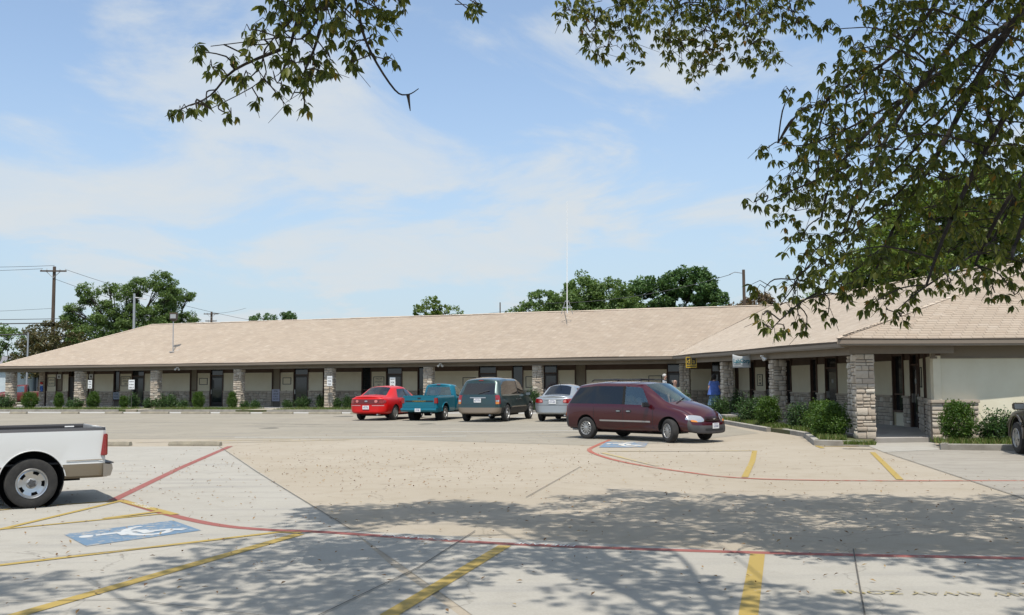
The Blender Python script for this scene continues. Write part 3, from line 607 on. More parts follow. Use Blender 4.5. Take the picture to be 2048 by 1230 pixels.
# walls
def wall_run(T, items, ztop, wtype_w=None, big=False, near=False, zwall=2.42, zcap=1.20):
    """T(s,o,z): s along, o outwards(+ = towards viewer)"""
    for (s0, ty), (s1, _) in zip(items[:-1], items[1:]):
        zt = ztop((s0+s1)/2)
        if ty == 'c':
            mb = MB(); mb.obox(T, s0, s1, -.2, 0, .1, zwall); mb.build('wall_panel', M_cream, bld)
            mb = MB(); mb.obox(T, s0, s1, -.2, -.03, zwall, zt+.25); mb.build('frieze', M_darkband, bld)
            mb = MB(); mb.obox(T, s0, s1, 0, .05, .1, zcap-.07); core = mb.build('wainscot', M_mortar, bld)
            p0, p1 = Vector(T(s0, 0, 0)), Vector(T(s1, 0, 0)); axv = (p1-p0).normalized(); nv = (Vector(T(s0, 1, 0))-p0).normalized()
            kw = dict(smin=.12, smax=.23, lmin=.18, lmax=.5) if big else dict(smin=.11, smax=.2, lmin=.22, lmax=.55)
            stone_face(T(s0, .05, .11), axv, nv, s1-s0, zcap-.18, rs, key=core, proud=.025, **kw)
            mb = MB(); mb.obox(T, s0-.0, s1+.0, -.01, .115, zcap-.07, zcap); mb.build('wainscot_cap', M_stone, bld, bevel=.008)
        elif ty == 'p':
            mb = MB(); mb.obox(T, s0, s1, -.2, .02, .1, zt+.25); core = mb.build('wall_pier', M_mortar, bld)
            p0, p1 = Vector(T(s0, 0, 0)), Vector(T(s1, 0, 0)); stone_face(T(s0, .02, .11), (p1-p0).normalized(), (Vector(T(s0, 1, 0))-p0).normalized(), s1-s0, zt-.1, rs, key=core)
        elif ty in 'wt':
            root = empty('window'); root.parent = bld
            z0 = .62 if ty == 'w' and s1-s0 > .5 and near else .5
            mb = MB(); mb.obox(T, s0, s1, -.2, -.06, .1, z0); mb.build('window_apron', M_cream if near else M_mortar, bld)
            mb = MB()
            fw = .055
            mb.obox(T, s0, s0+fw, -.12, .05, z0, zt+.25); mb.obox(T, s1-fw, s1, -.12, .05, z0, zt+.25); mb.obox(T, s0+fw, s1-fw, -.12, .05, z0, z0+.06); mb.obox(T, s0+fw, s1-fw, -.12, .03, zt-.12, zt+.25); mb.obox(T, s0+fw, s1-fw, -.10, .0, 1.22, 1.27)
            mb.build('frame', M_brown, root)
            mb = MB(); mb.obox(T, s0+fw, s1-fw, -.09, -.07, z0+.06, zt-.12); mb.build('pane', M_blind if ty == 't' else M_dglass, root)
        elif ty == 'd':
            root = empty('door'); root.parent = bld; fw = .06 if s1-s0 > .5 else .02
            mb = MB(); mb.obox(T, s0, s0+fw, -.14, .04, .13, zt+.25); mb.obox(T, s1-fw, s1, -.14, .04, .13, zt+.25); mb.obox(T, s0+fw, s1-fw, -.12, .02, 2.22, 2.28); mb.obox(T, s0+fw, s1-fw, -.12, .02, zt-.1, zt+.25); mb.build('door_frame', M_brown, root)
            mb = MB(); mb.obox(T, s0+fw, s1-fw, -.10, -.05, .15, 2.22)
            pan = mb.build('door_leaf', M_bronze, root)
            if s1-s0 > .5:
                mb = MB(); mb.obox(T, s0+fw+.11, s1-fw-.11, -.052, -.044, .42, 2.08); mb.build('pane', M_dglass, pan)
                mb = MB(); mb.obox(T, s0+fw, s1-fw, -.09, -.07, 2.28, zt-.1); mb.build('transom_pane', M_dglass, root)
                mb = MB(); mb.obox(T, s0+fw+.03, s0+fw+.06, -.05, .02, .98, 1.28); mb.build('handle', M_chrome, pan)
                if near or rs.random() < .6:
                    mb = MB(); mb.obox(T, (s0+s1)/2-.10, (s0+s1)/2+.10, -.043, -.040, 1.62, 1.78); mb.build('door_number_plate', mat('door_decal', (.35, .36, .35), .6), pan)
TM = lambda s, o, z: tuple(MP(s, 3.4-o, z))
TW = lambda s, o, z: tuple(QP(s, -o, z))
mains = [(0.94, 'p'), (1.48, 'd'), (1.66, 'c'), (2.46, 't'), (3.03, 'c'), (3.56, 'd'), (4.05, 'c'), (5.27, 't'), (5.79, 'c'), (7.46, 'w'), (8.01, 'c'), (8.98, 'd'), (10.07, 'c'), (13.8, 't'), (14.4, 'c'), (15.4, 'd'), (16.47, 'c'), (20.23, 't'), (20.88, 'c'), (21.86, 'd'), (22.98, 'c'), (24.06, 'w'), (24.31, 'c'), (26.86, 'w'), (27.57, 'c'), (28.6, 'd'), (29.76, 'c'), (30.81, 'w'), (31.39, 'c'), (34.95, 'd'), (36.17, 'c'), (37.16, 'w'), (37.9, 'c'), (39.19, 'd'), (40.14, 'c'), (41.18, 't'), (41.9, 'c'), (46.79, 'd'), (47.65, 'c'), (49.4, 'd'), (49.94, 'c'), (50.55, 'e')]
wings = [(0, 'c'), (1.04, 'w'), (1.7, 'c'), (4.09, 'w'), (5.06, 'c'), (7.09, 'd'), (7.79, 'c'), (10.34, 'w'), (11.25, 'c'), (14.01, 'w'), (14.85, 'c'), (15.85, 'd'), (17.27, 'c'), (22.76, 'w'), (23.68, 'c'), (24.2, 'd'), (24.86, 'e')]
wall_run(TM, mains, lambda s: zeM(s)-.22)
wall_run(TW, wings, lambda s: 2.88-.2*s/25, big=True, near=True)
# side wall of the near block, and its front
SW0 = Vector((13.6, 33.65)); SW1 = Vector((11.78, 28.05)); sd = (SW1-SW0).normalized(); sn = Vector((sd.y, -sd.x))
if sn.x > 0: sn = -sn
TS = lambda s, o, z: (SW0.x+sd.x*s+sn.x*o, SW0.y+sd.y*s+sn.y*o, z)
SLn = (SW1-SW0).length
wall_run(TS, [(0, 'd'), (.95, 'c'), (3.0, 'w'), (3.5, 'c'), (SLn, 'e')], lambda s: 2.62, big=True, near=True)
fd = Vector((.998, -.012)).normalized(); TF = lambda s, o, z: (SW1.x+fd.x*s+fd.y*o, SW1.y+fd.y*s-fd.x*o, z)
mb = MB(); mb.obox(TF, 0, 15, -.2, 0, .1, 2.7); mb.build('front_wall', M_cream, bld)
mb = MB(); mb.obox(TF, -.08, 15, 0, .035, 2.34, 2.40); mb.build('wall_trim', M_fascia, bld)
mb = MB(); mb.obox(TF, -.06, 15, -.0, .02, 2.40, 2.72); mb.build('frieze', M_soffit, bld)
mb = MB(); mb.obox(TF, -.12, 1.12, 0, .16, .1, 1.10); core = mb.build('wainscot', M_mortar, bld)
stone_face(TF(-.14, .16, .11), fd, (fd.y, -fd.x), 1.28, 1.0, rs, key=core, smin=.11, smax=.2, lmin=.2, lmax=.5)
stone_face(TF(1.12, .18, .11), (-fd.y, fd.x), fd, .18, 1.0, rs, key=core, smin=.11, smax=.2)
mb = MB(); mb.obox(TF, -.18, 1.17, -.02, .24, 1.105, 1.19); mb.build('wainscot_cap', M_stone, bld, bevel=.012)
# the far return of the main range and rear walls keep light out
mb = MB(); mb.obox(lambda s, o, z: tuple(MP(s, o, z)), .9, 52, 9.2, 9.4, .1, 2.8); mb.obox(lambda s, o, z: tuple(MP(s, o, z)), 2.9, 3.1, 3.62, 9.2, .1, 2.78); mb.build('rear_wall', M_cream, bld)
# emit stones: nearest 300 as single parts
cs = np.array([v.mean(0) for v, _ in STONES]); sz = np.array([(v[:, 2].max()-v[:, 2].min())*np.ptp(v[:, 0]+v[:, 1]*.3) for v, _ in STONES])
dd = np.hypot(cs[:, 0], cs[:, 1]); score = np.where(np.abs(cs[:, 0]/cs[:, 1]) < .512, dd, 1e6)
# hidden rear faces of pillars rank last
for i, (v, k) in enumerate(STONES):
    fn = np.cross(v[9]-v[8], v[11]-v[8]); to = np.array([0, 0, 1.78])-cs[i]
    if fn@to < 0 and fn@to > -1e9 and abs(fn@to) > 1e-6:
        pass
pick = np.argsort(score)[:300]; pick = set(int(i) for i in pick)
bykey = {}
for i, (v, k) in enumerate(STONES):
    if i in pick:
        c = v.mean(0); o = np_mesh('stone', v-c, SF, M_stone, k); o.location = c
    else: bykey.setdefault(k.name, (k, []))[1].append(v)
for _, (k, vs) in bykey.items():
    a = np.stack(vs); n = len(a); o = np_mesh('stones', a.reshape(-1, 3), (SF[None]+np.arange(n)[:, None, None]*12).reshape(-1, 4), M_stone, k); o['kind'] = 'stuff'
# small fixtures under the eaves
def floodlamp(P, rz, label, group):
    e = empty('eave_floodlight', P, rz); tag(e, label, 'floodlight', group)
    mb = MB(); mb.box(-.07, .07, -.05, .05, -.03, .02); mb.build('bracket', M_wsign, e)
    for sx in (-1, 1):
        mb = MB(); mb.lathe([(.0, -.02), (.035, -.02), (.045, .03), (.07, .13), (.062, .13), (.0, .12)], 12, 'x', (0, 0, 0)); o = mb.build('lamp_head', M_wsign, e, smooth=True); o.rotation_euler = (0, R(35), R(-90+sx*40)); o.location = (sx*.07, -.03, -.07)
p = WP(17.2, .12, 2.70); floodlamp(p, math.atan2(-W.y, -W.x)+math.pi/2*0, 'white twin floodlight under the eave beside the hanging banner', None)
p = MP(33.6, .3, 2.83); floodlamp(p, 0, 'white twin floodlight under the eave above the green minivan', None)
p = MP(15.0, .3, 2.78); floodlamp(p, 0, 'white twin floodlight under the eave between third and fourth pillars', None)

# wall signs (framed panels) on the walls
def framed(T, s0, s1, z0, z1, lines, label, px=1, cat='sign', txtsize=None, fill=M_cream):
    e = empty('framed_sign', T((s0+s1)/2, 0, z0)); tag(e, label, cat)
    inv = Matrix.Translation(-Vector(e.location)); mb = MB(); t = .035
    for b in ((s0, s1, z0, z0+t), (s0, s1, z1-t, z1), (s0, s0+t, z0+t, z1-t), (s1-t, s1, z0+t, z1-t)): mb.obox(T, b[0], b[1], .0, .03, b[2], b[3])
    o = mb.build('sign_frame', M_btxt, e); o.data.transform(inv)
    mb = MB(); mb.obox(T, s0+t, s1-t, .0, .012, z0+t, z1-t); o = mb.build('sign_panel', fill, e); o.data.transform(inv)
    ax = Vector(T(s1, 0, 0))-Vector(T(s0, 0, 0)); n = len(lines)
    for i, ln in enumerate(lines):
        z = z1-(z1-z0)*(i+.75)/(n+.5); hh = (z1-z0)/(n+.6)*.85; w = s1-s0-2*t-.05; sz_ = min(hh, w/(max(len(ln), 1)*.62))
        P = Vector(T((s0+s1)/2, .016, z))
        text('sign_lettering', ln, sz_, inv @ wallT(P, ax), M_btxt, e)
framed(TM, 1.72, 2.38, 1.56, 2.2, ['OFFICE', 'SUITE'], 'black framed sign at the far left end beside the small flag')
framed(TM, 8.08, 8.88, 1.55, 2.24, ['DENTAL', 'OFFICE', '102'], 'black framed sign behind the third white reserved sign post')
framed(TM, 14.55, 15.2, 1.62, 2.08, [], 'blank black framed panel left of the dark door with pale reflection')
framed(TM, 21.05, 21.68, 1.62, 2.08, [], 'blank black framed panel above the thin post, left of the fourth bay door')
framed(TM, 27.72, 28.48, 1.42, 2.1, ['PHILLIPS', 'STUDIO', '107'], 'black framed sign reading PHILLIPS above the red sedan')
framed(TM, 33.9, 34.78, 1.45, 2.02, [], 'blank black framed panel behind the green minivan roof')
framed(TM, 38.05, 38.9, 1.35, 2.05, [], 'blank black framed panel right of the green minivan mirror')
framed(TM, 45.7, 46.5, 1.45, 2.05, [], 'blank black framed panel beside the white-haired man')
framed(TW, 5.5, 6.5, 1.45, 2.05, ['DR', 'EYE', 'CLINIC'], 'black framed lettered sign on the wall behind the hanging banner')
framed(TS, 1.3, 1.9, 1.5, 2.15, [], 'narrow black framed panel on the shaded side wall of the entrance recess')
def plate(T, s0, s1, z0, z1, o0, m, name, label, cat, lines=(), tm=M_btxt, tri=False, extra=None):
    e = empty(name, T((s0+s1)/2, o0, z0)); tag(e, label, cat); inv = Matrix.Translation(-Vector(e.location))
    mb = MB(); mb.obox(T, s0, s1, o0, o0+.015, z0, z1); o = mb.build('sign_plate', m, e); o.data.transform(inv)
    ax = Vector(T(s1, 0, 0))-Vector(T(s0, 0, 0)); n = len(lines)
    for i, ln in enumerate(lines):
        z = z1-(z1-z0)*(i+.8)/(n+.6); sz_ = min((z1-z0)/(n+.6)*.9, (s1-s0)*.9/(max(len(ln), 1)*.6)); text('sign_lettering', ln, sz_, inv @ wallT(Vector(T((s0+s1)/2, o0+.018, z)), ax), tm, e)
    if tri:
        w = (s1-s0); c = (s0+s1)/2; mb = MB(); mb.add([T(c-w*.28, o0+.018, z0+w*.25), T(c+w*.28, o0+.018, z0+w*.25), T(c, o0+.018, z0+w*.8), T(c, o0+.028, z0+w*.45)], [(0, 1, 3), (1, 2, 3), (2, 0, 3), (0, 2, 1)]); o = mb.build('triangle_mark', M_btxt, e); o.data.transform(inv)
    return e
M_grsign = mat('grey_poster', (.42, .45, .50), .6, col2=(.30, .33, .38), nscale=8)
plate(TM, 2.56, 2.9, 2.1, 2.42, .03, M_wsign, 'alarm_sign', 'square pale sign with dark triangle on window left of the second pillar', 'sign', tri=True)
plate(TM, 5.36, 5.70, 2.1, 2.42, .03, M_wsign, 'alarm_sign', 'square pale sign with dark triangle on window right of the second pillar', 'sign', tri=True)
plate(TM, 7.5, 8.0, .62, 1.12, .06, M_grsign, 'window_poster', 'grey poster at the foot of the dark window before the third pillar', 'poster', ['FOR', 'LEASE'])
plate(TM, 20.28, 20.85, .50, 1.30, .06, mat('lilac_poster', (.50, .50, .60), .6), 'window_poster', 'pale lilac poster in the tan window between fourth and fifth pillars', 'poster', ['FOR', 'LEASE', 'CALL', 'NOW'])
plate(TM, .95, .98, 1.4, 1.5, .2, M_brown, 'bracket_plate', 'small brown bracket holding the flag at the far left doorway', 'bracket')
# small flag
fl = empty('small_flag', MP(1.28, 3.25, 1.25)); tag(fl, 'small red, white and blue flag hanging at the far left doorway', 'flag')
def cloth(name, w, h, m, parent, loc, ax, amp=.03, nx=6, nz=8):
    ax = Vector(ax).normalized(); nv = Vector((ax.y, -ax.x, 0)); V = []; F = []
    for j in range(nz+1):
        for i in range(nx+1): V.append(Vector(loc)+ax*(w*(i/nx-.5))+Vector((0, 0, -h*j/nz))+nv*amp*math.sin(i*1.3+j*.6))
    for j in range(nz):
        for i in range(nx): a = j*(nx+1)+i; F.append((a, a+1, a+nx+2, a+nx+1))
    mb = MB(); mb.add(V, F); o = mb.build(name, m, parent, smooth=True, fix=False)
    md = o.modifiers.new('thick', 'SOLIDIFY'); md.thickness = .006; return o
cloth('red_field', .22, .18, mat('flag_red', (.55, .04, .03), .8), fl, (0, 0, .62), U.to_3d()); cloth('white_band', .24, .10, mat('flag_white', (.8, .8, .8), .8), fl, (0.02, -.01, .45), U.to_3d()); cloth('blue_field', .24, .42, mat('flag_blue', (.07, .16, .5), .8), fl, (.02, 0, .36), U.to_3d())
mb = MB(); mb.tube([(-.13, 0, .64), (.15, 0, .64)], .012, 6); mb.build('flag_pole', M_wood, fl)

# reserved parking sign posts
M_post = mat('sign_post', (.10, .09, .08), .6)
def reserved(P, rz, w, h, ztop, lines, label):
    e = empty('reserved_sign', P, rz); tag(e, label, 'sign', 'reserved parking signs along the bed')
    mb = MB(); mb.box(-w/2, w/2, -.03, -.022, ztop-h, ztop); mb.build('sign_board', M_wsign, e)
    mb = MB(); mb.tube([(0, 0, -.1), (0, 0, ztop-.02)], .018, 6); mb.build('sign_post', M_post, e)
    for i, ln in enumerate(lines): text('sign_lettering', ln, min(h/(len(lines)+.4)*.75, w*.9/(len(ln)*.6)), wallT(Vector((0, -.034, ztop-h*(i+.65)/(len(lines)+.2))), (1, 0, 0)), M_btxt, e, sx=.95)
RZ = math.atan2(U.y, U.x)
reserved((-28.0, 66.5, .12), RZ+.1, .30, .56, 1.86, ['RES', 'FOR', 'DR'], 'white reserved sign on a post right of the second pillar')
reserved((-24.90, 65.6, .12), RZ+.15, .42, .62, 1.86, ['RESERVED', 'PATIENT', 'ONLY'], 'white reserved sign on a post in front of the dark door before the third pillar')
reserved((-11.36, 62.4, .12), RZ, .36, .62, 2.02, ['RESERVED', 'FOR', 'DR'], 'white reserved sign on a post in front of the fifth pillar')
reserved((-7.35, 61.6, .12), RZ, .36, .62, 1.92, ['RESERVED', 'FOR', 'DR'], 'white reserved sign rising behind the roof of the red sedan')
# yellow projecting sign and banner
ys = empty('yellow_sign', WP(4.7, .02, 2.40)); tag(ys, 'yellow and black square sign hanging under the eave near the corner pillar', 'sign')
M_ysign = mat('yellow_sign_face', (.58, .38, .03), .55)
AXW = (-W.to_3d()); 
def TY(P, ax):
    ax = Vector(ax).normalized(); nz = Vector((ax.y, -ax.x, 0)); return lambda x, y, z: tuple(Vector(P)+ax*x-nz*y*-1+Vector((0, 0, z)))
yax = Vector((.93, -.37, 0)).normalized(); ynv = Vector((yax.y, -yax.x, 0))
if ynv.y > 0: ynv = -ynv
def TYs(x, o, z): p = yax*x+ynv*o; return (p.x, p.y, z)
yo = Vector((.0, 0, 0))
mb = MB(); mb.obox(TYs, -.26, .30, -.02, .02, 0, .56); mb.build('sign_board', M_ysign, ys)
for x0, x1, g in ((-.22, -.01, 'd'), (.04, .26, 'a')):
    mb = MB(); mb.obox(TYs, x0, x1, .021, .026, .16, .52); mb.build('black_square', M_btxt, ys)
    text('sign_lettering', g, .34, wallT(Vector(TYs((x0+x1)/2, .029, .33)), yax), M_ysign, ys)
mb = MB(); mb.obox(TYs, -.22, .26, .021, .026, .055, .11); mb.build('black_bar', M_btxt, ys)
mb = MB(); mb.tube([TYs(-.2, 0, .55), TYs(.2, 0, .55), TYs(.2, 0, .60), TYs(-.2, 0, .60)], .008, 5); mb.build('hanger', M_wire, ys)
bn = empty('hanging_banner', WP(14.8, -.05, 2.27)); tag(bn, 'white banner reading LabCorp hanging from the eave of the right wing', 'banner')
bax = Vector((.99, -.12, 0)); M_ban = mat('banner_cloth', (.60, .61, .60), .95); M_teal = mat('banner_lettering', (.035, .16, .20), .7)
V = []; F = []; nx, nz_ = 10, 6; bnv = Vector((-.12, -.99, 0))
for j in range(nz_+1):
    for i in range(nx+1):
        t = i/nx; sag = .09*math.sin(math.pi*t)*(1-j/nz_) if 0 < i < nx else 0
        V.append(bax*(.72*(t-.5))+Vector((0, 0, .56*(1-j/nz_)-sag))+bnv*(.006*math.sin(t*9)))
for j in range(nz_):
    for i in range(nx): a = j*(nx+1)+i; F.append((a, a+nx+1, a+nx+2, a+1))
mb = MB(); mb.add(V, F); o = mb.build('banner_cloth', M_ban, bn, smooth=True, fix=False); md = o.modifiers.new('t', 'SOLIDIFY'); md.thickness = .004; md.offset = 0
text('banner_lettering', 'LabCorp', .235, wallT(bnv*.045+Vector((0, 0, .27)), bax), M_teal, bn, sx=.80, ext=.004, bold=.007)
text('banner_small_print', 'Laboratory Corporation of America', .045, wallT(bnv*.03+Vector((0, 0, .12)), bax), mat('banner_grey', (.25, .3, .33), .7), bn, sx=.9)
mb = MB(); mb.tube([bax*-.35+Vector((0, 0, .55)), bax*-.38+Vector((0, 0, .62)), bax*.38+Vector((0, 0, .62)), bax*.35+Vector((0, 0, .55))], .006, 4); mb.build('banner_cord', M_wire, bn)
# roof floodlight, antenna
rf = empty('roof_floodlight', (-23.05, 67.98, 3.86)); tag(rf, 'square floodlight on a thin pole standing on the left part of the roof', 'floodlight')
mb = MB(); mb.tube([(0, 0, 0), (-.02, 0, 2.15)], .035, 8); mb.build('pole', M_metal, rf)
mb = MB(); mb.box(-.16, .16, -.3, .06, -.03, .02); mb.tube([(0, 0, .0), (.18, -.2, -.02)], .03, 6); mb.tube([(0, 0, 0), (.42, .05, .16)], .02, 5); mb.build('pole_foot', M_metal, rf)
mb = MB(); mb.box(-.24, .24, -.13, .13, 2.22, 2.62); mb.add([(-.24, -.13, 2.22), (.24, -.13, 2.22), (.24, .13, 2.22), (-.24, .13, 2.22), (-.09, -.06, 2.08), (.09, -.06, 2.08), (.09, .06, 2.08), (-.09, .06, 2.08)], [(0, 1, 5, 4), (1, 2, 6, 5), (2, 3, 7, 6), (3, 0, 4, 7), (4, 5, 6, 7)]); mb.build('lamp_housing', mat('lamp_housing_brown', (.06, .045, .035), .6), rf)
mb = MB(); mb.box(-.19, .19, -.14, -.131, 2.28, 2.56); mb.build('lamp_glass', mat('lamp_glass', (.35, .36, .36), .2), rf)
mb = MB(); mb.box(-.26, .26, -.16, .14, 2.62, 2.65); mb.build('lamp_visor', mat('visor', (.25, .18, .12), .7), rf)
an = empty('roof_antenna', (3.45, 62.5, 5.95)); tag(an, 'tall thin white whip antenna on a small tripod at the roof ridge', 'antenna')
mb = MB(); mb.tube([(0, 0, .1), (.02, 0, 2.6), (.06, 0, 7.14)], [.035, .03, .022], 6); mb.build('antenna_mast', M_wsign, an)
for k in range(3):
    a = k*2.1+.5; mb = MB(); mb.tube([(.42*math.cos(a), .42*math.sin(a), .0), (.12*math.cos(a), .12*math.sin(a), .80)], .022, 5); mb.build('tripod_leg', M_metal, an)
for r_, z_ in ((.13, .80), (.28, .39)): mb = MB(); mb.lathe([(r_-.01, z_-.02), (r_+.01, z_-.02), (r_+.01, z_+.02), (r_-.01, z_+.02)], 12, 'z', close=True); mb.build('tripod_ring', M_metal, an)

# wheel stops
def wheel_stop(P, rz, ln, label, m=None):
    mb = MB(); h, b, t = .12, .10, .06
    n = 8
    for i in range(n+1):
        x = -ln/2+ln*i/n; hh = h*(.92 if i in (0, n) else 1)+random.uniform(-.006, .006); k = random.uniform(-.004, .004)
        mb.v += [(x, -b+k, 0), (x, -b+k, .035), (x, -t, hh), (x, t, hh), (x, b, .035), (x, b, 0)]
    for i in range(n):
        for k in range(5): a = i*6+k; mb.f.append((a, a+1, a+7, a+6)); mb.m.append(0)
    mb.f += [(5, 4, 3, 2, 1, 0), tuple(n*6+k for k in range(6))]; mb.m += [0, 0]
    o = mb.build('wheel_stop', m or M_kerb, smooth=False); o.location = P; o.rotation_euler = (0, 0, rz); tag(o, label, 'wheel stop', 'concrete wheel stops in the car park'); return o
M_stop = mat('wheel_stop_concrete', (.44, .39, .29), .9, col2=(.34, .30, .23), nscale=5, bump=.5, bscale=30)
def gz(px, py, z=0):
    d = _rt*((px-1024)/2000)+_up*((615-py)/2000)+_f; t = (z-1.78)/d.z; return Vector((d.x*t, d.y*t, z))
stops = [((-28.95, 58.9), 1.1, 'short wheel stop in line with the first pillar at the far left'), ((-25.7, 58.4), 1.1, 'short wheel stop in front of the entry left of the second pillar'), ((-23.0, 58.0), 1.1, 'short wheel stop just left of the first white reserved sign'), ((-20.5, 57.6), 1.75, 'wheel stop below the second white reserved sign'), ((-18.0, 57.1), 1.75, 'wheel stop below the bushes right of the third pillar'), ((-15.6, 56.5), 1.8, 'wheel stop below the dark door with the pale reflection'), ((-13.1, 56.1), 1.8, 'wheel stop below the lilac window poster'), ((-10.35, 55.5), 1.9, 'wheel stop left of the fifth pillar and the red sedan'), ((-8.0, 55.0), 1.8, 'wheel stop partly hidden by the rear of the red sedan')]
for (x, y), l, lb in stops: wheel_stop((x, y, .008), R(-12), l, lb, M_stop)
wheel_stop((-8.97, 28.45, .006), R(-10), 1.55, 'stained wheel stop alone on the pale concrete near the red line', M_stop)
wheel_stop((-11.6, 28.6, .006), R(-8), 1.6, 'wheel stop half hidden by the tail of the white pickup', M_stop)

# ------------------------------------------------------------------ foliage tools
def rot_batch(n, down=0.0, tilt=1.0):
    """random orthonormal frames; columns = axes. down biases the x axis downwards"""
    a = rng.normal(size=(n, 3)); a[:, 2] = a[:, 2]*tilt-down; a /= np.linalg.norm(a, axis=1)[:, None]
    b = rng.normal(size=(n, 3)); b -= (b*a).sum(1)[:, None]*a; b /= np.linalg.norm(b, axis=1)[:, None]
    return np.stack([a, b, np.cross(a, b)], 2)
def leafcloud(name, C, size, m, parent=None, up=.6, aspect=.5, stuff=True):
    """one small folded leaf (2 triangles) at each centre, facing mostly up/outwards"""
    n = len(C); sz = size*rng.uniform(.6, 1.3, n)
    nrm = rng.normal(size=(n, 3)); nrm[:, 2] += up*1.6; nrm /= np.linalg.norm(nrm, axis=1)[:, None]
    a = rng.normal(size=(n, 3)); a -= (a*nrm).sum(1)[:, None]*nrm; a /= np.linalg.norm(a, axis=1)[:, None]; b = np.cross(nrm, a)
    s = sz[:, None]; w = s*aspect*.5
    V = np.stack([C-a*s*.5, C+b*w+nrm*s*.06, C+a*s*.5-nrm*s*.08, C-b*w+nrm*s*.06], 1)
    F = (np.array([(0, 1, 2), (0, 2, 3)])[None]+np.arange(n)[:, None, None]*4).reshape(-1, 3)
    o = np_mesh(name, V.reshape(-1, 3), F, m, parent)
    if stuff: o['kind'] = 'stuff'
    return o
def ball_pts(c, r, n, shell=.5):
    d = rng.normal(size=(n, 3)); d /= np.linalg.norm(d, axis=1)[:, None]; rad = rng.uniform(shell, 1, n)**(1/2.)
    return np.asarray(c)+d*rad[:, None]*np.asarray(r)
def clumpy(c, r, nclump, per, cr, shell=.55, zmin=None, flat=1.0):
    """clumps scattered through an ellipsoid, leaves through each clump"""
    cc = ball_pts(c, r, nclump, shell)
    if zmin is not None: cc[:, 2] = np.maximum(cc[:, 2], zmin)
    out = [ball_pts(p, np.array([cr, cr, cr*.75*flat])*rng.uniform(.6, 1.35), per, .2) for p in cc]
    return np.concatenate(out), cc
def tree(name, base, blobs, m, label, cat='tree', leaf=.28, nclump=26, per=60, cr=.7, trunk_r=.22, group=None, up=.6, aspect=.5, fork=None, bark=None, shell=.5):
    """blobs: (dx,dy,z,rx,ry,rz) ellipsoids relative to the base"""
    e = empty(name, base); tag(e, label, cat, group); P = []; cen = []
    tot = sum(b[3]*b[5] for b in blobs)
    for b in blobs:
        k = max(4, int(nclump*len(blobs)*b[3]*b[5]/tot)); p, c = clumpy(b[:3], b[3:], k, per, cr, shell); P.append(p); cen.append(c)
    leafcloud('crown', np.concatenate(P), leaf, m, e, up, aspect)
    cen = np.concatenate(cen); mb = MB(); zb = min(b[2]-b[5] for b in blobs); top = max(b[2] for b in blobs)
    fz = fork if fork is not None else max(.8, zb+.2*(top-zb))
    mb.tube([(0, 0, -.1), (.05, .02, fz*.5), (.0, .05, fz)], [trunk_r*1.15, trunk_r, trunk_r*.85], 8)
    for b in blobs:
        q = Vector((b[0], b[1], b[2]+b[5]*.3)); a = Vector((0, .05, fz)); mb.tube([a, a.lerp(q, .5)+Vector((random.uniform(-.2, .2), 0, -.1*b[5])), q], [trunk_r*.6, trunk_r*.38, trunk_r*.12], 6)
        near = cen[np.argsort(np.linalg.norm(cen-np.array(b[:3]), axis=1))[:8]]
        for c in near: mb.tube([a.lerp(q, random.uniform(.45, .9)), Vector(c)], [trunk_r*.2, .02], 4, cap=False)
    mb.build('trunk', bark or M_bark, e, smooth=True)
    return e
# ------------------------------------------------------------------ far background
# roof-level trees behind the main range
tree('broadleaf_tree', (4.2, 92, .5), [(-1.4, 0, 8.1, 1.7, 2, 1.5), (.6, 0, 8.0, 1.8, 2, 1.4), (-3.4, 0, 6.9, 1.5, 2, 1.1), (0, 0, 6.0, 3.5, 2.5, 1.6)], L_mid, 'low rounded tree behind the ridge just left of the antenna', leaf=.30, nclump=60, per=60, cr=.5)
tree('broadleaf_tree', (7.6, 96, .7), [(-.9, 0, 9.6, 1.9, 2, 1.7), (1.6, 0, 9.1, 2.0, 2, 1.7), (3.3, 0, 7.9, 1.6, 2, 1.5), (-2.0, 0, 7.6, 1.8, 2, 1.6), (1, 0, 6.8, 4.2, 2.5, 1.8)], L_mid, 'broad dome-shaped tree behind the ridge just right of the antenna', leaf=.30, nclump=72, per=70, cr=.55)
tree('dark_tree', (15.6, 98, .3), [(-2.0, 0, 9.6, 2.3, 2, 2.0), (.8, 0, 11.0, 1.5, 1.6, 1.5), (2.6, 0, 10.6, 1.9, 2, 1.8), (4.2, 0, 8.6, 1.6, 2, 1.8), (-3.4, 0, 7.7, 1.6, 2, 1.4), (.5, 0, 7.2, 4.4, 2.5, 1.6)], L_dark, 'tallest dark green tree behind the ridge left of the right utility pole', leaf=.32, nclump=90, per=75, cr=.5)
tree('feathery_tree', (-8.6, 110, 2.2), [(-.2, 0, 7.6, 1.0, 1.2, 1.6), (-1.1, 0, 6.9, 1.3, 1.4, 1.2), (1.5, 0, 6.9, 1.6, 1.4, 1.0)], L_bright, 'small light green tree poking above the middle of the roof ridge', leaf=.26, nclump=24, per=50, cr=.4)
tree('broadleaf_tree', (-42.2, 170, .9), [(0, 0, 11.6, 2.3, 2, .9)], L_dark, 'distant low dark tree above the ridge, left one of two', leaf=.4, nclump=20, per=40, cr=.6)
tree('broadleaf_tree', (-38.2, 170, .9), [(-.2, 0, 12.0, .8, 1, 1.1), (.4, 0, 11.6, 1.0, 1, .9)], L_dark, 'distant small dark tree above the ridge, right one of two', leaf=.4, nclump=16, per=40, cr=.5)
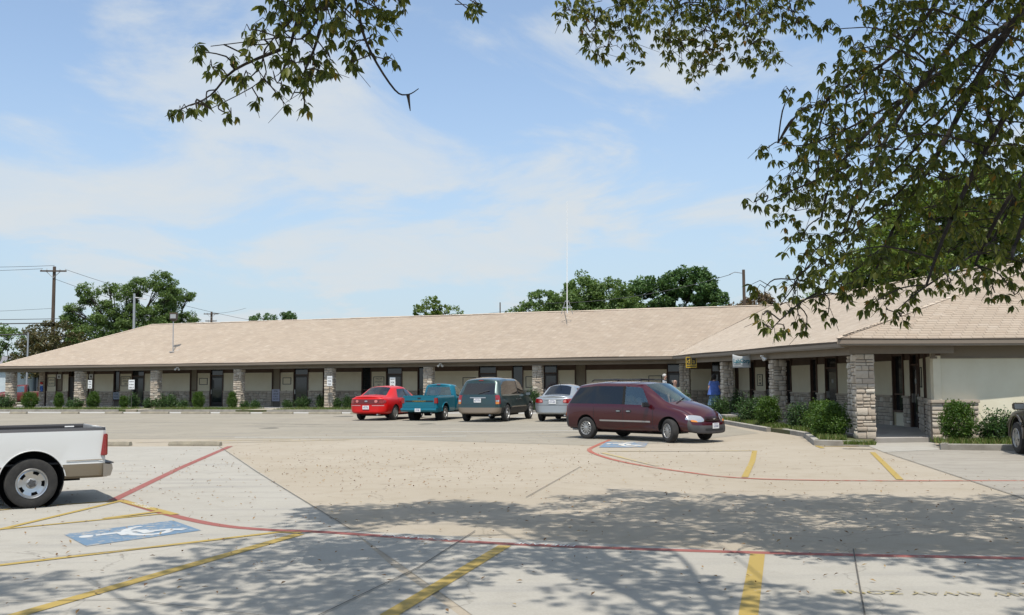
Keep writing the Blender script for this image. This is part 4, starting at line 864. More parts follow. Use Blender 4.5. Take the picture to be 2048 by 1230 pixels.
tree('vine_covered_tree', (21.2, 88, 0), [(-1.4, 0, 7.6, 1.6, 1.5, .8), (.6, 0, 8.3, 1.5, 1.5, 1.1), (-2.6, 0, 7.1, 1.2, 1.4, .5), (2.2, 0, 7.3, 1.5, 1.5, 1.1)], L_rust, 'brownish vine-covered thicket at the foot of the right utility pole', leaf=.28, nclump=26, per=60, cr=.45)
tree('broadleaf_tree', (28.5, 92, 0), [(0, 0, 8.2, 2.6, 2.5, 1.7), (3, 0, 8.0, 2.4, 2.5, 1.6)], L_mid, 'small rounded tree behind the ridge where the right roof begins', leaf=.3, nclump=26, per=60, cr=.5)
tree('pecan_tree', (25.2, 62, .6), [(-2.6, 0, 8.0, 1.8, 2.5, 1.6), (-1.2, 0, 9.2, 2.0, 3, 1.9), (1.0, 0, 11.0, 3.0, 3, 2.5), (4.0, 0, 11.6, 3.0, 3, 3.0), (6.5, 0, 10, 3.2, 3, 3.2), (1, 0, 7.2, 5.5, 3, 2.4)], L_bright, 'big light green tree rising behind the right wing roof', leaf=.30, nclump=100, per=85, cr=.65, trunk_r=.4)
# multi-stemmed tree left
tree('tree_of_heaven', (-33.4, 86, 0), [(-3.2, 0, 9.4, .9, 1, .9), (-4.4, 0, 8.3, .8, 1, .6), (-1.4, 0, 9.9, .55, .6, .6), (.2, 0, 9.3, 1.0, 1, .9), (1.2, 0, 10.2, .8, .9, .7), (3.2, 0, 10.3, 1.2, 1, .9), (4.0, 0, 9.3, 1.0, 1, .8), (-4.6, 0, 7.0, 1.2, 1, .6), (-1.6, 0, 7.6, 1.4, 1, 1.2), (.8, 0, 7.7, 1.4, 1.2, 1.2), (3.2, 0, 7.3, 1.4, 1.2, 1.4), (-3, 0, 5.8, 2.2, 1.4, 1.2), (1, 0, 6.0, 2.6, 1.4, 1.2)], L_mid, 'large airy multi-stemmed tree with drooping leaf clusters behind the left roof hip', leaf=.26, nclump=40, per=70, cr=.42, trunk_r=.2, fork=4.5, shell=.3, aspect=.35)
tree('tree_of_heaven', (-29.9, 88, 0), [(-.9, 0, 8.6, .6, .8, .5), (.2, 0, 8.9, .8, .8, .7), (1.1, 0, 9.5, .6, .7, .8), (-.2, 0, 7.5, 1.0, .8, .8), (1.4, 0, 7.4, .8, .8, .6)], L_mid, 'small airy tree top behind the roof floodlight', leaf=.26, nclump=16, per=50, cr=.34, trunk_r=.12, fork=5, shell=.3, aspect=.35)
tree('pecan_tree', (-38.5, 84, 0), [(0, 0, 5.8, 2.2, 2, 1.6), (-1.2, 0, 4.2, 2.2, 2, 1.6), (1.5, 0, 4.0, 2.4, 2, 1.8)], L_olive, 'olive green tree left of the thin pole behind the left roof end', leaf=.26, nclump=30, per=70, cr=.5)
tree('broadleaf_tree', (-41.5, 88, 0), [(0, 0, 5.4, 1.9, 2, 1.5), (2.2, 0, 5.2, 2.0, 2, 1.8), (.5, 0, 3.6, 2.8, 2, 1.5)], L_olive, 'tree with reddish tint behind the thin pole at the far left', leaf=.26, nclump=28, per=60, cr=.5)
tree('broadleaf_tree', (-50.5, 96, 0), [(0, 0, 6.2, 2.3, 2, 1.8), (2.2, 0, 5.2, 2.3, 2, 2.0), (-1, 0, 4, 2.8, 2, 1.6)], L_mid, 'tree at the far left edge behind the end of the roof', leaf=.28, nclump=30, per=60, cr=.55)
# distant tree belt and far ground cover
pts = []
for x in np.arange(-420, 420, 7.0):
    p, _ = clumpy((x, 330+rng.uniform(-15, 15), 3.0), (6, 5, rng.uniform(3.5, 6.5)), 10, 26, 1.6); pts.append(p)
o = leafcloud('distant_woods', np.concatenate(pts), 1.5, L_dark); tag(o, 'distant belt of trees along the horizon', 'woods', kind='stuff')
# far left: lawn, white house, storefront, dark red pickup, street trees
hs = empty('white_house', (-62, 118, 0)); tag(hs, 'white gabled house beyond the lawn at the far left', 'house')
mb = MB(); mb.box(-5, 5, -4, 4, 0, 3.4); mb.build('wall', mat('house_white', (.62, .66, .68), .8, col2=(.5, .56, .6), nscale=1), hs)
mb = MB(); mb.add([(-5.4, -4.4, 3.3), (5.4, -4.4, 3.3), (5.4, 4.4, 3.3), (-5.4, 4.4, 3.3), (-5.4, 0, 5.0), (5.4, 0, 5.0)], [(0, 1, 5, 4), (2, 3, 4, 5), (0, 4, 3), (1, 2, 5), (0, 3, 2, 1)]); mb.build('roof', mat('house_roof', (.25, .24, .25), .9), hs)
for x in (-3, 0, 3): mb = MB(); mb.box(x-.5, x+.5, -4.03, -3.98, 1, 2.3); mb.build('window', M_dglass, hs)
st = empty('low_storefront', (-47.5, 122, 0)); tag(st, 'low grey building with dark shop windows seen under the left porch', 'building')
mb = MB(); mb.box(-9, 9, -3, 3, 0, 3.4); mb.build('wall', mat('store_grey', (.40, .40, .42), .85), st)
for i in range(7): mb = MB(); mb.box(-8.4+i*2.5, -6.3+i*2.5, -3.04, -2.98, .9, 2.6); mb.build('window', M_dglass, st)
mb = MB(); mb.box(-9.4, 9.4, -4.2, 3.3, 3.4, 3.65); mb.build('roof', mat('store_roof', (.2, .17, .15), .9), st)
sheet('concrete_path', [(-90, 79), (-38.2, 71.8), (-38, 73.5), (-90, 84)], .03, M_white_c)
for x, y, lb in ((-38.3, 86, 'young street tree with slim bent trunk seen through the left porch'), (-41.0, 92, 'small leaning tree on the lawn behind the first pillar')):
    tree('young_tree', (x, y, 0), [(0, 0, 4.2, 1.2, 1.2, .9)], L_mid, lb, leaf=.22, nclump=20, per=50, cr=.4, trunk_r=.09)
# utility poles and wires
def pole(name, P, h, label, arms=(), r=.16, m=None, lean=0):
    e = empty(name, P); tag(e, label, 'utility pole'); mb = MB(); mb.tube([(0, 0, -.2), (lean, 0, h)], [r, r*.72], 10); mb.build('pole_shaft', m or M_wood, e, smooth=True)
    for (z, w, yaw, off) in arms:
        c, s = math.cos(yaw), math.sin(yaw); T = lambda x, y, zz: (x*c-y*s+off, x*s+y*c-r, zz); mb = MB(); mb.obox(T, -w, w, -.07, .05, z-.07, z+.07); mb.build('crossarm', m or M_wood, e)
        mb = MB(); mb.tube([T(-w*.55, 0, z-.03), T(0, 0, z-.65)], .03, 4); mb.tube([T(w*.55, 0, z-.03), T(0, 0, z-.65)], .03, 4); b = mb.build('arm_brace', M_metal, e); b['kind'] = 'stuff'
        for x in (-w*.92, -w*.5, w*.5, w*.92): mb = MB(); mb.lathe([(.0, 0), (.045, 0), (.05, .05), (.03, .08), (.045, .12), (.0, .15)], 8, 'z', T(x, 0, z+.07)); mb.build('insulator', M_metal, e)
    return e
pL = pole('utility_pole', (-43.7, 95, 0), 12.9, 'tall wooden utility pole with a wide crossarm above the left trees', [(12.45, 1.2, .1, 0)], .2)
pM = pole('utility_pole', (-51.2, 170, 0), 13.8, 'distant wooden utility pole with two crossarms above the roof ridge', [(13.4, 1.25, 0, 0), (12.2, .95, 0, 0)], .24)
pR = pole('utility_pole', (19.8, 85, 0), 11.15, 'thick wooden utility pole rising behind the ridge at the right', [], .17)
mb = MB(); mb.tube([(-.1, 0, 10.85), (-.75, 0, 10.95), (-1.2, 0, 10.75)], .035, 5); mb.build('cable_bracket', M_metal, pR)
pS = pole('utility_pole', (-3.1, 260, 0), 22.2, 'very distant slender pole above the ridge left of the antenna', [], .22)
pG = pole('street_light_pole', (-29.5, 78, 0), 8.75, 'pale metal pole with a short lamp arm in front of the left trees', [], .12, M_metal, -.06)
mb = MB(); mb.tube([(-.03, 0, 8.45), (.9, -.1, 8.3)], .045, 6); mb.tube([(-.05, 0, 5.2), (-.7, 0, 4.6)], .04, 5); mb.build('lamp_arm', M_metal, pG); pG.children[-1]['kind'] = 'stuff'
pT = pole('slim_pole', (-38.75, 80, 0), 5.85, 'slim pale metal pole standing behind the left end of the roof', [], .085, M_metal)
def wire(a, b, sag, label, r=.02):
    a, b = Vector(a), Vector(b); n = 16; mb = MB(); mb.tube([a.lerp(b, i/n)-Vector((0, 0, sag*4*(i/n)*(1-i/n))) for i in range(n+1)], r, 4); o = mb.build('power_line', M_wire); tag(o, label, 'wire')
wire((-43.7, 95, 13.0), (-75, 96, 14.4), .6, 'uppermost thin wire running left from the tall wooden pole', .018)
wire((-44.8, 95, 12.7), (-75, 93, 13.4), .6, 'second thin wire running left from the end of the crossarm', .018)
wire((-42.6, 95, 12.6), (-26, 140, 9.0), 1.0, 'wire dropping right from the crossarm towards the left trees', .018)
wire((-43.6, 95, 11.7), (-30, 130, 8.2), 1.0, 'lower wire dropping right from the tall pole shaft', .018)
wire((-43.7, 95, 8.9), (-75, 100, 8.9), .3, 'faint wire left of the pole at half height', .014)
wire((-75, 84, 7.2), (-39, 85, 6.9), .2, 'thick dark cable at the left edge above the trees', .045)
wire((-75, 82, 6.2), (-38.7, 80, 5.7), .25, 'thick dark cable at the left edge running to the slim metal pole', .05)
wire((-75, 88, 8.1), (-39, 87, 7.4), .3, 'upper cable at the left edge above the dark cables', .025)
wire((18.7, 85, 10.75), (3, 88, 8.6), .6, 'pale wire falling left from the thick right pole across the trees', .022)
wire((3, 88, 8.6), (-8, 120, 9.6), .3, 'faint wire above the ridge left of the antenna', .012)
wire((-40, 150, 12.9), (-51.2, 170, 13.5), .2, 'thin wire running right from the distant two-arm pole', .02)

# ------------------------------------------------------------------ bushes
def bush(P, r, h, kind, label, group):
    e = empty('bush', P); tag(e, label, 'bush', group)
    if kind == 'round':
        n = int(5200*r*h*2.2)+900; C = ball_pts((0, 0, h*.5), (r, r, h*.52), n, .35); C[:, 2] = np.abs(C[:, 2]); az_ = np.arctan2(C[:, 1], C[:, 0]); f1, f2 = rng.uniform(0, 6.28, 2)
        C[:, :2] *= (1+.16*np.sin(az_*5+f1+C[:, 2]*7)[:, None]*np.sin(C[:, 2]*11/h+f2)[:, None]+.07*rng.normal(size=(n, 1))); C[:, 2] *= 1+.10*np.sin(az_*4+f2)+.05*np.sin(C[:, 0]*31+C[:, 1]*23)
        sp = rng.uniform(0, 6.28, 26); C = np.concatenate([C]+[np.array([r*.8*math.cos(a), r*.8*math.sin(a), h*.75])*np.array([q, q, 1])+np.outer(np.linspace(0, 1, 26), [.05*math.cos(a), .05*math.sin(a), h*.42*w_])+rng.normal(0, .018, (26, 3)) for a, q, w_ in zip(sp, rng.uniform(.1, 1, 26), rng.uniform(.5, 1, 26))])
        spikes = ball_pts((0, 0, h*.92), (r*.75, r*.75, h*.2), int(n*.14), .1); C = np.concatenate([C, spikes]); leafcloud('foliage', C, .062, L_box, e, .5, .5)
        mb = MB()
        for k in range(6): a = k*1.05; mb.tube([(0, 0, 0), (r*.5*math.cos(a), r*.5*math.sin(a), h*.7)], [.02, .006], 4, cap=False)
    else:
        ns = int(16+44*r); C = []; mb = MB()
        for k in range(ns):
            a = rng.uniform(0, 6.283); rr = r*math.sqrt(rng.uniform(0, 1)); hh = h*(1-.5*(rr/r)**2)*rng.uniform(.72, 1.12); b0 = Vector((rr*.45*math.cos(a), rr*.45*math.sin(a), 0)); t0 = Vector((rr*math.cos(a), rr*math.sin(a), hh))
            mb.tube([b0, b0.lerp(t0, .6)+Vector((0, 0, .03)), t0], [.012, .008, .004], 4, cap=False)
            nn = int(26+60*hh); tt = rng.uniform(.18, 1, nn); bb, tp = np.array(b0), np.array(t0); C.append(bb+(tp-bb)*tt[:, None]+rng.normal(size=(nn, 3))*np.array([.075, .075, .05]))
        leafcloud('foliage', np.concatenate(C), .085, L_nan, e, .5, .45)
    o = mb.build('stems', M_bark, e); o['kind'] = 'stuff'; return e
G1 = 'bushes along the main range'; G2 = 'bushes in front of the right wing'
def bpos(px, w, top, z=.12, y0=816):
    return px
BL = [(-34.3, 67.9, .75, .95, 'leafy', 'sprawling leafy bush at the far left under the roof corner'), (-32.4, 67.4, .55, 1.0, 'round', 'rounded bush in front of the dark red pickup'),
      (-30.4, 67.3, .32, .95, 'round', 'narrow rounded bush left of the second pillar'), (-29.2, 67.0, .65, .75, 'leafy', 'low leafy bush at the foot of the second pillar'), (-27.85, 66.7, .42, 1.02, 'round', 'round bush behind the first white reserved sign'),
      (-25.7, 66.4, .30, .75, 'round', 'small round bush left of the second white reserved sign'), (-25.0, 66.3, .42, 1.0, 'leafy', 'dark leafy bush under the second white reserved sign'), (-23.9, 66.1, .45, .7, 'leafy', 'low leafy bush just left of the third pillar'),
      (-23.1, 66.0, .55, .9, 'leafy', 'broad leafy bush at the foot of the third pillar'), (-22.3, 65.8, .45, .98, 'leafy', 'tall leafy bush just right of the third pillar'), (-21.6, 65.7, .4, .6, 'leafy', 'low sparse bush left of the round bush by the pale-reflection door'),
      (-20.5, 65.5, .42, .98, 'round', 'round bush just left of the door with the pale reflection'), (-18.1, 65.0, .38, .98, 'round', 'round bush at the foot of the fourth pillar'), (-17.3, 64.9, .28, .5, 'leafy', 'small low bush right of the fourth pillar'),
      (-16.6, 64.8, .32, .55, 'leafy', 'small leafy bush below the lilac window poster'), (-14.45, 64.4, .35, .55, 'leafy', 'sparse yellowing bush at the thin stake'), (-13.4, 64.1, .60, .82, 'leafy', 'broad leafy bush in front of the door left of the fifth pillar'),
      (-12.2, 63.8, .34, .92, 'leafy', 'upright leafy bush left of the fifth pillar'), (-11.1, 63.2, .36, .75, 'leafy', 'leafy bush at the foot of the fifth pillar'), (-10.3, 62.9, .40, .82, 'leafy', 'leafy bush just left of the red sedan'),
      (-3.4, 59.6, .45, .9, 'leafy', 'leafy bush hidden behind the teal pickup'), (1.15, 56.3, .42, 1.35, 'leafy', 'leafy bush between the green minivan and the silver sedan')]
for x, y, r, h, k, lb in BL: bush((x, y, .10), r, h, k, lb, G1)
BR = [(10.2, 45.4, .45, 1.2, 'leafy', 'bright leafy bush right of the woman in blue'), (9.0, 43.6, .6, 1.0, 'leafy', 'leafy bush in front of the woman in blue'), (8.0, 46.9, .5, 1.2, 'leafy', 'leafy bush just above the hood of the maroon minivan'), (9.15, 38.9, .62, 1.15, 'leafy', 'leafy bush under the hanging banner'), (9.15, 36.0, .45, .98, 'round', 'dark upright bush in front of the second wing pillar'),
      (9.55, 33.3, .50, .95, 'leafy', 'yellow-green leafy bush at the walk opening of the right wing'), (9.35, 30.2, .58, .95, 'round', 'largest round bush beside the corner stone pillar'), (9.0, 28.55, .55, .92, 'round', 'round bush touching the foot of the corner stone pillar'),
      (11.72, 26.5, .46, .98, 'round', 'tall round bush right of the entrance against the stone wainscot'), (12.55, 26.35, .42, .85, 'leafy', 'leafy bush between the round bush and the brown vehicle'), (13.2, 26.3, .48, 1.0, 'leafy', 'leafy bush with tall shoots beside the brown vehicle')]
for x, y, r, h, k, lb in BR: bush((x, y, .10), r, h, k, lb, G2)
mb = MB(); mb.tube([(0, 0, 0), (.03, 0, 1.15)], .025, 6); o = mb.build('wooden_stake', mat('stake', (.35, .3, .22), .9)); o.location = (-14.6, 64.6, .1); tag(o, 'thin pale wooden stake in the bed beside the sparse bush', 'stake')
# grass and ground cover in the beds
def grass(name, polys, n, h, m, label):
    P = []
    for (a, b, w, k) in polys:
        a, b = np.array(a), np.array(b); t = rng.uniform(0, 1, k)[:, None]; d = (b-a)/np.linalg.norm(b-a); q = np.array([-d[1], d[0]]); P.append(a+(b-a)*t+q*rng.uniform(0, w, k)[:, None])
    P = np.concatenate(P); k = len(P); a = rng.uniform(0, 6.283, k); hh = h*rng.uniform(.5, 1.3, k); lean = rng.normal(size=(k, 2))*hh[:, None]*.35; w = .012
    z0 = np.full(k, .12); V = np.stack([np.c_[P[:, 0]-w*np.cos(a), P[:, 1]-w*np.sin(a), z0], np.c_[P[:, 0]+w*np.cos(a), P[:, 1]+w*np.sin(a), z0], np.c_[P[:, 0]+lean[:, 0], P[:, 1]+lean[:, 1], z0+hh]], 1)
    o = np_mesh(name, V.reshape(-1, 3), np.arange(k*3).reshape(-1, 3), m); tag(o, label, 'grass', kind='stuff')
grass('bed_grass', [((-46, 66.5), (-32, 63.5), 3, 5000), ((-32, 63.5), (-24.2, 61.9), 3.0, 5000), ((-22.6, 61.8), (-16.3, 60.4), 3, 4500), ((-14.4, 60.1), (1.9, 56.2), 3, 7500)], 0, .14, L_grass, 'short grass and weeds in the long bed before the main range')
grass('bed_grass', [((1.9, 56.3), (6.2, 54), 2, 1500), ((8.15, 49.5), (8.68, 40.6), 1.0, 3500), ((8.68, 40.6), (8.8, 34.4), .9, 3500), ((9.12, 33.3), (9.16, 31.1), .6, 1200), ((9.16, 31.1), (8.3, 27.2), .7, 2800), ((10.85, 25.4), (14, 24.95), 1.3, 1800)], 0, .15, L_grass, 'grass tufts in the planted beds of the right wing')
grass('weed_clump', [((8.4, 25.6), (9.1, 25.3), .35, 700)], 0, .10, L_grass, 'dry weeds growing from the joint at the entrance ramp')
# fallen leaves
n = 1500; X = rng.uniform(-9, 9, n); Y = 6.5+rng.gamma(2.2, 5.0, n); ok = (Y < 34) & (np.abs(X) < Y*.55); X, Y = X[ok], Y[ok]
tm = np.concatenate([np.c_[X, Y, np.full(len(X), .024)], np.c_[rng.normal(-2.5, 3, 700), rng.normal(21, 3, 700), np.full(700, .024)]])
o = leafcloud('fallen_leaves', tm, .052, L_litter, None, 2.5, .42); o.location.z = .004; tag(o, 'dry brown leaves scattered over the concrete', 'leaves', kind='stuff')

# ------------------------------------------------------------------ vehicles
def paint(name, col, metallic=.0, rough=.32, coat=1.0):
    return mat(name, col, rough, metal=metallic, coat=coat, spec=.5)
def loft_body(spec, mats, wheels, wr, ww, cut_z=None, cf=.22, cr=.16):
    """spec: stations rear->front. each: dict(xl,xs,xu,zb,w,zs,ws,zu,wu,zc,k) ; tags: list of (i0,i1,j0,j1,mat)"""
    st = spec['st']; n = len(st); NJ = 11; xs_all = [s['xl'] for s in st]; xmin, xmax = min(xs_all), max(xs_all)
    rows = []
    for s in st:
        k = s.get('k', 1); zb, w, zs, ws, zu, wu, zc = (s[a] for a in ('zb', 'w', 'zs', 'ws', 'zu', 'wu', 'zc')); zm = s.get('zm', zb+.52*(zs-zb))
        xl, xs, xu = s['xl'], s.get('xs', s['xl']), s.get('xu', s['xl']); b = s.get('b', 0)
        p = [(xl, 0, zb), (xl, w-.16, zb), (xl, w-.05, zb+.06), (xl, w, zm), (xl*.4+xs*.6, ws+.015, zs-.09), (xs, ws-.02, zs), (xu, wu+.015, zu-.085), (xu, wu-.045, zu-.02), (xu+b*.2, wu-.13, zu), (xu+b*.75, wu*.45, zc-.012), (xu+b, 0, zc)]
        q = []
        for j, (x, y, z) in enumerate(p):
            r = y/max(w, .01)
            tf = max(0, (x-(xmax-.55))/.55); tr = max(0, ((xmin+.45)-x)/.45)
            yy = y*k; r = yy/max(w, .01)
            q.append((x-cf*tf*r**3+cr*tr*r**3, yy, z))
        rows.append(q)
    V = []; idx = {}
    for i in range(n):
        for j in range(NJ):
            for sd in (1, -1):
                x, y, z = rows[i][j]
                if abs(y) < 1e-6:
                    if sd == -1: idx[i, j, -1] = idx[i, j, 1]; continue
                idx[i, j, sd] = len(V); V.append((x, y*sd, z))
    bm = bmesh.new(); vs = [bm.verts.new(v) for v in V]; tags = spec['tags']
    for sd in (1, -1):
        for i in range(n-1):
            for j in range(NJ-1):
                q = [idx[i, j, sd], idx[i+1, j, sd], idx[i+1, j+1, sd], idx[i, j+1, sd]]
                u = []
                for a in q:
                    if a not in u: u.append(a)
                if len(u) < 3: continue
                if sd == -1: u = u[::-1]
                try: f = bm.faces.new([vs[a] for a in u])
                except ValueError: continue
                f.smooth = True
                for (i0, i1, j0, j1, m) in tags:
                    if i0 <= i < i1 and j0 <= j < j1: f.material_index = m
    bmesh.ops.remove_doubles(bm, verts=bm.verts, dist=1e-5); bmesh.ops.recalc_face_normals(bm, faces=bm.faces)
    cl = bm.edges.layers.float.new('crease_edge')
    for e in bm.edges:
        if len(e.link_faces) == 2 and e.link_faces[0].material_index != e.link_faces[1].material_index: e[cl] = .85
    cv = bm.verts.layers.float.new('crease_vert')
    for v in bm.verts:
        ce = [e for e in v.link_edges if e[cl] > 0]
        if len(ce) == 2:
            a_, b_ = (ce[0].other_vert(v).co-v.co).normalized(), (ce[1].other_vert(v).co-v.co).normalized()
            if a_.dot(b_) > -.75: v[cv] = .75
        elif len(ce) > 2: v[cv] = .8
    me = bpy.data.meshes.new('tmp'); bm.to_mesh(me); bm.free()
    for m in mats: me.materials.append(m)
    me.materials.append(M_well)
    o = link('tmp', me); md = o.modifiers.new('s', 'SUBSURF'); md.levels = 2; md.render_levels = 2
    cut = []
    for (wx, wy) in wheels:
        mb = MB(); sgn = 1 if wy > 0 else -1; mb.lathe([(0, wy-sgn*.20), (wr, wy-sgn*.20), (wr, wy+sgn*.6), (0, wy+sgn*.6)], 36, 'y', (wx, 0, wr*.86 if cut_z is None else cut_z)); c = mb.build('cut', M_well, smooth=False); cut.append(c)
        b = o.modifiers.new('b', 'BOOLEAN'); b.operation = 'DIFFERENCE'; b.object = c; b.solver = 'EXACT'; b.material_mode = 'TRANSFER'
    dg = bpy.context.evaluated_depsgraph_get(); dg.update(); ev = bpy.data.meshes.new_from_object(o.evaluated_get(dg))
    bpy.data.objects.remove(o)
    for c in cut: bpy.data.objects.remove(c)
    return ev
def split_parts(ev, root, names, glassnames=None):
    """one object per material; glass split into connected panes"""
    bm0 = bmesh.new(); bm0.from_mesh(ev); bvh = BVHTree.FromBMesh(bm0); out = {}
    used = sorted({f.material_index for f in bm0.faces}); bm0.free()
    for mi in used:
        m = ev.materials[mi]; bm = bmesh.new(); bm.from_mesh(ev); bmesh.ops.delete(bm, geom=[f for f in bm.faces if f.material_index != mi], context='FACES')
        groups = [list(bm.faces)]
        if mi != 0 or 'glass' in m.name:
            groups = []; left = set(bm.faces)
            while left:
                s = [left.pop()]; g = []
                while s:
                    f = s.pop(); g.append(f)
                    for e in f.edges:
                        for h in e.link_faces:
                            if h in left: left.remove(h); s.append(h)
                groups.append(g)
        for g in groups:
            b2 = bmesh.new(); mp = {}
            for f in g:
                vv = []
                for v in f.verts:
                    if v not in mp: mp[v] = b2.verts.new(v.co)
                    vv.append(mp[v])
                try: nf = b2.faces.new(vv); nf.smooth = True
                except ValueError: pass
            me = bpy.data.meshes.new(names.get(mi, 'panel')); 
            if names.get(mi) is None and 'glass' in m.name: pass
            b2.to_mesh(me); b2.free(); me.materials.append(m); me.set_sharp_from_angle(angle=R(38))
            nm = names.get(mi, 'window')
            if 'glass' in m.name:
                xs_ = [v.co.x for v in me.vertices]; ys_ = [v.co.y for v in me.vertices]
                nm = ('windshield' if np.mean(xs_) > 0 else 'rear_window') if min(ys_) < -.2 and max(ys_) > .2 else 'side_window'
            o = link(nm, me, root); out.setdefault(nm, []).append(o)
        bm.free()
    return bvh, out
def stick(bvh, axis, quad, off, m, name, parent, rnd=0.0, nx=8, ny=6, sgn=1, depth=.03, label=None):
    """patch projected onto the body. axis 'side': (x,z) coords at y sign sgn; 'rear'/'front': (y,z) coords"""
    V = []; q = [Vector(p) for p in quad]
    for j in range(ny+1):
        for i in range(nx+1):
            s, t = 2*i/nx-1, 2*j/ny-1
            if rnd:
                s2, t2 = s*math.sqrt(1-t*t*.5*rnd), t*math.sqrt(1-s*s*.5*rnd); 
            else: s2, t2 = s, t
            u, v = (s2+1)/2, (t2+1)/2; p = q[0].lerp(q[1], u).lerp(q[3].lerp(q[2], u), v)
            if axis == 'side': o_, d = Vector((p[0], sgn*3, p[1])), Vector((0, -sgn, 0))
            elif axis == 'rear': o_, d = Vector((-6, p[0], p[1])), Vector((1, 0, 0))
            elif axis == 'top': o_, d = Vector((p[0], p[1], 5)), Vector((0, 0, -1))
            else: o_, d = Vector((6, p[0], p[1])), Vector((-1, 0, 0))
            h = bvh.ray_cast(o_, d)
            if h[0] is None:
                g = bvh.find_nearest(o_+d*(3.0 if axis == 'side' else 3.5)); hp = Vector(g[0]) if g[0] else o_+d
                if axis == 'side': hp = Vector((p[0], hp.y, p[1]))
                elif axis != 'top': hp = Vector((hp.x, p[0], p[1]))
            else: hp = h[0]
            V.append((hp, d))
    top = [hp-d*off for hp, d in V]; bot = [hp+d*depth for hp, d in V]; w = nx+1; N_ = len(V)
    F = [(j*w+i, j*w+i+1, (j+1)*w+i+1, (j+1)*w+i) for j in range(ny) for i in range(nx)]
    ring = [i for i in range(w)]+[j*w+nx for j in range(1, ny+1)]+[ny*w+i for i in range(nx-1, -1, -1)]+[j*w for j in range(ny-1, 0, -1)]
    vs = top+[bot[r] for r in ring]; K_ = len(ring); F += [(ring[a], ring[(a+1) % K_], N_+(a+1) % K_, N_+a) for a in range(K_)]
    mb = MB(); mb.add(vs, F); o = mb.build(name, m, parent, smooth=True, sharp=50)
    if label: o['label'] = label
    return o
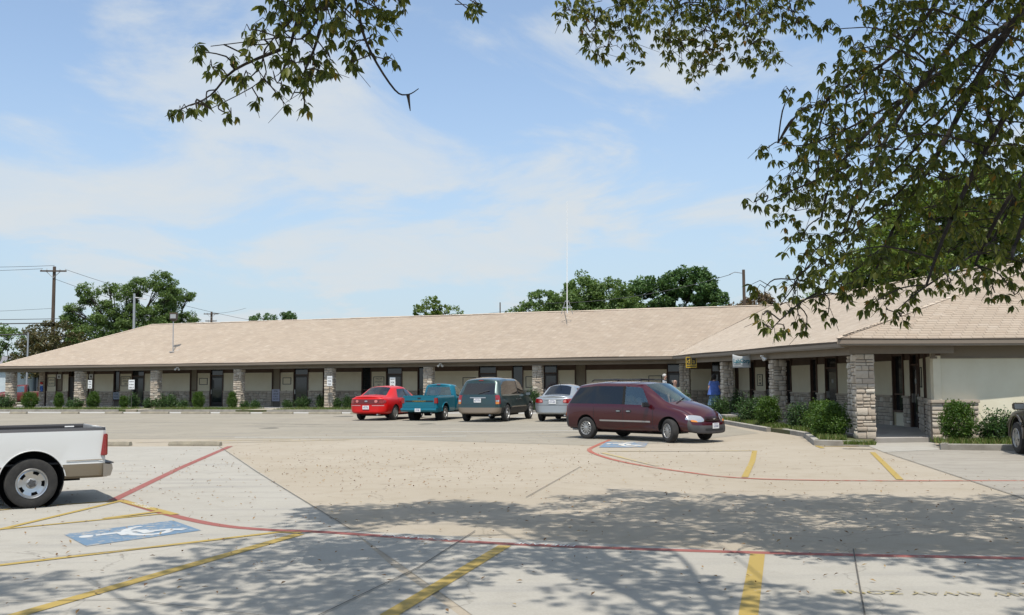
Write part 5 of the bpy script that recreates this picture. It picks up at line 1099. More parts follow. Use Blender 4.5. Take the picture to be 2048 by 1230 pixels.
def wheel(parent, x, y, r, w, kind, steer=0, rimr=None, name='wheel'):
    sd = 1 if y > 0 else -1; e = empty(name, (x, y, r), steer); e.parent = parent; rr = rimr or r*.62
    mb = MB(); h = w/2; prof = [(rr*.98, -h*.9), (rr*1.04, -h*.96), (r*.86, -h), (r*.96, -h*.86), (r*.995, -h*.6), (r, -h*.3), (r, h*.3), (r*.995, h*.6), (r*.96, h*.86), (r*.86, h), (rr*1.04, h*.96), (rr*.98, h*.9), (rr*.9, h*.5), (rr*.9, -h*.5)]
    mb.lathe(prof, 40, 'y', close=True); mb.build('tyre', M_rub, e, smooth=True)
    o = sd*h
    mb = MB(); mb.lathe([(rr*1.0, o*.93), (rr*.97, o*1.0), (rr*.92, o*.95), (rr*.88, o*.55), (rr*.86, -o*.3)], 40, 'y')
    rim = mb.build('rim', M_alloy if kind != 'truck' else M_chrome, e, smooth=True, sharp=40)
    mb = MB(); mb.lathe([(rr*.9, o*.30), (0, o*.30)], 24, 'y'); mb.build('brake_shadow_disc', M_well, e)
    if kind == 'multi':
        for k in range(12):
            a = 2*math.pi*k/12; mb = MB(); c, s = math.cos(a), math.sin(a); T = lambda u, v, q: (c*u-s*v, q, s*u+c*v)
            vs = [T(rr*.16, -.014, o*.92), T(rr*.16, .014, o*.92), T(rr*.93, .020, o*.86), T(rr*.93, -.020, o*.86), T(rr*.16, -.014, o*.7), T(rr*.16, .014, o*.7), T(rr*.93, .020, o*.5), T(rr*.93, -.020, o*.5)]
            mb.add(vs, [(0, 1, 2, 3), (4, 7, 6, 5), (0, 4, 5, 1), (2, 6, 7, 3), (1, 5, 6, 2), (0, 3, 7, 4)]); mb.build('spoke', M_alloy, e)
        mb = MB(); mb.lathe([(0, o*1.0), (rr*.12, o*.99), (rr*.24, o*.93), (rr*.24, o*.6)], 20, 'y'); mb.build('hub_cap', M_alloy, e, smooth=True)
    elif kind == 'five':
        for k in range(5):
            a = 2*math.pi*k/5+.3; mb = MB(); c, s = math.cos(a), math.sin(a); T = lambda u, v, q: (c*u-s*v, q, s*u+c*v)
            vs = [T(rr*.16, -.05, o*.95), T(rr*.16, .05, o*.95), T(rr*.93, .075, o*.86), T(rr*.93, -.075, o*.86), T(rr*.16, -.05, o*.7), T(rr*.16, .05, o*.7), T(rr*.93, .075, o*.5), T(rr*.93, -.075, o*.5)]
            mb.add(vs, [(0, 1, 2, 3), (4, 7, 6, 5), (0, 4, 5, 1), (2, 6, 7, 3), (1, 5, 6, 2), (0, 3, 7, 4)]); mb.build('spoke', M_alloy, e)
        mb = MB(); mb.lathe([(0, o*1.0), (rr*.15, o*.99), (rr*.25, o*.93), (rr*.25, o*.6)], 20, 'y'); mb.build('hub_cap', M_alloy, e, smooth=True)
    else:
        # pressed disc with five slots: ring segments between slots
        mb = MB(); n = 60; N5 = 5
        r0, r1, r2, r3 = rr*.36, rr*.60, rr*.80, rr*.93
        def P_(r_, a, q): return (r_*math.cos(a), q, r_*math.sin(a))
        for k in range(n):
            a0, a1 = 2*math.pi*k/n, 2*math.pi*(k+1)/n; ph = (k % 12)/12; slot = .30 < ph < .72
            qs = [(0, o*.62), (r0, o*.66), (r1, o*.72), (r2, o*.80), (r3, o*.70)]
            for (ra, qa), (rb, qb) in zip(qs[:-1], qs[1:]):
                if slot and ra == r1: continue
                if ra == 0: mb.add([P_(0, 0, qa), P_(rb, a0, qb), P_(rb, a1, qb)], [(0, 1, 2)]); continue
                mb.add([P_(ra, a0, qa), P_(rb, a0, qb), P_(rb, a1, qb), P_(ra, a1, qa)], [(0, 1, 2, 3)])
        mb.build('rim_disc', M_chrome if kind == 'truck' else M_alloy, e, smooth=True, sharp=60)
        mb = MB(); pr = [(0, o*1.0), (rr*.16, o*.99), (rr*.30, o*.90), (rr*.35, o*.64)]; mb.lathe(pr, 24, 'y'); mb.build('hub_cap', M_alloy, e, smooth=True)
        if kind == 'truck':
            mb = MB(); pts_ = [(rr*(.22 if k % 2 else .31)*math.cos(math.pi*k/5), o*(.985 if k % 2 else .90)+sd*.006, rr*(.22 if k % 2 else .31)*math.sin(math.pi*k/5)) for k in range(10)]+[(0, o*1.03, 0)]
            mb.add(pts_, [(k, (k+1) % 10, 10) for k in range(10)]); mb.build('hub_star', mat('hub_dark', (.12, .12, .12), .4, metal=.6), e)
    return e
def mirror(parent, x, y, z, m, s=1.0):
    sd = 1 if y > 0 else -1; e = empty('mirror', (x, y, z)); e.parent = parent
    mb = MB(); mb.box(-.055*s, .055*s, -.02, .21*s, -.065*s, .075*s); 
    o = mb.build('mirror_housing', m, e, bevel=.025); o.scale.y = sd
    mb = MB(); mb.box(-.058*s, -.050*s, .0, .19*s, -.045*s, .055*s); o = mb.build('mirror_glass', M_chrome, e); o.scale.y = sd
    mb = MB(); mb.box(-.03, .03, -.10, 0, -.04, .0); o = mb.build('mirror_arm', m, e); o.scale.y = sd
    return e
def seat(parent, x, y, z, m=None):
    e = empty('seat', (x, y, z)); e.parent = parent
    mb = MB(); mb.box(-.25, .25, -.24, .24, 0, .16); mb.build('cushion', m or M_int, e, bevel=.04)
    mb = MB(); mb.add([(-.26, -.23, .1), (-.14, -.23, .1), (-.14, .23, .1), (-.26, .23, .1), (-.42, -.21, .68), (-.33, -.21, .68), (-.33, .21, .68), (-.42, .21, .68)], [(0, 1, 5, 4), (1, 2, 6, 5), (2, 3, 7, 6), (3, 0, 4, 7), (4, 5, 6, 7), (0, 3, 2, 1)]); mb.build('seat_back', m or M_int, e, bevel=.03)
    mb = MB(); mb.box(-.45, -.36, -.13, .13, .70, .90); mb.build('headrest', m or M_int, e, bevel=.03)
def lplate(parent, P, yaw, body, w=.31, h=.155, mt=None):
    e = empty('licence_plate', P, yaw); e.parent = parent          # faces local -y
    mb = MB(); mb.box(-w/2, w/2, -.006, .004, -h/2, h/2); mb.build('plate', mt or M_wsign, e)
    text('plate_number', body, .085, wallT(Vector((0, -.009, -.012)), (1, 0, 0)), mat('plate_blue', (.05, .07, .2), .6), e, sx=.8, ext=.001)
    mb = MB(); mb.box(-w*.3, w*.3, -.008, -.006, h*.28, h*.40); mb.build('plate_band', mat('plate_grey', (.3, .3, .4), .6), e)
def vehicle(name, P, heading, label, scale=1.0, zscale=1.0, cat='car', group=None):
    """heading: direction of travel angle from +X"""
    e = empty(name, P, heading); tag(e, label, cat, group); e.scale = (scale, scale, scale*zscale); return e
def S(**k): return k

M_gblk = mat('gloss_black_trim', (.008, .008, .009), .12, coat=.5)
def minivan(name, P, heading, label, body_m, low_m, bump_m, mode, scale=1, zscale=1, steer=0, group=None, rimk='multi'):
    g_rear, g_front = (G_tint, G_clear) if mode == 'a' else (G_tint2, G_mid)
    e = vehicle(name, P, heading, label, scale, zscale, 'minivan', group)
    st = [S(xl=-2.58, xs=-2.48, xu=-2.08, zb=.34, w=.88, zs=1.06, ws=.88, zu=1.60, wu=.70, zc=1.66, k=0),
          S(xl=-2.58, xs=-2.48, xu=-2.08, zb=.34, w=.88, zs=1.06, ws=.88, zu=1.60, wu=.74, zc=1.66, k=.84),
          S(xl=-2.50, xs=-2.42, xu=-2.00, zb=.32, w=.93, zs=1.06, ws=.91, zu=1.615, wu=.74, zc=1.675),
          S(xl=-2.34, xs=-2.31, xu=-1.90, zb=.30, w=.96, zs=1.06, ws=.94, zu=1.645, wu=.76, zc=1.70),
          S(xl=-1.24, xs=-1.24, xu=-1.20, zb=.27, w=.97, zs=1.06, ws=.95, zu=1.70, wu=.78, zc=1.75),
          S(xl=-1.20, xs=-1.20, xu=-1.16, zb=.27, w=.97, zs=1.06, ws=.95, zu=1.70, wu=.78, zc=1.75),
          S(xl=-.12, xs=-.12, xu=-.15, zb=.26, w=.97, zs=1.055, ws=.95, zu=1.69, wu=.78, zc=1.74),
          S(xl=-.06, xs=-.06, xu=-.09, zb=.26, w=.97, zs=1.055, ws=.95, zu=1.69, wu=.78, zc=1.74),
          S(xl=.80, xs=.86, xu=.50, zb=.26, w=.97, zs=1.04, ws=.94, zu=1.655, wu=.75, zc=1.70, b=.10),
          S(xl=1.30, xs=1.38, xu=1.26, zb=.28, w=.96, zs=1.0, ws=.91, zu=1.12, wu=.82, zc=1.17, b=.34),
          S(xl=1.90, xs=1.93, xu=1.88, zb=.29, w=.95, zs=.92, ws=.87, zu=1.0, wu=.74, zc=1.07, b=.12),
          S(xl=2.28, xs=2.25, xu=2.22, zb=.28, w=.92, zs=.76, ws=.84, zu=.83, wu=.68, zc=.92, b=.06),
          S(xl=2.46, xs=2.38, xu=2.36, zb=.25, w=.88, zs=.60, ws=.80, zu=.66, wu=.64, zc=.72, b=.04),
          S(xl=2.50, xs=2.42, xu=2.40, zb=.25, w=.88, zs=.58, ws=.80, zu=.64, wu=.64, zc=.69, k=.6, b=.04),
          S(xl=2.50, xs=2.42, xu=2.40, zb=.25, w=.88, zs=.58, ws=.80, zu=.64, wu=.64, zc=.69, k=0, b=.04)]
    for i_, s_ in enumerate(st):
        if mode == 'b' and i_ < 11: s_['zm'] = .56
        elif i_ < 3: s_['zm'] = .62
    tags = [(0, 14, 0, 3, 4) if low_m is not body_m else (0, 0, 0, 0, 0), (0, 3, 0, 3, 3), (11, 14, 0, 4, 3), (0, 1, 5, 6, 1), (3, 4, 5, 6, 1), (5, 6, 5, 6, 1), (4, 5, 5, 6, 1), (6, 7, 5, 6, 5), (7, 8, 5, 6, 2), (8, 9, 8, 10, 2)]
    ev = loft_body(dict(st=st, tags=tags), [body_m, g_rear, g_front, bump_m, low_m, M_blk], [(1.53, .9), (1.53, -.9), (-1.53, .9), (-1.53, -.9)], .385, .22, cut_z=.36)
    bvh, parts = split_parts(ev, e, {0: 'body', 3: 'bumper', 4: 'lower_body', 5: 'window_pillar', 6: 'wheel_well'})
    for o in parts.get('bumper', []): pass
    for (x, y) in ((-1.53, .86), (-1.53, -.86), (1.53, .86), (1.53, -.86)): wheel(e, x, y, .335, .215, rimk, steer if x > 0 else 0)
    # lamps, grille, trim
    for sg in (1, -1):
        stick(bvh, 'rear', [(sg*.765, .70), (sg*.885, .70), (sg*.875, 1.05), (sg*.765, 1.05)], .014, M_redlens, 'tail_light', e, .06, 6, 6)
        stick(bvh, 'rear', [(sg*.765, .70), (sg*.885, .70), (sg*.885, .79), (sg*.765, .79)], .022, M_amber, 'indicator_light', e, .0, 6, 2)
        stick(bvh, 'rear', [(sg*.765, .79), (sg*.885, .79), (sg*.885, .86), (sg*.765, .86)], .022, M_clearlens, 'reversing_light', e, .0, 6, 2)
        stick(bvh, 'side', [(-2.44, .72), (-2.34, .70), (-2.33, 1.02), (-2.40, 1.04)], .010, M_redlens, 'tail_light', e, .1, 5, 6, sgn=sg)
        stick(bvh, 'front', [(sg*.38, .585), (sg*.84, .60), (sg*.83, .80), (sg*.44, .76)], .012, M_clearlens, 'headlight', e, .55, 12, 8)
        stick(bvh, 'side', [(2.06, .66), (2.34, .63), (2.30, .76), (2.10, .76)], .010, M_clearlens, 'headlight', e, .5, sgn=sg)
        stick(bvh, 'front', [(sg*.62, .585), (sg*.82, .60), (sg*.82, .66), (sg*.66, .64)], .018, M_amber, 'indicator_light', e, .4)
        stick(bvh, 'side', [(-.98, .555), (.90, .555), (.90, .60), (-.98, .60)], .014, M_alloy if mode == 'a' else low_m, 'side_moulding', e, 0, 24, 2, sgn=sg)
        for a in ((-1.225, -1.215), (-.095, -.085), (.98, .99)): stick(bvh, 'side', [(a[0], .32), (a[1], .32), (a[1], 1.0), (a[0], 1.0)], .003, M_blk, 'door_gap', e, 0, 1, 12, sgn=sg, depth=.01)
        for hx in (-.36, .02): 
            stick(bvh, 'side', [(hx, .835), (hx+.20, .835), (hx+.20, .90), (hx, .90)], .006, M_blk, 'door_handle', e, .6, sgn=sg); stick(bvh, 'side', [(hx+.03, .855), (hx+.17, .855), (hx+.17, .88), (hx+.03, .88)], .022, M_chrome, 'handle_grip', e, .4, sgn=sg)
        mirror(e, .84, sg*.99, 1.06, M_blk if mode == 'a' else body_m)
        mb = MB(); mb.tube([(-1.55, sg*.62, 1.745), (-1.45, sg*.62, 1.79), (.25, sg*.62, 1.785), (.38, sg*.62, 1.745)], .018, 8)
        if mode == 'a': mb.build('roof_rail', M_blk, e, smooth=True)
    if mode == 'a':
        for x in (-1.1, -.1): mb = MB(); mb.tube([(x, -.62, 1.79), (x, 0, 1.805), (x, .62, 1.79)], .018, 8); mb.build('roof_crossbar', M_blk, e, smooth=True)
    stick(bvh, 'front', [(-.34, .60), (.34, .60), (.37, .74), (-.37, .74)], .004, M_intdk, 'grille', e, .35, 10, 5)
    for z in (.625, .655, .685, .715): stick(bvh, 'front', [(-.32, z), (.32, z), (.32, z+.010), (-.32, z+.010)], .016, body_m, 'grille_bar', e, 0, 10, 1)
    stick(bvh, 'front', [(-.05, .65), (.05, .65), (.05, .69), (-.05, .69)], .026, M_chrome, 'front_badge', e, .8)
    stick(bvh, 'front', [(-.45, .34), (.45, .34), (.45, .41), (-.45, .41)], .004, M_intdk, 'air_intake', e, .3, 10, 2)
    h = bvh.ray_cast(Vector((6, 0, .47)), Vector((-1, 0, 0))); lplate(e, Vector((h[0].x+.03, .02, .475)), R(90), 'L42 K02')
    h = bvh.ray_cast(Vector((-6, 0, .84)), Vector((1, 0, 0))); lplate(e, Vector((h[0].x-.03, 0, .84)), R(-90), 'R07 HTX')
    stick(bvh, 'rear', [(-.34, .93), (.34, .93), (.34, .965), (-.34, .965)], .02, M_alloy, 'tailgate_handle', e, 0)
    stick(bvh, 'rear', [(-.74, .66), (.74, .66), (.74, .672), (-.74, .672)], .004, M_blk, 'tailgate_gap', e, 0, 10, 1)
    stick(bvh, 'rear', [(-.10, 1.60), (.10, 1.60), (.10, 1.635), (-.10, 1.635)], .016, M_redlens, 'brake_light', e, .3)
    mb = MB(); h = bvh.ray_cast(Vector((-6, 0, 1.10)), Vector((1, 0, 0)))[0]; h2 = bvh.ray_cast(Vector((-6, -.45, 1.22)), Vector((1, 0, 0)))[0]; mb.tube([h+Vector((-.02, 0, 0)), h2+Vector((-.02, 0, 0))], .014, 5); mb.build('rear_wiper', M_blk, e)
    for y0, y1 in ((-.55, .0), (.12, .66)):
        pts_ = []
        for t in np.linspace(0, 1, 6):
            y = y0+(y1-y0)*t; x = 1.50-.10*abs(y)**2-.02-t*.14; hh = None; hh = bvh.ray_cast(Vector((x+.10, y, 3)), Vector((0, 0, -1)))[0]; pts_.append(hh+Vector((0, 0, .018)))
        mb = MB(); mb.tube(pts_, .011, 5); mb.build('wiper', M_blk, e)
    # interior
    mb = MB(); mb.box(-2.3, 1.5, -.80, .80, .30, .36); mb.build('cabin_floor', mat('cabin_carpet', (.12, .115, .10), .95), e)
    mb = MB(); mb.box(.95, 1.40, -.80, .80, .70, 1.02); mb.build('dashboard', mat('dash_grey', (.26, .29, .27), .8), e, bevel=.05)
    for x in (.18, -.72, -1.6):
        for y in (.42, -.42): seat(e, x, y, .42, M_int if mode == 'a' else M_intdk)
    mb = MB()
    for k in range(20):
        a = 2*math.pi*k/20; mb.v.append((0, 0, 0))
    mb = MB(); ring = []; 
    for k in range(25): a = 2*math.pi*k/24; ring.append((.74+.19*math.sin(a)*.45, .42+.19*math.cos(a), .98+.19*math.sin(a)*.9))
    mb.tube(ring, .014, 6, cap=False); mb.tube([ring[0], ring[12]], .014, 5); mb.tube([(.74, .42, .98), (1.0, .42, .86)], .03, 6); mb.build('steering_wheel', M_blk, e, smooth=True)
    mb = MB(); mb.box(-2.1, 1.2, -.5, .5, .20, .30); mb.build('underbody', M_well, e); mb = MB(); mb.tube([(-2.45, -.5, .27), (-1.9, -.45, .27)], .04, 8); mb.build('exhaust', M_metal, e)
    return e, bvh
G_tint2 = glass_mat('grey_tinted_glass', (.10, .12, .12), .06)
P_mar = mat('maroon_paint', (.058, .0022, .007), .30, metal=.2, coat=.8)
van_yaw = math.atan2(-.705, .709)
cx, cy = (2.24+4.40)/2, (30.70+28.55)/2
ctr = Vector((cx, cy, 0))+Vector((.705, .709, 0))*.96
mv, mvb = minivan('minivan', ctr+Vector((0, 0, .006)), van_yaw, 'maroon minivan with dark tinted rear windows turning out across the car park', P_mar, P_mar, M_greyplast, 'a', 1.0, 1.0, steer=R(-24), rimk='multi')
HD = R(90-19)
P_grn = mat('grey_green_paint', (.018, .047, .046), .3, metal=.3, coat=1); P_tanlow = mat('tan_lower_paint', (.23, .18, .13), .4, metal=.1, coat=.6)
def park(ax, ay, back, w_off=0):      # rear axle centre -> vehicle origin
    return Vector((ax+math.cos(HD)*back, ay+math.sin(HD)*back, .006))
gm, gmb = minivan('minivan', park(-1.17, 44.4, 1.53*1.06), HD, 'dark grey-green minivan with tan bumper and lower panels parked nose-in', P_grn, P_tanlow, P_tanlow, 'b', 1.06, 1.05, rimk='disc')

def sedan(name, P, heading, label, body_m, kind, scale=1, zscale=1, group=None):
    e = vehicle(name, P, heading, label, scale, zscale, 'car', group); c = kind == 'compact'
    L = .90 if c else 1.0; wv = .90 if c else .93
    st = [S(xl=-2.52, xs=-2.50, xu=-2.46, zb=.34, w=.84, zs=.94, ws=.80, zu=1.00, wu=.70, zc=1.02, k=0), S(xl=-2.52, xs=-2.50, xu=-2.46, zb=.34, w=.84, zs=.94, ws=.80, zu=1.00, wu=.70, zc=1.02, k=.75),
          S(xl=-2.45, xs=-2.44, xu=-2.38, zb=.30, w=.90, zs=.95, ws=.84, zu=1.02, wu=.72, zc=1.045),
          S(xl=-2.10, xs=-2.08, xu=-2.05, zb=.26, w=.93, zs=.95, ws=.87, zu=1.03, wu=.73, zc=1.065),
          S(xl=-1.75, xs=-1.72, xu=-1.72, zb=.25, w=.94, zs=.95, ws=.88, zu=1.04, wu=.73, zc=1.085),
          S(xl=-1.30, xs=-1.35, xu=-1.02, zb=.24, w=.94, zs=.95, ws=.89, zu=1.38, wu=.62, zc=1.42, b=-.04),
          S(xl=-1.15, xs=-1.12, xu=-.80, zb=.24, w=.94, zs=.945, ws=.89, zu=1.41, wu=.63, zc=1.45),
          S(xl=-.20, xs=-.18, xu=-.16, zb=.24, w=.94, zs=.93, ws=.89, zu=1.425, wu=.64, zc=1.465),
          S(xl=-.10, xs=-.08, xu=-.08, zb=.24, w=.94, zs=.93, ws=.89, zu=1.425, wu=.64, zc=1.465),
          S(xl=.62, xs=.66, xu=.28, zb=.24, w=.94, zs=.90, ws=.88, zu=1.39, wu=.61, zc=1.43, b=.05),
          S(xl=1.05, xs=1.12, xu=1.05, zb=.25, w=.93, zs=.87, ws=.86, zu=.99, wu=.74, zc=1.02, b=.14),
          S(xl=1.75, xs=1.75, xu=1.75, zb=.25, w=.92, zs=.80, ws=.84, zu=.86, wu=.70, zc=.91),
          S(xl=2.28, xs=2.25, xu=2.22, zb=.24, w=.89, zs=.68, ws=.80, zu=.74, wu=.66, zc=.79),
          S(xl=2.42, xs=2.36, xu=2.34, zb=.24, w=.86, zs=.56, ws=.78, zu=.60, wu=.64, zc=.64), S(xl=2.45, xs=2.40, xu=2.38, zb=.24, w=.86, zs=.55, ws=.78, zu=.59, wu=.64, zc=.63, k=.6), S(xl=2.45, xs=2.40, xu=2.38, zb=.24, w=.86, zs=.55, ws=.78, zu=.59, wu=.64, zc=.63, k=0)]
    for s in st:
        for q in ('xl', 'xs', 'xu'): s[q] *= L
        for q in ('w', 'ws', 'wu'): s[q] *= wv/.93
        if c:
            s['zc'] += .03*(s['zc'] > 1.2)
    tags = [(4, 5, 8, 10, 1), (6, 7, 5, 6, 1), (7, 8, 5, 6, 2), (8, 9, 5, 6, 1), (9, 10, 8, 10, 1), (5, 6, 5, 6, 0)]
    wb = 1.38*L; ev = loft_body(dict(st=st, tags=tags), [body_m, G_mid if not c else G_tint2, M_blk], [(wb, .9), (wb, -.9), (-wb, .9), (-wb, -.9)], .36, .2, cut_z=.33, cr=.22)
    bvh, parts = split_parts(ev, e, {0: 'body', 2: 'window_pillar', 3: 'wheel_well'})
    for (x, y) in ((-wb, .80*wv/.93), (-wb, -.80*wv/.93), (wb, .80*wv/.93), (wb, -.80*wv/.93)): wheel(e, x, y, .325, .21, 'five')
    f = wv/.93
    if not c:
        stick(bvh, 'rear', [(-.83, .72), (.83, .72), (.80, .90), (-.80, .90)], .010, mat('dark_red_panel', (.14, .008, .01), .25, coat=.6), 'tail_panel', e, .12, 16, 4)
        for y in (.46, -.46): stick(bvh, 'rear', [(y-.07, .76), (y+.07, .76), (y+.07, .87), (y-.07, .87)], .018, mat('pink_lens', (.65, .22, .2), .15, coat=.5), 'tail_light', e, .9)
        for y in (.70, -.70): stick(bvh, 'rear', [(y-.10, .73), (y+.10, .73), (y+.10, .86), (y-.10, .86)], .018, M_redlens, 'tail_light', e, .8)
        stick(bvh, 'rear', [(-.07, .79), (.07, .79), (.07, .845), (-.07, .845)], .020, M_chrome, 'rear_badge', e, .8)
        stick(bvh, 'rear', [(-.80, .625), (-.28, .625), (-.28, .65), (-.80, .65)], .010, mat('silver_strip', (.5, .35, .35), .3), 'bumper_strip', e, 0, 10, 1); stick(bvh, 'rear', [(.28, .625), (.80, .625), (.80, .65), (.28, .65)], .010, MATS['silver_strip'], 'bumper_strip', e, 0, 10, 1)
        stick(bvh, 'rear', [(-.78, .68), (.78, .68), (.78, .694), (-.78, .694)], .005, M_intdk, 'boot_gap', e, 0, 16, 1)
        pz, pl_ = .56, 'MK5 78L'
        for sg in (1, -1): stick(bvh, 'side', [(-2.42, .74), (-2.22, .73), (-2.22, .86), (-2.40, .88)], .008, M_redlens, 'tail_light', e, .3, sgn=sg)
    else:
        for sg in (1, -1):
            stick(bvh, 'rear', [(sg*.42, .74), (sg*.80, .74), (sg*.80, .93), (sg*.46, .90)], .012, M_redlens, 'tail_light', e, .6, 10, 6)
            stick(bvh, 'rear', [(sg*.45, .77), (sg*.58, .77), (sg*.58, .87), (sg*.47, .86)], .019, mat('pink_lens', (.65, .22, .2), .15, coat=.5), 'reversing_light', e, .8)
            stick(bvh, 'side', [(-2.19, .76), (-2.0, .78), (-2.02, .89), (-2.18, .90)], .008, M_redlens, 'tail_light', e, .3, sgn=sg)
        stick(bvh, 'rear', [(-.36, .70), (.36, .70), (.28, .86), (-.28, .86)], -.0, mat('silver_recess', (.30, .31, .31), .5), 'plate_recess', e, .1); stick(bvh, 'rear', [(-.36, .865), (.36, .865), (.36, .895), (-.36, .895)], .016, M_alloy, 'boot_trim', e, .1)
        stick(bvh, 'rear', [(-.74, .655), (.74, .655), (.74, .668), (-.74, .668)], .005, M_blk, 'boot_gap', e, 0, 16, 1); pz, pl_ = .79, 'DY4 60R'
        mb = MB(); mb.tube([(-1.0, 0, 1.44), (-1.15, 0, 1.62)], .008, 5); mb.build('roof_aerial', M_blk, e)
    h = bvh.ray_cast(Vector((-6, 0, pz)), Vector((1, 0, 0))); lplate(e, Vector((h[0].x-.028, 0, pz)), R(-90), pl_)
    for sg in (1, -1):
        for a in ((-1.10*L, -1.09*L), (-.13*L, -.12*L), (.86*L, .87*L)): stick(bvh, 'side', [(a[0], .32), (a[1], .32), (a[1], .90), (a[0], .90)], .003, M_blk, 'door_gap', e, 0, 1, 12, sgn=sg, depth=.01)
        for hx in (-.98*L, .02*L): stick(bvh, 'side', [(hx, .78), (hx+.18, .78), (hx+.18, .82), (hx, .82)], .016, body_m, 'door_handle', e, .5, sgn=sg)
        stick(bvh, 'side', [(-1.0*L, .50), (.9*L, .50), (.9*L, .54), (-1.0*L, .54)], .010, body_m, 'side_moulding', e, 0, 20, 2, sgn=sg)
        stick(bvh, 'front', [(sg*.40, .52), (sg*.80*f, .54), (sg*.78*f, .68), (sg*.42, .64)], .010, M_clearlens, 'headlight', e, .5)
        mirror(e, .72*L, sg*.93*f, .93, body_m, .85)
    stick(bvh, 'front', [(-.36, .52), (.36, .52), (.36, .62), (-.36, .62)], .004, M_intdk, 'grille', e, .4)
    mb = MB(); mb.box(-1.7*L, 1.1*L, -.72*f, .72*f, .28, .34); mb.build('cabin_floor', M_intdk, e); mb = MB(); mb.box(.75*L, 1.1*L, -.7*f, .7*f, .6, .88); mb.build('dashboard', M_intdk, e, bevel=.04)
    mb = MB(); mb.box(-1.68*L, -1.15*L, -.62*f, .62*f, .80, .97); mb.build('parcel_shelf', mat('shelf_grey', (.2, .2, .2), .9), e)
    for x in (-.05*L,):
        for y in (.36, -.36): seat(e, x+.1, y, .32)
    seat(e, -.85*L, .36, .32); seat(e, -.85*L, -.36, .32)
    mb = MB(); mb.box(-2.0*L, 1.2*L, -.5, .5, .19, .27); mb.build('underbody', M_well, e); mb = MB(); mb.tube([(-2.4*L, -.5, .26), (-1.9*L, -.45, .26)], .035, 8); mb.build('exhaust', M_metal, e)
    return e
P_red = mat('bright_red_paint', (.60, .004, .003), .38, coat=.45, spec=.3); P_sil = mat('silver_paint', (.40, .42, .43), .35, metal=.55, coat=1)
sedan('sedan', park(-6.28, 46.6, 1.38*1.05)+Vector((0, 0, 0)), HD, 'bright red sedan parked nose-in at the left end of the row', P_red, 'large', 1.03, 1.05)
sedan('sedan', park(2.06, 44.2, 1.24*1.02), HD, 'silver compact sedan parked behind the tail of the maroon minivan', P_sil, 'compact', 1.03, 1.06)

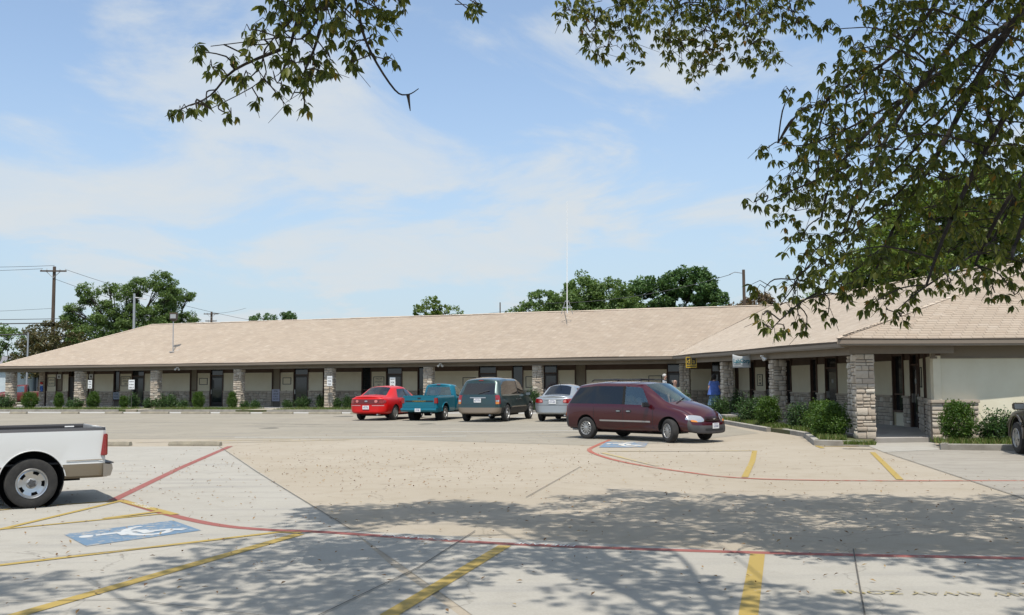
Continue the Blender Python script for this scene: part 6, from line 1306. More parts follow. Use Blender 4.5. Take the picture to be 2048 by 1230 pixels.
def pickup(name, P, heading, label, body_m, kind, scale=1, zscale=1):
    e = vehicle(name, P, heading, label, scale, zscale, 'pickup truck'); big = kind == 'big'
    # cab
    st = [S(xl=-.42, xs=-.42, xu=-.34, zb=.50, w=.92, zs=1.16, ws=.90, zu=1.70, wu=.72, zc=1.74, k=0), S(xl=-.42, xs=-.42, xu=-.34, zb=.50, w=.92, zs=1.16, ws=.90, zu=1.70, wu=.72, zc=1.74, k=.84),
          S(xl=-.38, xs=-.38, xu=-.28, zb=.46, w=.96, zs=1.16, ws=.93, zu=1.72, wu=.76, zc=1.77), S(xl=-.18, xs=-.18, xu=-.10, zb=.42, w=.97, zs=1.15, ws=.94, zu=1.74, wu=.78, zc=1.79),
          S(xl=.85, xs=.95, xu=.52, zb=.40, w=.97, zs=1.12, ws=.93, zu=1.71, wu=.74, zc=1.75, b=.05), S(xl=1.25, xs=1.32, xu=1.22, zb=.42, w=.96, zs=1.08, ws=.91, zu=1.20, wu=.80, zc=1.24, b=.12),
          S(xl=1.9, xs=1.9, xu=1.9, zb=.44, w=.96, zs=1.02, ws=.90, zu=1.10, wu=.78, zc=1.15), S(xl=2.42, xs=2.40, xu=2.38, zb=.44, w=.95, zs=.92, ws=.88, zu=1.0, wu=.76, zc=1.05),
          S(xl=2.56, xs=2.50, xu=2.48, zb=.42, w=.93, zs=.80, ws=.86, zu=.86, wu=.74, zc=.90), S(xl=2.60, xs=2.54, xu=2.52, zb=.42, w=.93, zs=.78, ws=.86, zu=.84, wu=.74, zc=.88, k=.6), S(xl=2.60, xs=2.54, xu=2.52, zb=.42, w=.93, zs=.78, ws=.86, zu=.84, wu=.74, zc=.88, k=0)]
    tags = [(0, 1, 5, 6, 1), (3, 4, 5, 6, 1), (4, 5, 8, 10, 1), (8, 10, 0, 3, 2)]
    xr, xf = -1.72, 1.72; R_ = .375 if big else .36
    ev = loft_body(dict(st=st, tags=tags), [body_m, G_mid if big else G_clear, M_chrome if big else body_m], [(xf, .9), (xf, -.9)], .44, .2, cut_z=.40)
    bvh, parts = split_parts(ev, e, {0: 'cab_body', 2: 'front_bumper', 3: 'wheel_well'})
    # bed: outer skin, rails, inner walls
    prof = [(.88, .41), (.955, .45), (.975, .56), (.982, .64), (.975, .68), (.97, 1.02), (.955, 1.155), (.93, 1.20), (.86, 1.20), (.85, 1.17), (.85, .66)]
    xsb = [-2.78, -2.74, -2.66, -2.3, -1.72, -1.1, -.56, -.50]
    M_low = mat('tan_lower_paint', (.23, .18, .13), .4, metal=.1, coat=.6)
    low = mat('champagne_lower_paint', (.235, .195, .14), .45, metal=.1, coat=.6) if big else body_m
    rail = mat('bed_rail_cap', (.045, .045, .05), .6) if big else body_m
    liner = mat('bed_liner', (.03, .03, .033), .7) if big else mat('bed_inner_teal', (.01, .12, .15), .5)
    for sg in (1, -1):
        me = MB(); n = len(prof)
        for i, x in enumerate(xsb):
            for (y, z) in prof:
                t = .045*max(0, (-2.70-x)/.08)**2 if i < 2 else 0; me.v.append((x, sg*(y-t), z))
        for i in range(len(xsb)-1):
            for k in range(n-1): me.f.append((i*n+k, i*n+k+1, (i+1)*n+k+1, (i+1)*n+k)); me.m.append(1 if k < 3 else (2 if 6 <= k < 9 else (3 if k == 9 else 0)))
        me.f += [tuple(range(n)), tuple((len(xsb)-1)*n+k for k in range(n-1, -1, -1))]; me.m += [0, 0]
        tmp = me.build('tmp', [body_m, low, rail, liner, M_well], None, smooth=True, sharp=30)
        c = MB(); c.lathe([(0, sg*.60), (.47, sg*.60), (.47, sg*1.3), (0, sg*1.3)], 48, 'y', (xr, 0, .40)); cc = c.build('cut', M_well); b = tmp.modifiers.new('b', 'BOOLEAN'); b.object = cc; b.operation = 'DIFFERENCE'; b.solver = 'EXACT'; b.material_mode = 'TRANSFER'
        dg = bpy.context.evaluated_depsgraph_get(); dg.update(); m2 = bpy.data.meshes.new_from_object(tmp.evaluated_get(dg)); bpy.data.objects.remove(tmp); bpy.data.objects.remove(cc)
        bmx = bmesh.new(); bmx.from_mesh(m2); bx = BVHTree.FromBMesh(bmx)
        for mi, nm in ((0, 'bed_side'), (1, 'lower_side_panel'), (2, 'bed_rail'), (3, 'bed_inner_wall'), (4, 'wheel_well')):
            fs = [f for f in bmx.faces if f.material_index == mi]
            if mi >= 4: fs = [f for f in bmx.faces if f.material_index >= 4]
            if mi == 0 and not big: fs = [f for f in bmx.faces if f.material_index in (0, 1, 2)]
            if (mi in (1, 2) and not big) or not fs: continue
            isl = []; left = set(fs)
            while left:
                stk = [left.pop()]; g_ = []
                while stk:
                    f = stk.pop(); g_.append(f)
                    for ed in f.edges:
                        for h_ in ed.link_faces:
                            if h_ in left: left.remove(h_); stk.append(h_)
                isl.append(g_)
            for fs in (isl if mi else [fs]):
              q = MB(); mp = {}
              for f in fs:
                ids = []
                for v in f.verts:
                    if v.index not in mp: mp[v.index] = len(q.v); q.v.append(tuple(v.co))
                    ids.append(mp[v.index])
                q.f.append(tuple(ids)); q.m.append(0)
              q.build(nm, [body_m, low, rail, liner, M_well][mi], e, smooth=True, sharp=28, fix=False)
        bmx.free()
        mb = MB(); mb.lathe([(0, sg*.58), (.462, sg*.58), (.462, sg*.90), (.468, sg*.90), (.468, sg*.575), (0, sg*.575)], 40, 'y', (xr, 0, .40)); mb.build('wheel_housing', M_well, e)
        # wheel arch lip
        arc = [(xr+.475*math.cos(a), sg*(.985), .40+.475*math.sin(a)) for a in np.linspace(R(8), R(172), 28)]
        mb = MB(); mb.tube(arc, .010 if big else .022, 6); mb.build('wheel_arch_lip', body_m, e, smooth=True)
        # tail light on the rear corner
        z0, z1 = (.76, 1.10) if big else (.84, 1.10)
        mb = MB(); w_ = .085 if big else .14
        mb.add([(-2.81, sg*(.94-w_), z0), (-2.81, sg*.965, z0), (-2.76, sg*1.0, z0), (-2.70, sg*.997, z0), (-2.70, sg*.9, z0), (-2.81, sg*(.94-w_), z1), (-2.81, sg*.955, z1), (-2.77, sg*.99, z1), (-2.74, sg*.988, z1), (-2.74, sg*.9, z1)], [(0, 1, 6, 5), (1, 2, 7, 6), (2, 3, 8, 7), (3, 4, 9, 8), (4, 0, 5, 9), (5, 6, 7, 8, 9), (4, 3, 2, 1, 0)]); mb.build('tail_light', M_redlens, e, bevel=.012)
        mb = MB(); mb.box(-2.80, -2.79, sg*.90-.035, sg*.90+.035, z0+.015, z0+.07); mb.build('reversing_light', M_clearlens, e)
        if big:
            mb = MB(); mb.tube([(-2.60, sg*.85, 1.15), (-2.45, sg*.85, 1.15)], .02, 6); mb.build('tie_down', M_metal, e)
            mb = MB(); mb.tube([(-2.74, sg*.985, .70), (-2.2, sg*.987, .695)], .006, 4); mb.build('crease_line', low, e)
            pass
    mb = MB(); mb.box(-2.74, -.5, -.86, .86, .64, .67); mb.build('bed_floor', liner, e)
    mb = MB(); mb.box(-.56, -.49, -.86, .86, .64, 1.2); mb.build('bed_front_wall', liner, e)
    tg = MB(); tg.box(-2.80, -2.745, -.84, .84, .62, 1.205); t = tg.build('tailgate', body_m, e, bevel=.012)
    mb = MB(); mb.box(-2.812, -2.80, -.09, .09, 1.05, 1.11); mb.build('tailgate_handle', M_blk, t, bevel=.004)
    if not big:
        for z in (.74, 1.14): mb = MB(); mb.box(-2.806, -2.80, -.76, .76, z-.008, z+.008); mb.build('tailgate_crease', body_m, t)
        mb = MB(); mb.box(-2.804, -2.80, -.76, .76, .90, .975); mb.build('tailgate_band', M_btxt, t)
        text('tailgate_lettering', 'CHEVROLET', .085, wallT(Vector((-2.807, 0, .937)), (0, -1, 0)), mat('gold_letter', (.42, .30, .06), .5), t, sx=1.55)
    # rear bumper
    bm_ = mat('champagne_lower_paint', (.235, .195, .14), .45) if False else (M_chrome2 if big else body_m)
    mb = MB(); yb = 1.0 if big else .96
    sec = [(-2.79, .42), (-2.90, .44), (-2.93, .54), (-2.92, .61), (-2.79, .63)] if big else [(-2.80, .42), (-2.93, .45), (-2.99, .52), (-2.98, .60), (-2.80, .62)]
    ys_ = [-yb, -yb*.93, -yb*.75, 0, yb*.75, yb*.93, yb]
    for y in ys_:
        t_ = (abs(y)/yb); dx = .17*max(0, t_-.74)**1.5*2.2
        for (x, z) in sec: mb.v.append((min(x+dx, -2.74), y, z))
    k5 = len(sec)
    for i in range(len(ys_)-1):
        for k in range(k5): mb.f.append((i*k5+k, i*k5+(k+1) % k5, (i+1)*k5+(k+1) % k5, (i+1)*k5+k)); mb.m.append(0)
    mb.f += [tuple(range(k5)), tuple((len(ys_)-1)*k5+k for k in range(k5-1, -1, -1))]; mb.m += [0, 0]
    rb = mb.build('rear_bumper', bm_, e, smooth=True, sharp=30)
    if big: mb = MB(); mb.box(-2.91, -2.77, -.93, .93, .63, .645); mb.build('bumper_step_pad', M_blk, rb)
    lplate(e, Vector((-2.945 if big else -3.0, -.0, .52)), R(-90), '5PS 88T')
    for sg in (1, -1):
        stick(bvh, 'side', [(.86, .48), (.87, .48), (.87, 1.1), (.86, 1.1)], .003, M_blk, 'door_gap', e, 0, 1, 10, sgn=sg, depth=.01); stick(bvh, 'side', [(-.26, .48), (-.25, .48), (-.25, 1.12), (-.26, 1.12)], .003, M_blk, 'door_gap', e, 0, 1, 10, sgn=sg, depth=.01)
        stick(bvh, 'side', [(-.15, .98), (.05, .98), (.05, 1.04), (-.15, 1.04)], .016, M_blk, 'door_handle', e, .5, sgn=sg)
        stick(bvh, 'front', [(sg*.50, .74), (sg*.86, .74), (sg*.84, .90), (sg*.50, .90)], .012, M_clearlens, 'headlight', e, .3)
        mirror(e, .88, sg*1.0, 1.2, M_blk, 1.1)
        wheel(e, xr, sg*.86, R_, .23, 'truck' if big else 'disc'); wheel(e, xf, sg*.86, R_, .23, 'truck' if big else 'disc')
    stick(bvh, 'front', [(-.46, .74), (.46, .74), (.46, .90), (-.46, .90)], .006, M_intdk, 'grille', e, .2)
    stick(bvh, 'rear', [(-.10, 1.715), (.10, 1.715), (.10, 1.745), (-.10, 1.745)], .02, M_redlens, 'brake_light', e, .2)
    mb = MB(); mb.box(-.3, 1.25, -.8, .8, .45, .5); mb.build('cabin_floor', M_intdk, e); mb = MB(); mb.box(.85, 1.25, -.8, .8, .8, 1.1); mb.build('dashboard', M_intdk, e, bevel=.04)
    seat(e, .25, .42, .55, M_int); seat(e, .25, -.42, .55, M_int)
    mb = MB(); mb.box(-2.5, 2.3, -.42, .42, .34, .50); mb.build('chassis_frame', M_well, e)
    mb = MB(); mb.tube([(xr, -.8, .36), (xr, -.2, .36), (xr, -.16, .36), (xr, .16, .36), (xr, .2, .36), (xr, .8, .36)], [.05, .05, .15, .15, .05, .05], 10); mb.build('rear_axle', M_well, e)
    mb = MB(); mb.tube([(-2.7, -.6, .36), (-2.0, -.5, .38)], .035, 8); mb.build('exhaust', M_metal, e)
    return e
M_chrome2 = mat('dull_chrome', (.34, .30, .25), .38, metal=.55)
P_teal = mat('teal_paint', (.0, .165, .235), .34, metal=.3, coat=.6); P_white = mat('white_paint_car', (.66, .655, .63), .32, coat=1)
tk = Vector((-3.88, 46.1, .006)); sT = .90
pickup('pickup_truck', tk+Vector((math.cos(HD), math.sin(HD), 0))*1.72*sT, HD, 'teal pickup truck with CHEVROLET tailgate parked between the red sedan and the green minivan', P_teal, 'small', sT, 1.04)
# white pickup: tail towards the right and away from the camera
tdir = R(33); sW = .93
tailv = Vector((math.cos(tdir), math.sin(tdir), 0)); side = Vector((math.sin(tdir), -math.cos(tdir), 0))    # side facing the camera
whl = Vector((-6.85, 14.38, 0))                                                                              # near rear tyre contact
o_ = whl-side*.97*sW-tailv*1.72*sW
pickup('pickup_truck', o_+Vector((0, 0, .008)), tdir+math.pi, 'white pickup truck with an open black-lined bed cut off by the left edge', P_white, 'big', sW, 1.0)

# ------------------------------------------------------------------ people
def skin(name, V, Ed, rad, m, parent=None, root=0, sub=2):
    me = bpy.data.meshes.new(name); me.from_pydata(V, Ed, []); me.materials.append(m); o = link(name+'_tmp', me)
    md = o.modifiers.new('skin', 'SKIN'); md.use_smooth_shade = True; sv = me.skin_vertices[0].data
    for i, r in enumerate(rad): sv[i].radius = (r, r) if not hasattr(r, '__len__') else r; sv[i].use_root = (i == root)
    s = o.modifiers.new('sub', 'SUBSURF'); s.levels = sub; s.render_levels = sub
    dg = bpy.context.evaluated_depsgraph_get(); dg.update(); m2 = bpy.data.meshes.new_from_object(o.evaluated_get(dg)); bpy.data.objects.remove(o); m2.name = name
    if not m2.materials: m2.materials.append(m)
    return link(name, m2, parent)
class G:
    def __init__(s): s.V = []; s.E = []; s.R = []
    def n(s, p, r, to=None): s.V.append(tuple(p)); s.R.append(r); i = len(s.V)-1; (s.E.append((to, i)) if to is not None else None); return i
def person(P, yaw, label, H=1.72, sit=False, shirt=(.4, .45, .5), pants=(.1, .1, .12), hair=None, bald=False, woman=False, arms=None, skinc=None, glasses=False, step=.12, dress=None):
    """faces local -y"""
    e = empty('person', P, yaw); tag(e, label, 'person'); k = H/1.75; e.scale = (k, k, k); ms = skinc or M_skin
    msh = mat('shirt_'+label[:12], shirt, .9); mpt = mat('pants_'+label[:12], pants, .9)
    fw = -1
    g = G(); pel = g.n((0, 0, .95), .125); wa = g.n((0, 0, 1.10), .115, pel); ch = g.n((0, .01, 1.30), (.145, .11), wa); nb = g.n((0, .015, 1.44), .075, ch); nk = g.n((0, .0, 1.51), .052, nb); jaw = g.n((0, -.025, 1.575), .070, nk); hd = g.n((0, -.01, 1.665), (.082, .098), jaw); tp = g.n((0, 0, 1.725), .06, hd); g.n((0, -.118, 1.628), .014, g.n((0, -.085, 1.645), .02, hd))
    legs = []
    for sd, dy in ((1, -step), (-1, step)):
        if sit: pts = [((.10*sd, 0, .93), .09), ((.13*sd, -.42, .95), .07), ((.13*sd, -.50, .72), .05), ((.13*sd, -.62, .70), .035)]
        else: pts = [((.095*sd, 0, .88), .09), ((.10*sd, dy*.6-.03, .50), .062), ((.10*sd, dy, .10), .042), ((.10*sd, dy-.14, .035), .036)]
        a = pel; L_ = []
        for p, r in pts: a = g.n(p, r, a); L_.append((p, r))
        legs.append(L_)
    armp = arms or {1: [(.255, .03, 1.13), (.25, -.05, .90)], -1: [(-.255, .03, 1.13), (-.25, -.05, .90)]}; AL = {}
    for sd in (1, -1):
        sh = g.n((.175*sd, .01, 1.40), .058, ch); el = g.n(armp[sd][0], .042, sh); wr = g.n(armp[sd][1], .028, el); d = (Vector(armp[sd][1])-Vector(armp[sd][0])).normalized(); pm = g.n(Vector(armp[sd][1])+d*.07, (.030, .018), wr); AL[sd] = [(.175*sd, .01, 1.40), armp[sd][0], armp[sd][1]]
        q = d.cross(Vector((0, 0, 1)) if abs(d.z) < .8 else Vector((1, 0, 0))).normalized()
        for f in range(4):
            b = Vector(g.V[pm])+q*(f-1.5)*.019+d*.02; l = (.062, .072, .066, .052)[f]; i1 = g.n(b, .0095, pm); i2 = g.n(b+d*l*.55+Vector((0, -.008, 0)), .0085, i1); g.n(b+d*l+Vector((0, -.022, 0)), .007, i2)
        t1 = g.n(Vector(armp[sd][1])+d*.03-q*.03, .011, wr); g.n(Vector(armp[sd][1])+d*.075-q*.045, .009, t1)
    skin('body', g.V, g.E, g.R, ms, e)
    # shirt
    g = G(); a = g.n((0, 0, .90 if not dress else .86), .15 if not dress else .19); b = g.n((0, 0, 1.08), .138 if not dress else .16, a); c = g.n((0, .01, 1.30), (.163, .13), b); g.n((0, .015, 1.425), .088, c)
    for sd in (1, -1):
        p0, p1, p2 = (Vector(x) for x in AL[sd]); s_ = g.n(p0, .072, c); g.n(p0.lerp(p1, .72), .062, s_)
    skin('shirt', g.V, g.E, g.R, msh, e)
    g = G(); a = g.n((0, 0, .98), .137)
    for L_ in legs:
        p = a
        for (q, r) in L_[:3]: p = g.n(q, r+.016, p)
    skin('trousers', g.V, g.E, g.R, mpt, e)
    for i, L_ in enumerate(legs):
        g = G(); a = g.n(Vector(L_[2][0])+Vector((0, .03, -.055)), .045); b = g.n(Vector(L_[3][0])+Vector((0, .02, 0)), .042, a); g.n(Vector(L_[3][0])+Vector((0, -.05, 0)), .034, b); skin('shoe', g.V, g.E, g.R, mat('shoe_dark', (.03, .025, .02), .6), e, sub=1)
    if dress:
        # flared gathered top / skirt hem
        md_ = mat('dress_'+label[:12], dress, .9, col2=tuple(min(1, x*1.5) for x in dress), nscale=8); mb = MB(); n = 36; prof = [(.10, 1.40), (.17, 1.34), (.19, 1.2), (.23, 1.0), (.27, .80)]
        for r, z in prof:
            for q in range(n): a = 2*math.pi*q/n; rr = r*(1+.07*math.sin(a*9)*(1.4-z)); mb.v.append((rr*1.15*math.cos(a), rr*.85*math.sin(a), z))
        for i in range(len(prof)-1):
            for q in range(n): mb.f.append((i*n+q, i*n+(q+1) % n, (i+1)*n+(q+1) % n, (i+1)*n+q)); mb.m.append(0)
        mb.build('gathered_top', md_, e, smooth=True)
        mk = mat('skirt_blue', (.06, .14, .24), .9, col2=(.2, .3, .4), nscale=6); mb = MB(); prof = [(.15, .95), (.20, .75), (.25, .45), (.28, .30)]
        for r, z in prof:
            for q in range(n): a = 2*math.pi*q/n; rr = r*(1+.05*math.sin(a*7)); mb.v.append((rr*1.1*math.cos(a), rr*.85*math.sin(a), z))
        for i in range(len(prof)-1):
            for q in range(n): mb.f.append((i*n+q, i*n+(q+1) % n, (i+1)*n+(q+1) % n, (i+1)*n+q)); mb.m.append(0)
        mb.build('skirt', mk, e, smooth=True)
    # ears, eyes, mouth
    for sd in (1, -1):
        mb = MB(); mb.lathe([(0, -.008), (.022, -.005), (.026, .004), (0, .008)], 10, 'x', (sd*.088, .0, 1.645)); mb.build('ear', ms, e, smooth=True)
        mb = MB(); mb.lathe([(0, -.012), (.008, -.009), (.012, 0), (0, .01)], 10, 'y', (sd*.032, -.098, 1.658)); mb.build('eye', mat('eye_dark', (.03, .02, .02), .3), e, smooth=True)
        mb = MB(); mb.box(sd*.032-.02, sd*.032+.02, -.112, -.098, 1.682, 1.690); mb.build('eyebrow', mat('brow', hair or (.3, .3, .3), .9), e)
    mb = MB(); mb.box(-.025, .025, -.106, -.09, 1.590, 1.598); mb.build('mouth', mat('lip', (.35, .14, .12), .6), e)
    if hair:
        mh = mat('hair_'+label[:12], hair, .8, bump=.6, bscale=60); C_ = Vector((0, .012, 1.672)); mb = MB(); nr, ns = 10, 20
        for i in range(nr+1):
            th = (i/nr)*R(150 if woman else 112)
            for q in range(ns):
                a = 2*math.pi*q/ns; front = max(0, -math.sin(a)); t2 = th*(1-.48*front**1.5)
                rr = .100+rng.uniform(-.004, .004)+(.02 if woman else 0)*math.sin(th); mb.v.append((C_.x+rr*math.sin(t2)*math.cos(a), C_.y+rr*1.12*math.sin(t2)*math.sin(a), C_.z+rr*math.cos(t2)*1.02-(.07 if woman else .0)*(i/nr)**3*(1-front)))
        for i in range(nr):
            for q in range(ns): mb.f.append((i*ns+q, i*ns+(q+1) % ns, (i+1)*ns+(q+1) % ns, (i+1)*ns+q)); mb.m.append(0)
        if bald:
            vs = mb.v; keep = [f for f in mb.f if min(vs[i][2] for i in f) < 1.70 and max(vs[i][1] for i in f) > -.02]; mb.f = keep; mb.m = [0]*len(keep)
        mb.build('hair', mh, e, smooth=True)
    if glasses:
        mb = MB()
        for sd in (1, -1): mb.tube([(sd*.034+.023*math.cos(t), -.116, 1.655+.019*math.sin(t)) for t in np.linspace(0, 6.283, 13)], .003, 4, cap=False); mb.tube([(sd*.058, -.112, 1.66), (sd*.088, -.01, 1.66)], .003, 4)
        mb.tube([(-.012, -.117, 1.658), (.012, -.117, 1.658)], .003, 4); mb.build('glasses', M_blk, e)
    return e
person((9.45, 47.0, .30), R(180-15), 'woman with dark hair in a gathered blue top walking away along the porch', 1.72, shirt=(.10, .17, .42), pants=(.05, .09, .16), hair=(.012, .008, .007), woman=True, dress=(.08, .15, .42), step=.16)
person((7.9, 52.0, .30), R(75), 'white-haired person in a pale shirt seen above the maroon minivan roof', 1.78, shirt=(.50, .52, .55), pants=(.10, .10, .12), hair=(.52, .50, .47))
person((6.15, 38.0, .01), R(20), 'balding person with glasses seen above the maroon minivan windshield', 1.80, shirt=(.16, .20, .15), pants=(.08, .08, .10), hair=(.30, .27, .23), bald=True, glasses=True)
# driver and front passenger of the maroon minivan
def in_van(x, y, z): return mv.matrix_world @ Vector((x, y, z))
bpy.context.view_layer.update()
q = in_van(.16, .42, -.33)
person(q, van_yaw+R(90), 'driver in a blue shirt behind the wheel of the maroon minivan', 1.66, sit=True, shirt=(.10, .17, .34), pants=(.07, .08, .12), hair=(.12, .09, .07), arms={1: [(.27, -.16, 1.17), (.15, -.42, 1.28)], -1: [(-.27, -.16, 1.17), (-.15, -.42, 1.28)]})
q = in_van(.12, -.42, -.36)
person(q, van_yaw+R(90), 'front passenger with a bare forearm in the side window of the maroon minivan', 1.60, sit=True, shirt=(.12, .13, .24), pants=(.07, .07, .09), hair=(.30, .26, .2), arms={1: [(.25, -.18, 1.16), (.12, -.38, 1.12)], -1: [(-.30, -.10, 1.20), (-.27, -.40, 1.12)]})

# brown utility vehicle cut by the right edge
P_brn = mat('brown_grey_paint', (.075, .062, .048), .35, metal=.3, coat=.8)
def suv(P, heading, label):
    e = vehicle('sport_utility_vehicle', P, heading, label, 1, 1, 'suv')
    st = [S(xl=-2.30, xs=-2.28, xu=-2.15, zb=.50, w=.86, zs=1.10, ws=.86, zu=1.68, wu=.70, zc=1.73, k=0), S(xl=-2.30, xs=-2.28, xu=-2.15, zb=.50, w=.86, zs=1.10, ws=.86, zu=1.68, wu=.70, zc=1.73, k=.8),
          S(xl=-2.25, xs=-2.22, xu=-2.08, zb=.46, w=.91, zs=1.10, ws=.89, zu=1.70, wu=.74, zc=1.76), S(xl=-1.95, xs=-1.95, xu=-1.88, zb=.42, w=.93, zs=1.10, ws=.90, zu=1.72, wu=.76, zc=1.78),
          S(xl=-.75, xs=-.72, xu=-.68, zb=.40, w=.93, zs=1.09, ws=.90, zu=1.74, wu=.76, zc=1.80), S(xl=-.62, xs=-.62, xu=-.60, zb=.40, w=.93, zs=1.09, ws=.90, zu=1.74, wu=.76, zc=1.80),
          S(xl=.10, xs=.10, xu=.05, zb=.40, w=.93, zs=1.08, ws=.90, zu=1.73, wu=.76, zc=1.79), S(xl=.2, xs=.2, xu=.15, zb=.40, w=.93, zs=1.08, ws=.90, zu=1.73, wu=.76, zc=1.79),
          S(xl=.85, xs=.92, xu=.55, zb=.40, w=.93, zs=1.06, ws=.89, zu=1.70, wu=.73, zc=1.75, b=.05), S(xl=1.2, xs=1.28, xu=1.15, zb=.42, w=.93, zs=1.03, ws=.88, zu=1.13, wu=.78, zc=1.17, b=.12),
          S(xl=1.85, xs=1.85, xu=1.85, zb=.44, w=.93, zs=.99, ws=.88, zu=1.07, wu=.76, zc=1.12), S(xl=2.22, xs=2.18, xu=2.15, zb=.44, w=.92, zs=.92, ws=.84, zu=1.0, wu=.72, zc=1.04), S(xl=2.36, xs=2.28, xu=2.25, zb=.42, w=.90, zs=.80, ws=.82, zu=.86, wu=.70, zc=.90),
          S(xl=2.38, xs=2.30, xu=2.27, zb=.42, w=.90, zs=.78, ws=.82, zu=.84, wu=.70, zc=.88, k=.6), S(xl=2.38, xs=2.30, xu=2.27, zb=.42, w=.90, zs=.78, ws=.82, zu=.84, wu=.70, zc=.88, k=0)]
    tags = [(0, 1, 5, 6, 1), (3, 4, 5, 6, 1), (5, 6, 5, 6, 1), (7, 8, 5, 6, 1), (8, 9, 8, 10, 1), (4, 5, 5, 6, 2), (6, 7, 5, 6, 2), (11, 14, 0, 3, 2), (0, 3, 0, 3, 2)]
    ev = loft_body(dict(st=st, tags=tags), [P_brn, G_tint2, M_gblk], [(1.35, .9), (1.35, -.9), (-1.35, .9), (-1.35, -.9)], .46, .2, cut_z=.42, cf=.12)
    bvh, parts = split_parts(ev, e, {0: 'body', 2: 'black_trim', 3: 'wheel_well'})
    for (x, y) in ((1.35, .85), (1.35, -.85), (-1.35, .85), (-1.35, -.85)): wheel(e, x, y, .37, .24, 'five')
    for sg in (1, -1):
        mirror(e, .78, sg*.95, 1.12, P_brn, 1.15); mb = MB(); mb.tube([(1.35+.475*math.cos(a), sg*.955, .42+.475*math.sin(a)) for a in np.linspace(R(-5), R(185), 26)], .03, 6); mb.build('fender_flare', P_brn, e, smooth=True)
        stick(bvh, 'front', [(sg*.48, .76), (sg*.82, .76), (sg*.80, .92), (sg*.48, .92)], .012, M_clearlens, 'headlight', e, .3); stick(bvh, 'rear', [(sg*.76, .8), (sg*.87, .8), (sg*.86, 1.1), (sg*.76, 1.1)], .012, M_redlens, 'tail_light', e, .2)
        stick(bvh, 'side', [(.14, .45), (.15, .45), (.15, 1.04), (.14, 1.04)], .003, M_blk, 'door_gap', e, 0, 1, 10, sgn=sg, depth=.01); stick(bvh, 'side', [(.95, .45), (.96, .45), (.96, 1.0), (.95, 1.0)], .003, M_blk, 'door_gap', e, 0, 1, 10, sgn=sg, depth=.01); stick(bvh, 'side', [(.24, .92), (.42, .92), (.42, .98), (.24, .98)], .016, M_blk, 'door_handle', e, .5, sgn=sg)
    stick(bvh, 'front', [(-.44, .72), (.44, .72), (.44, .9), (-.44, .9)], .006, M_intdk, 'grille', e, .2); seat(e, .2, .4, .5); seat(e, .2, -.4, .5)
    mb = MB(); mb.box(-2.0, 1.9, -.42, .42, .32, .46); mb.build('chassis_frame', M_well, e); mb = MB(); mb.box(-2, 1.2, -.8, .8, .46, .5); mb.build('cabin_floor', M_intdk, e); mb = MB(); mb.box(.8, 1.2, -.78, .78, .8, 1.02); mb.build('dashboard', M_intdk, e)
    h = bvh.ray_cast(Vector((-6, 0, .85)), Vector((1, 0, 0))); lplate(e, Vector((h[0].x-.028, 0, .85)), R(-90), 'K44 TXB')
    return e
sh = R(90-9); w0 = Vector((11.86, 23.74, 0)); fwd_ = Vector((math.cos(sh), math.sin(sh), 0)); left_ = Vector((-fwd_.y, fwd_.x, 0))
suv(w0-fwd_*1.35-left_*.97+Vector((0, 0, .01)), sh, 'brown utility vehicle nosed to the kerb and cut off by the right edge')
# dark red pickup beyond the left porch
drp = pickup('pickup_truck', (-38.2, 78.5, .01), R(200), 'dark red pickup truck parked beyond the porch at the far left', mat('dark_red_paint', (.13, .012, .008), .4, coat=.6), 'small', .95, 1.0)
for ch in list(drp.children):
    for c2 in list(ch.children):
        if c2.name.startswith('tailgate_lettering') or c2.name.startswith('tailgate_band'): bpy.data.objects.remove(c2)

# ------------------------------------------------------------------ overhanging shade trees
def cluster_template(nl=5, seed=0):
    r = np.random.default_rng(seed); V = []; F = []
    for k in range(nl):
        az = 2*math.pi*k/nl+r.uniform(-.4, .4); pit = R(r.uniform(28, 78)); L_ = r.uniform(.75, 1.05); d = np.array([math.cos(az)*math.cos(pit), math.sin(az)*math.cos(pit), -math.sin(pit)])
        s = np.cross(d, [0, 0, 1.0]); s /= np.linalg.norm(s); u = np.cross(s, d); w = .21*L_; b = len(V)
        V += [d*.06, d*.45*L_-s*w+u*.05, d*.42*L_+u*-.02, d*.45*L_+s*w+u*.05, d*.78*L_-s*w*.62-np.array([0, 0, .05]), d*.78*L_+s*w*.62-np.array([0, 0, .05]), d*L_-np.array([0, 0, .14])]
        F += [(b, b+1, b+2), (b, b+2, b+3), (b+1, b+4, b+2), (b+2, b+5, b+3), (b+2, b+4, b+6), (b+2, b+6, b+5)]
    return np.array(V), np.array(F)
TPL = [cluster_template(5, i) for i in range(6)]
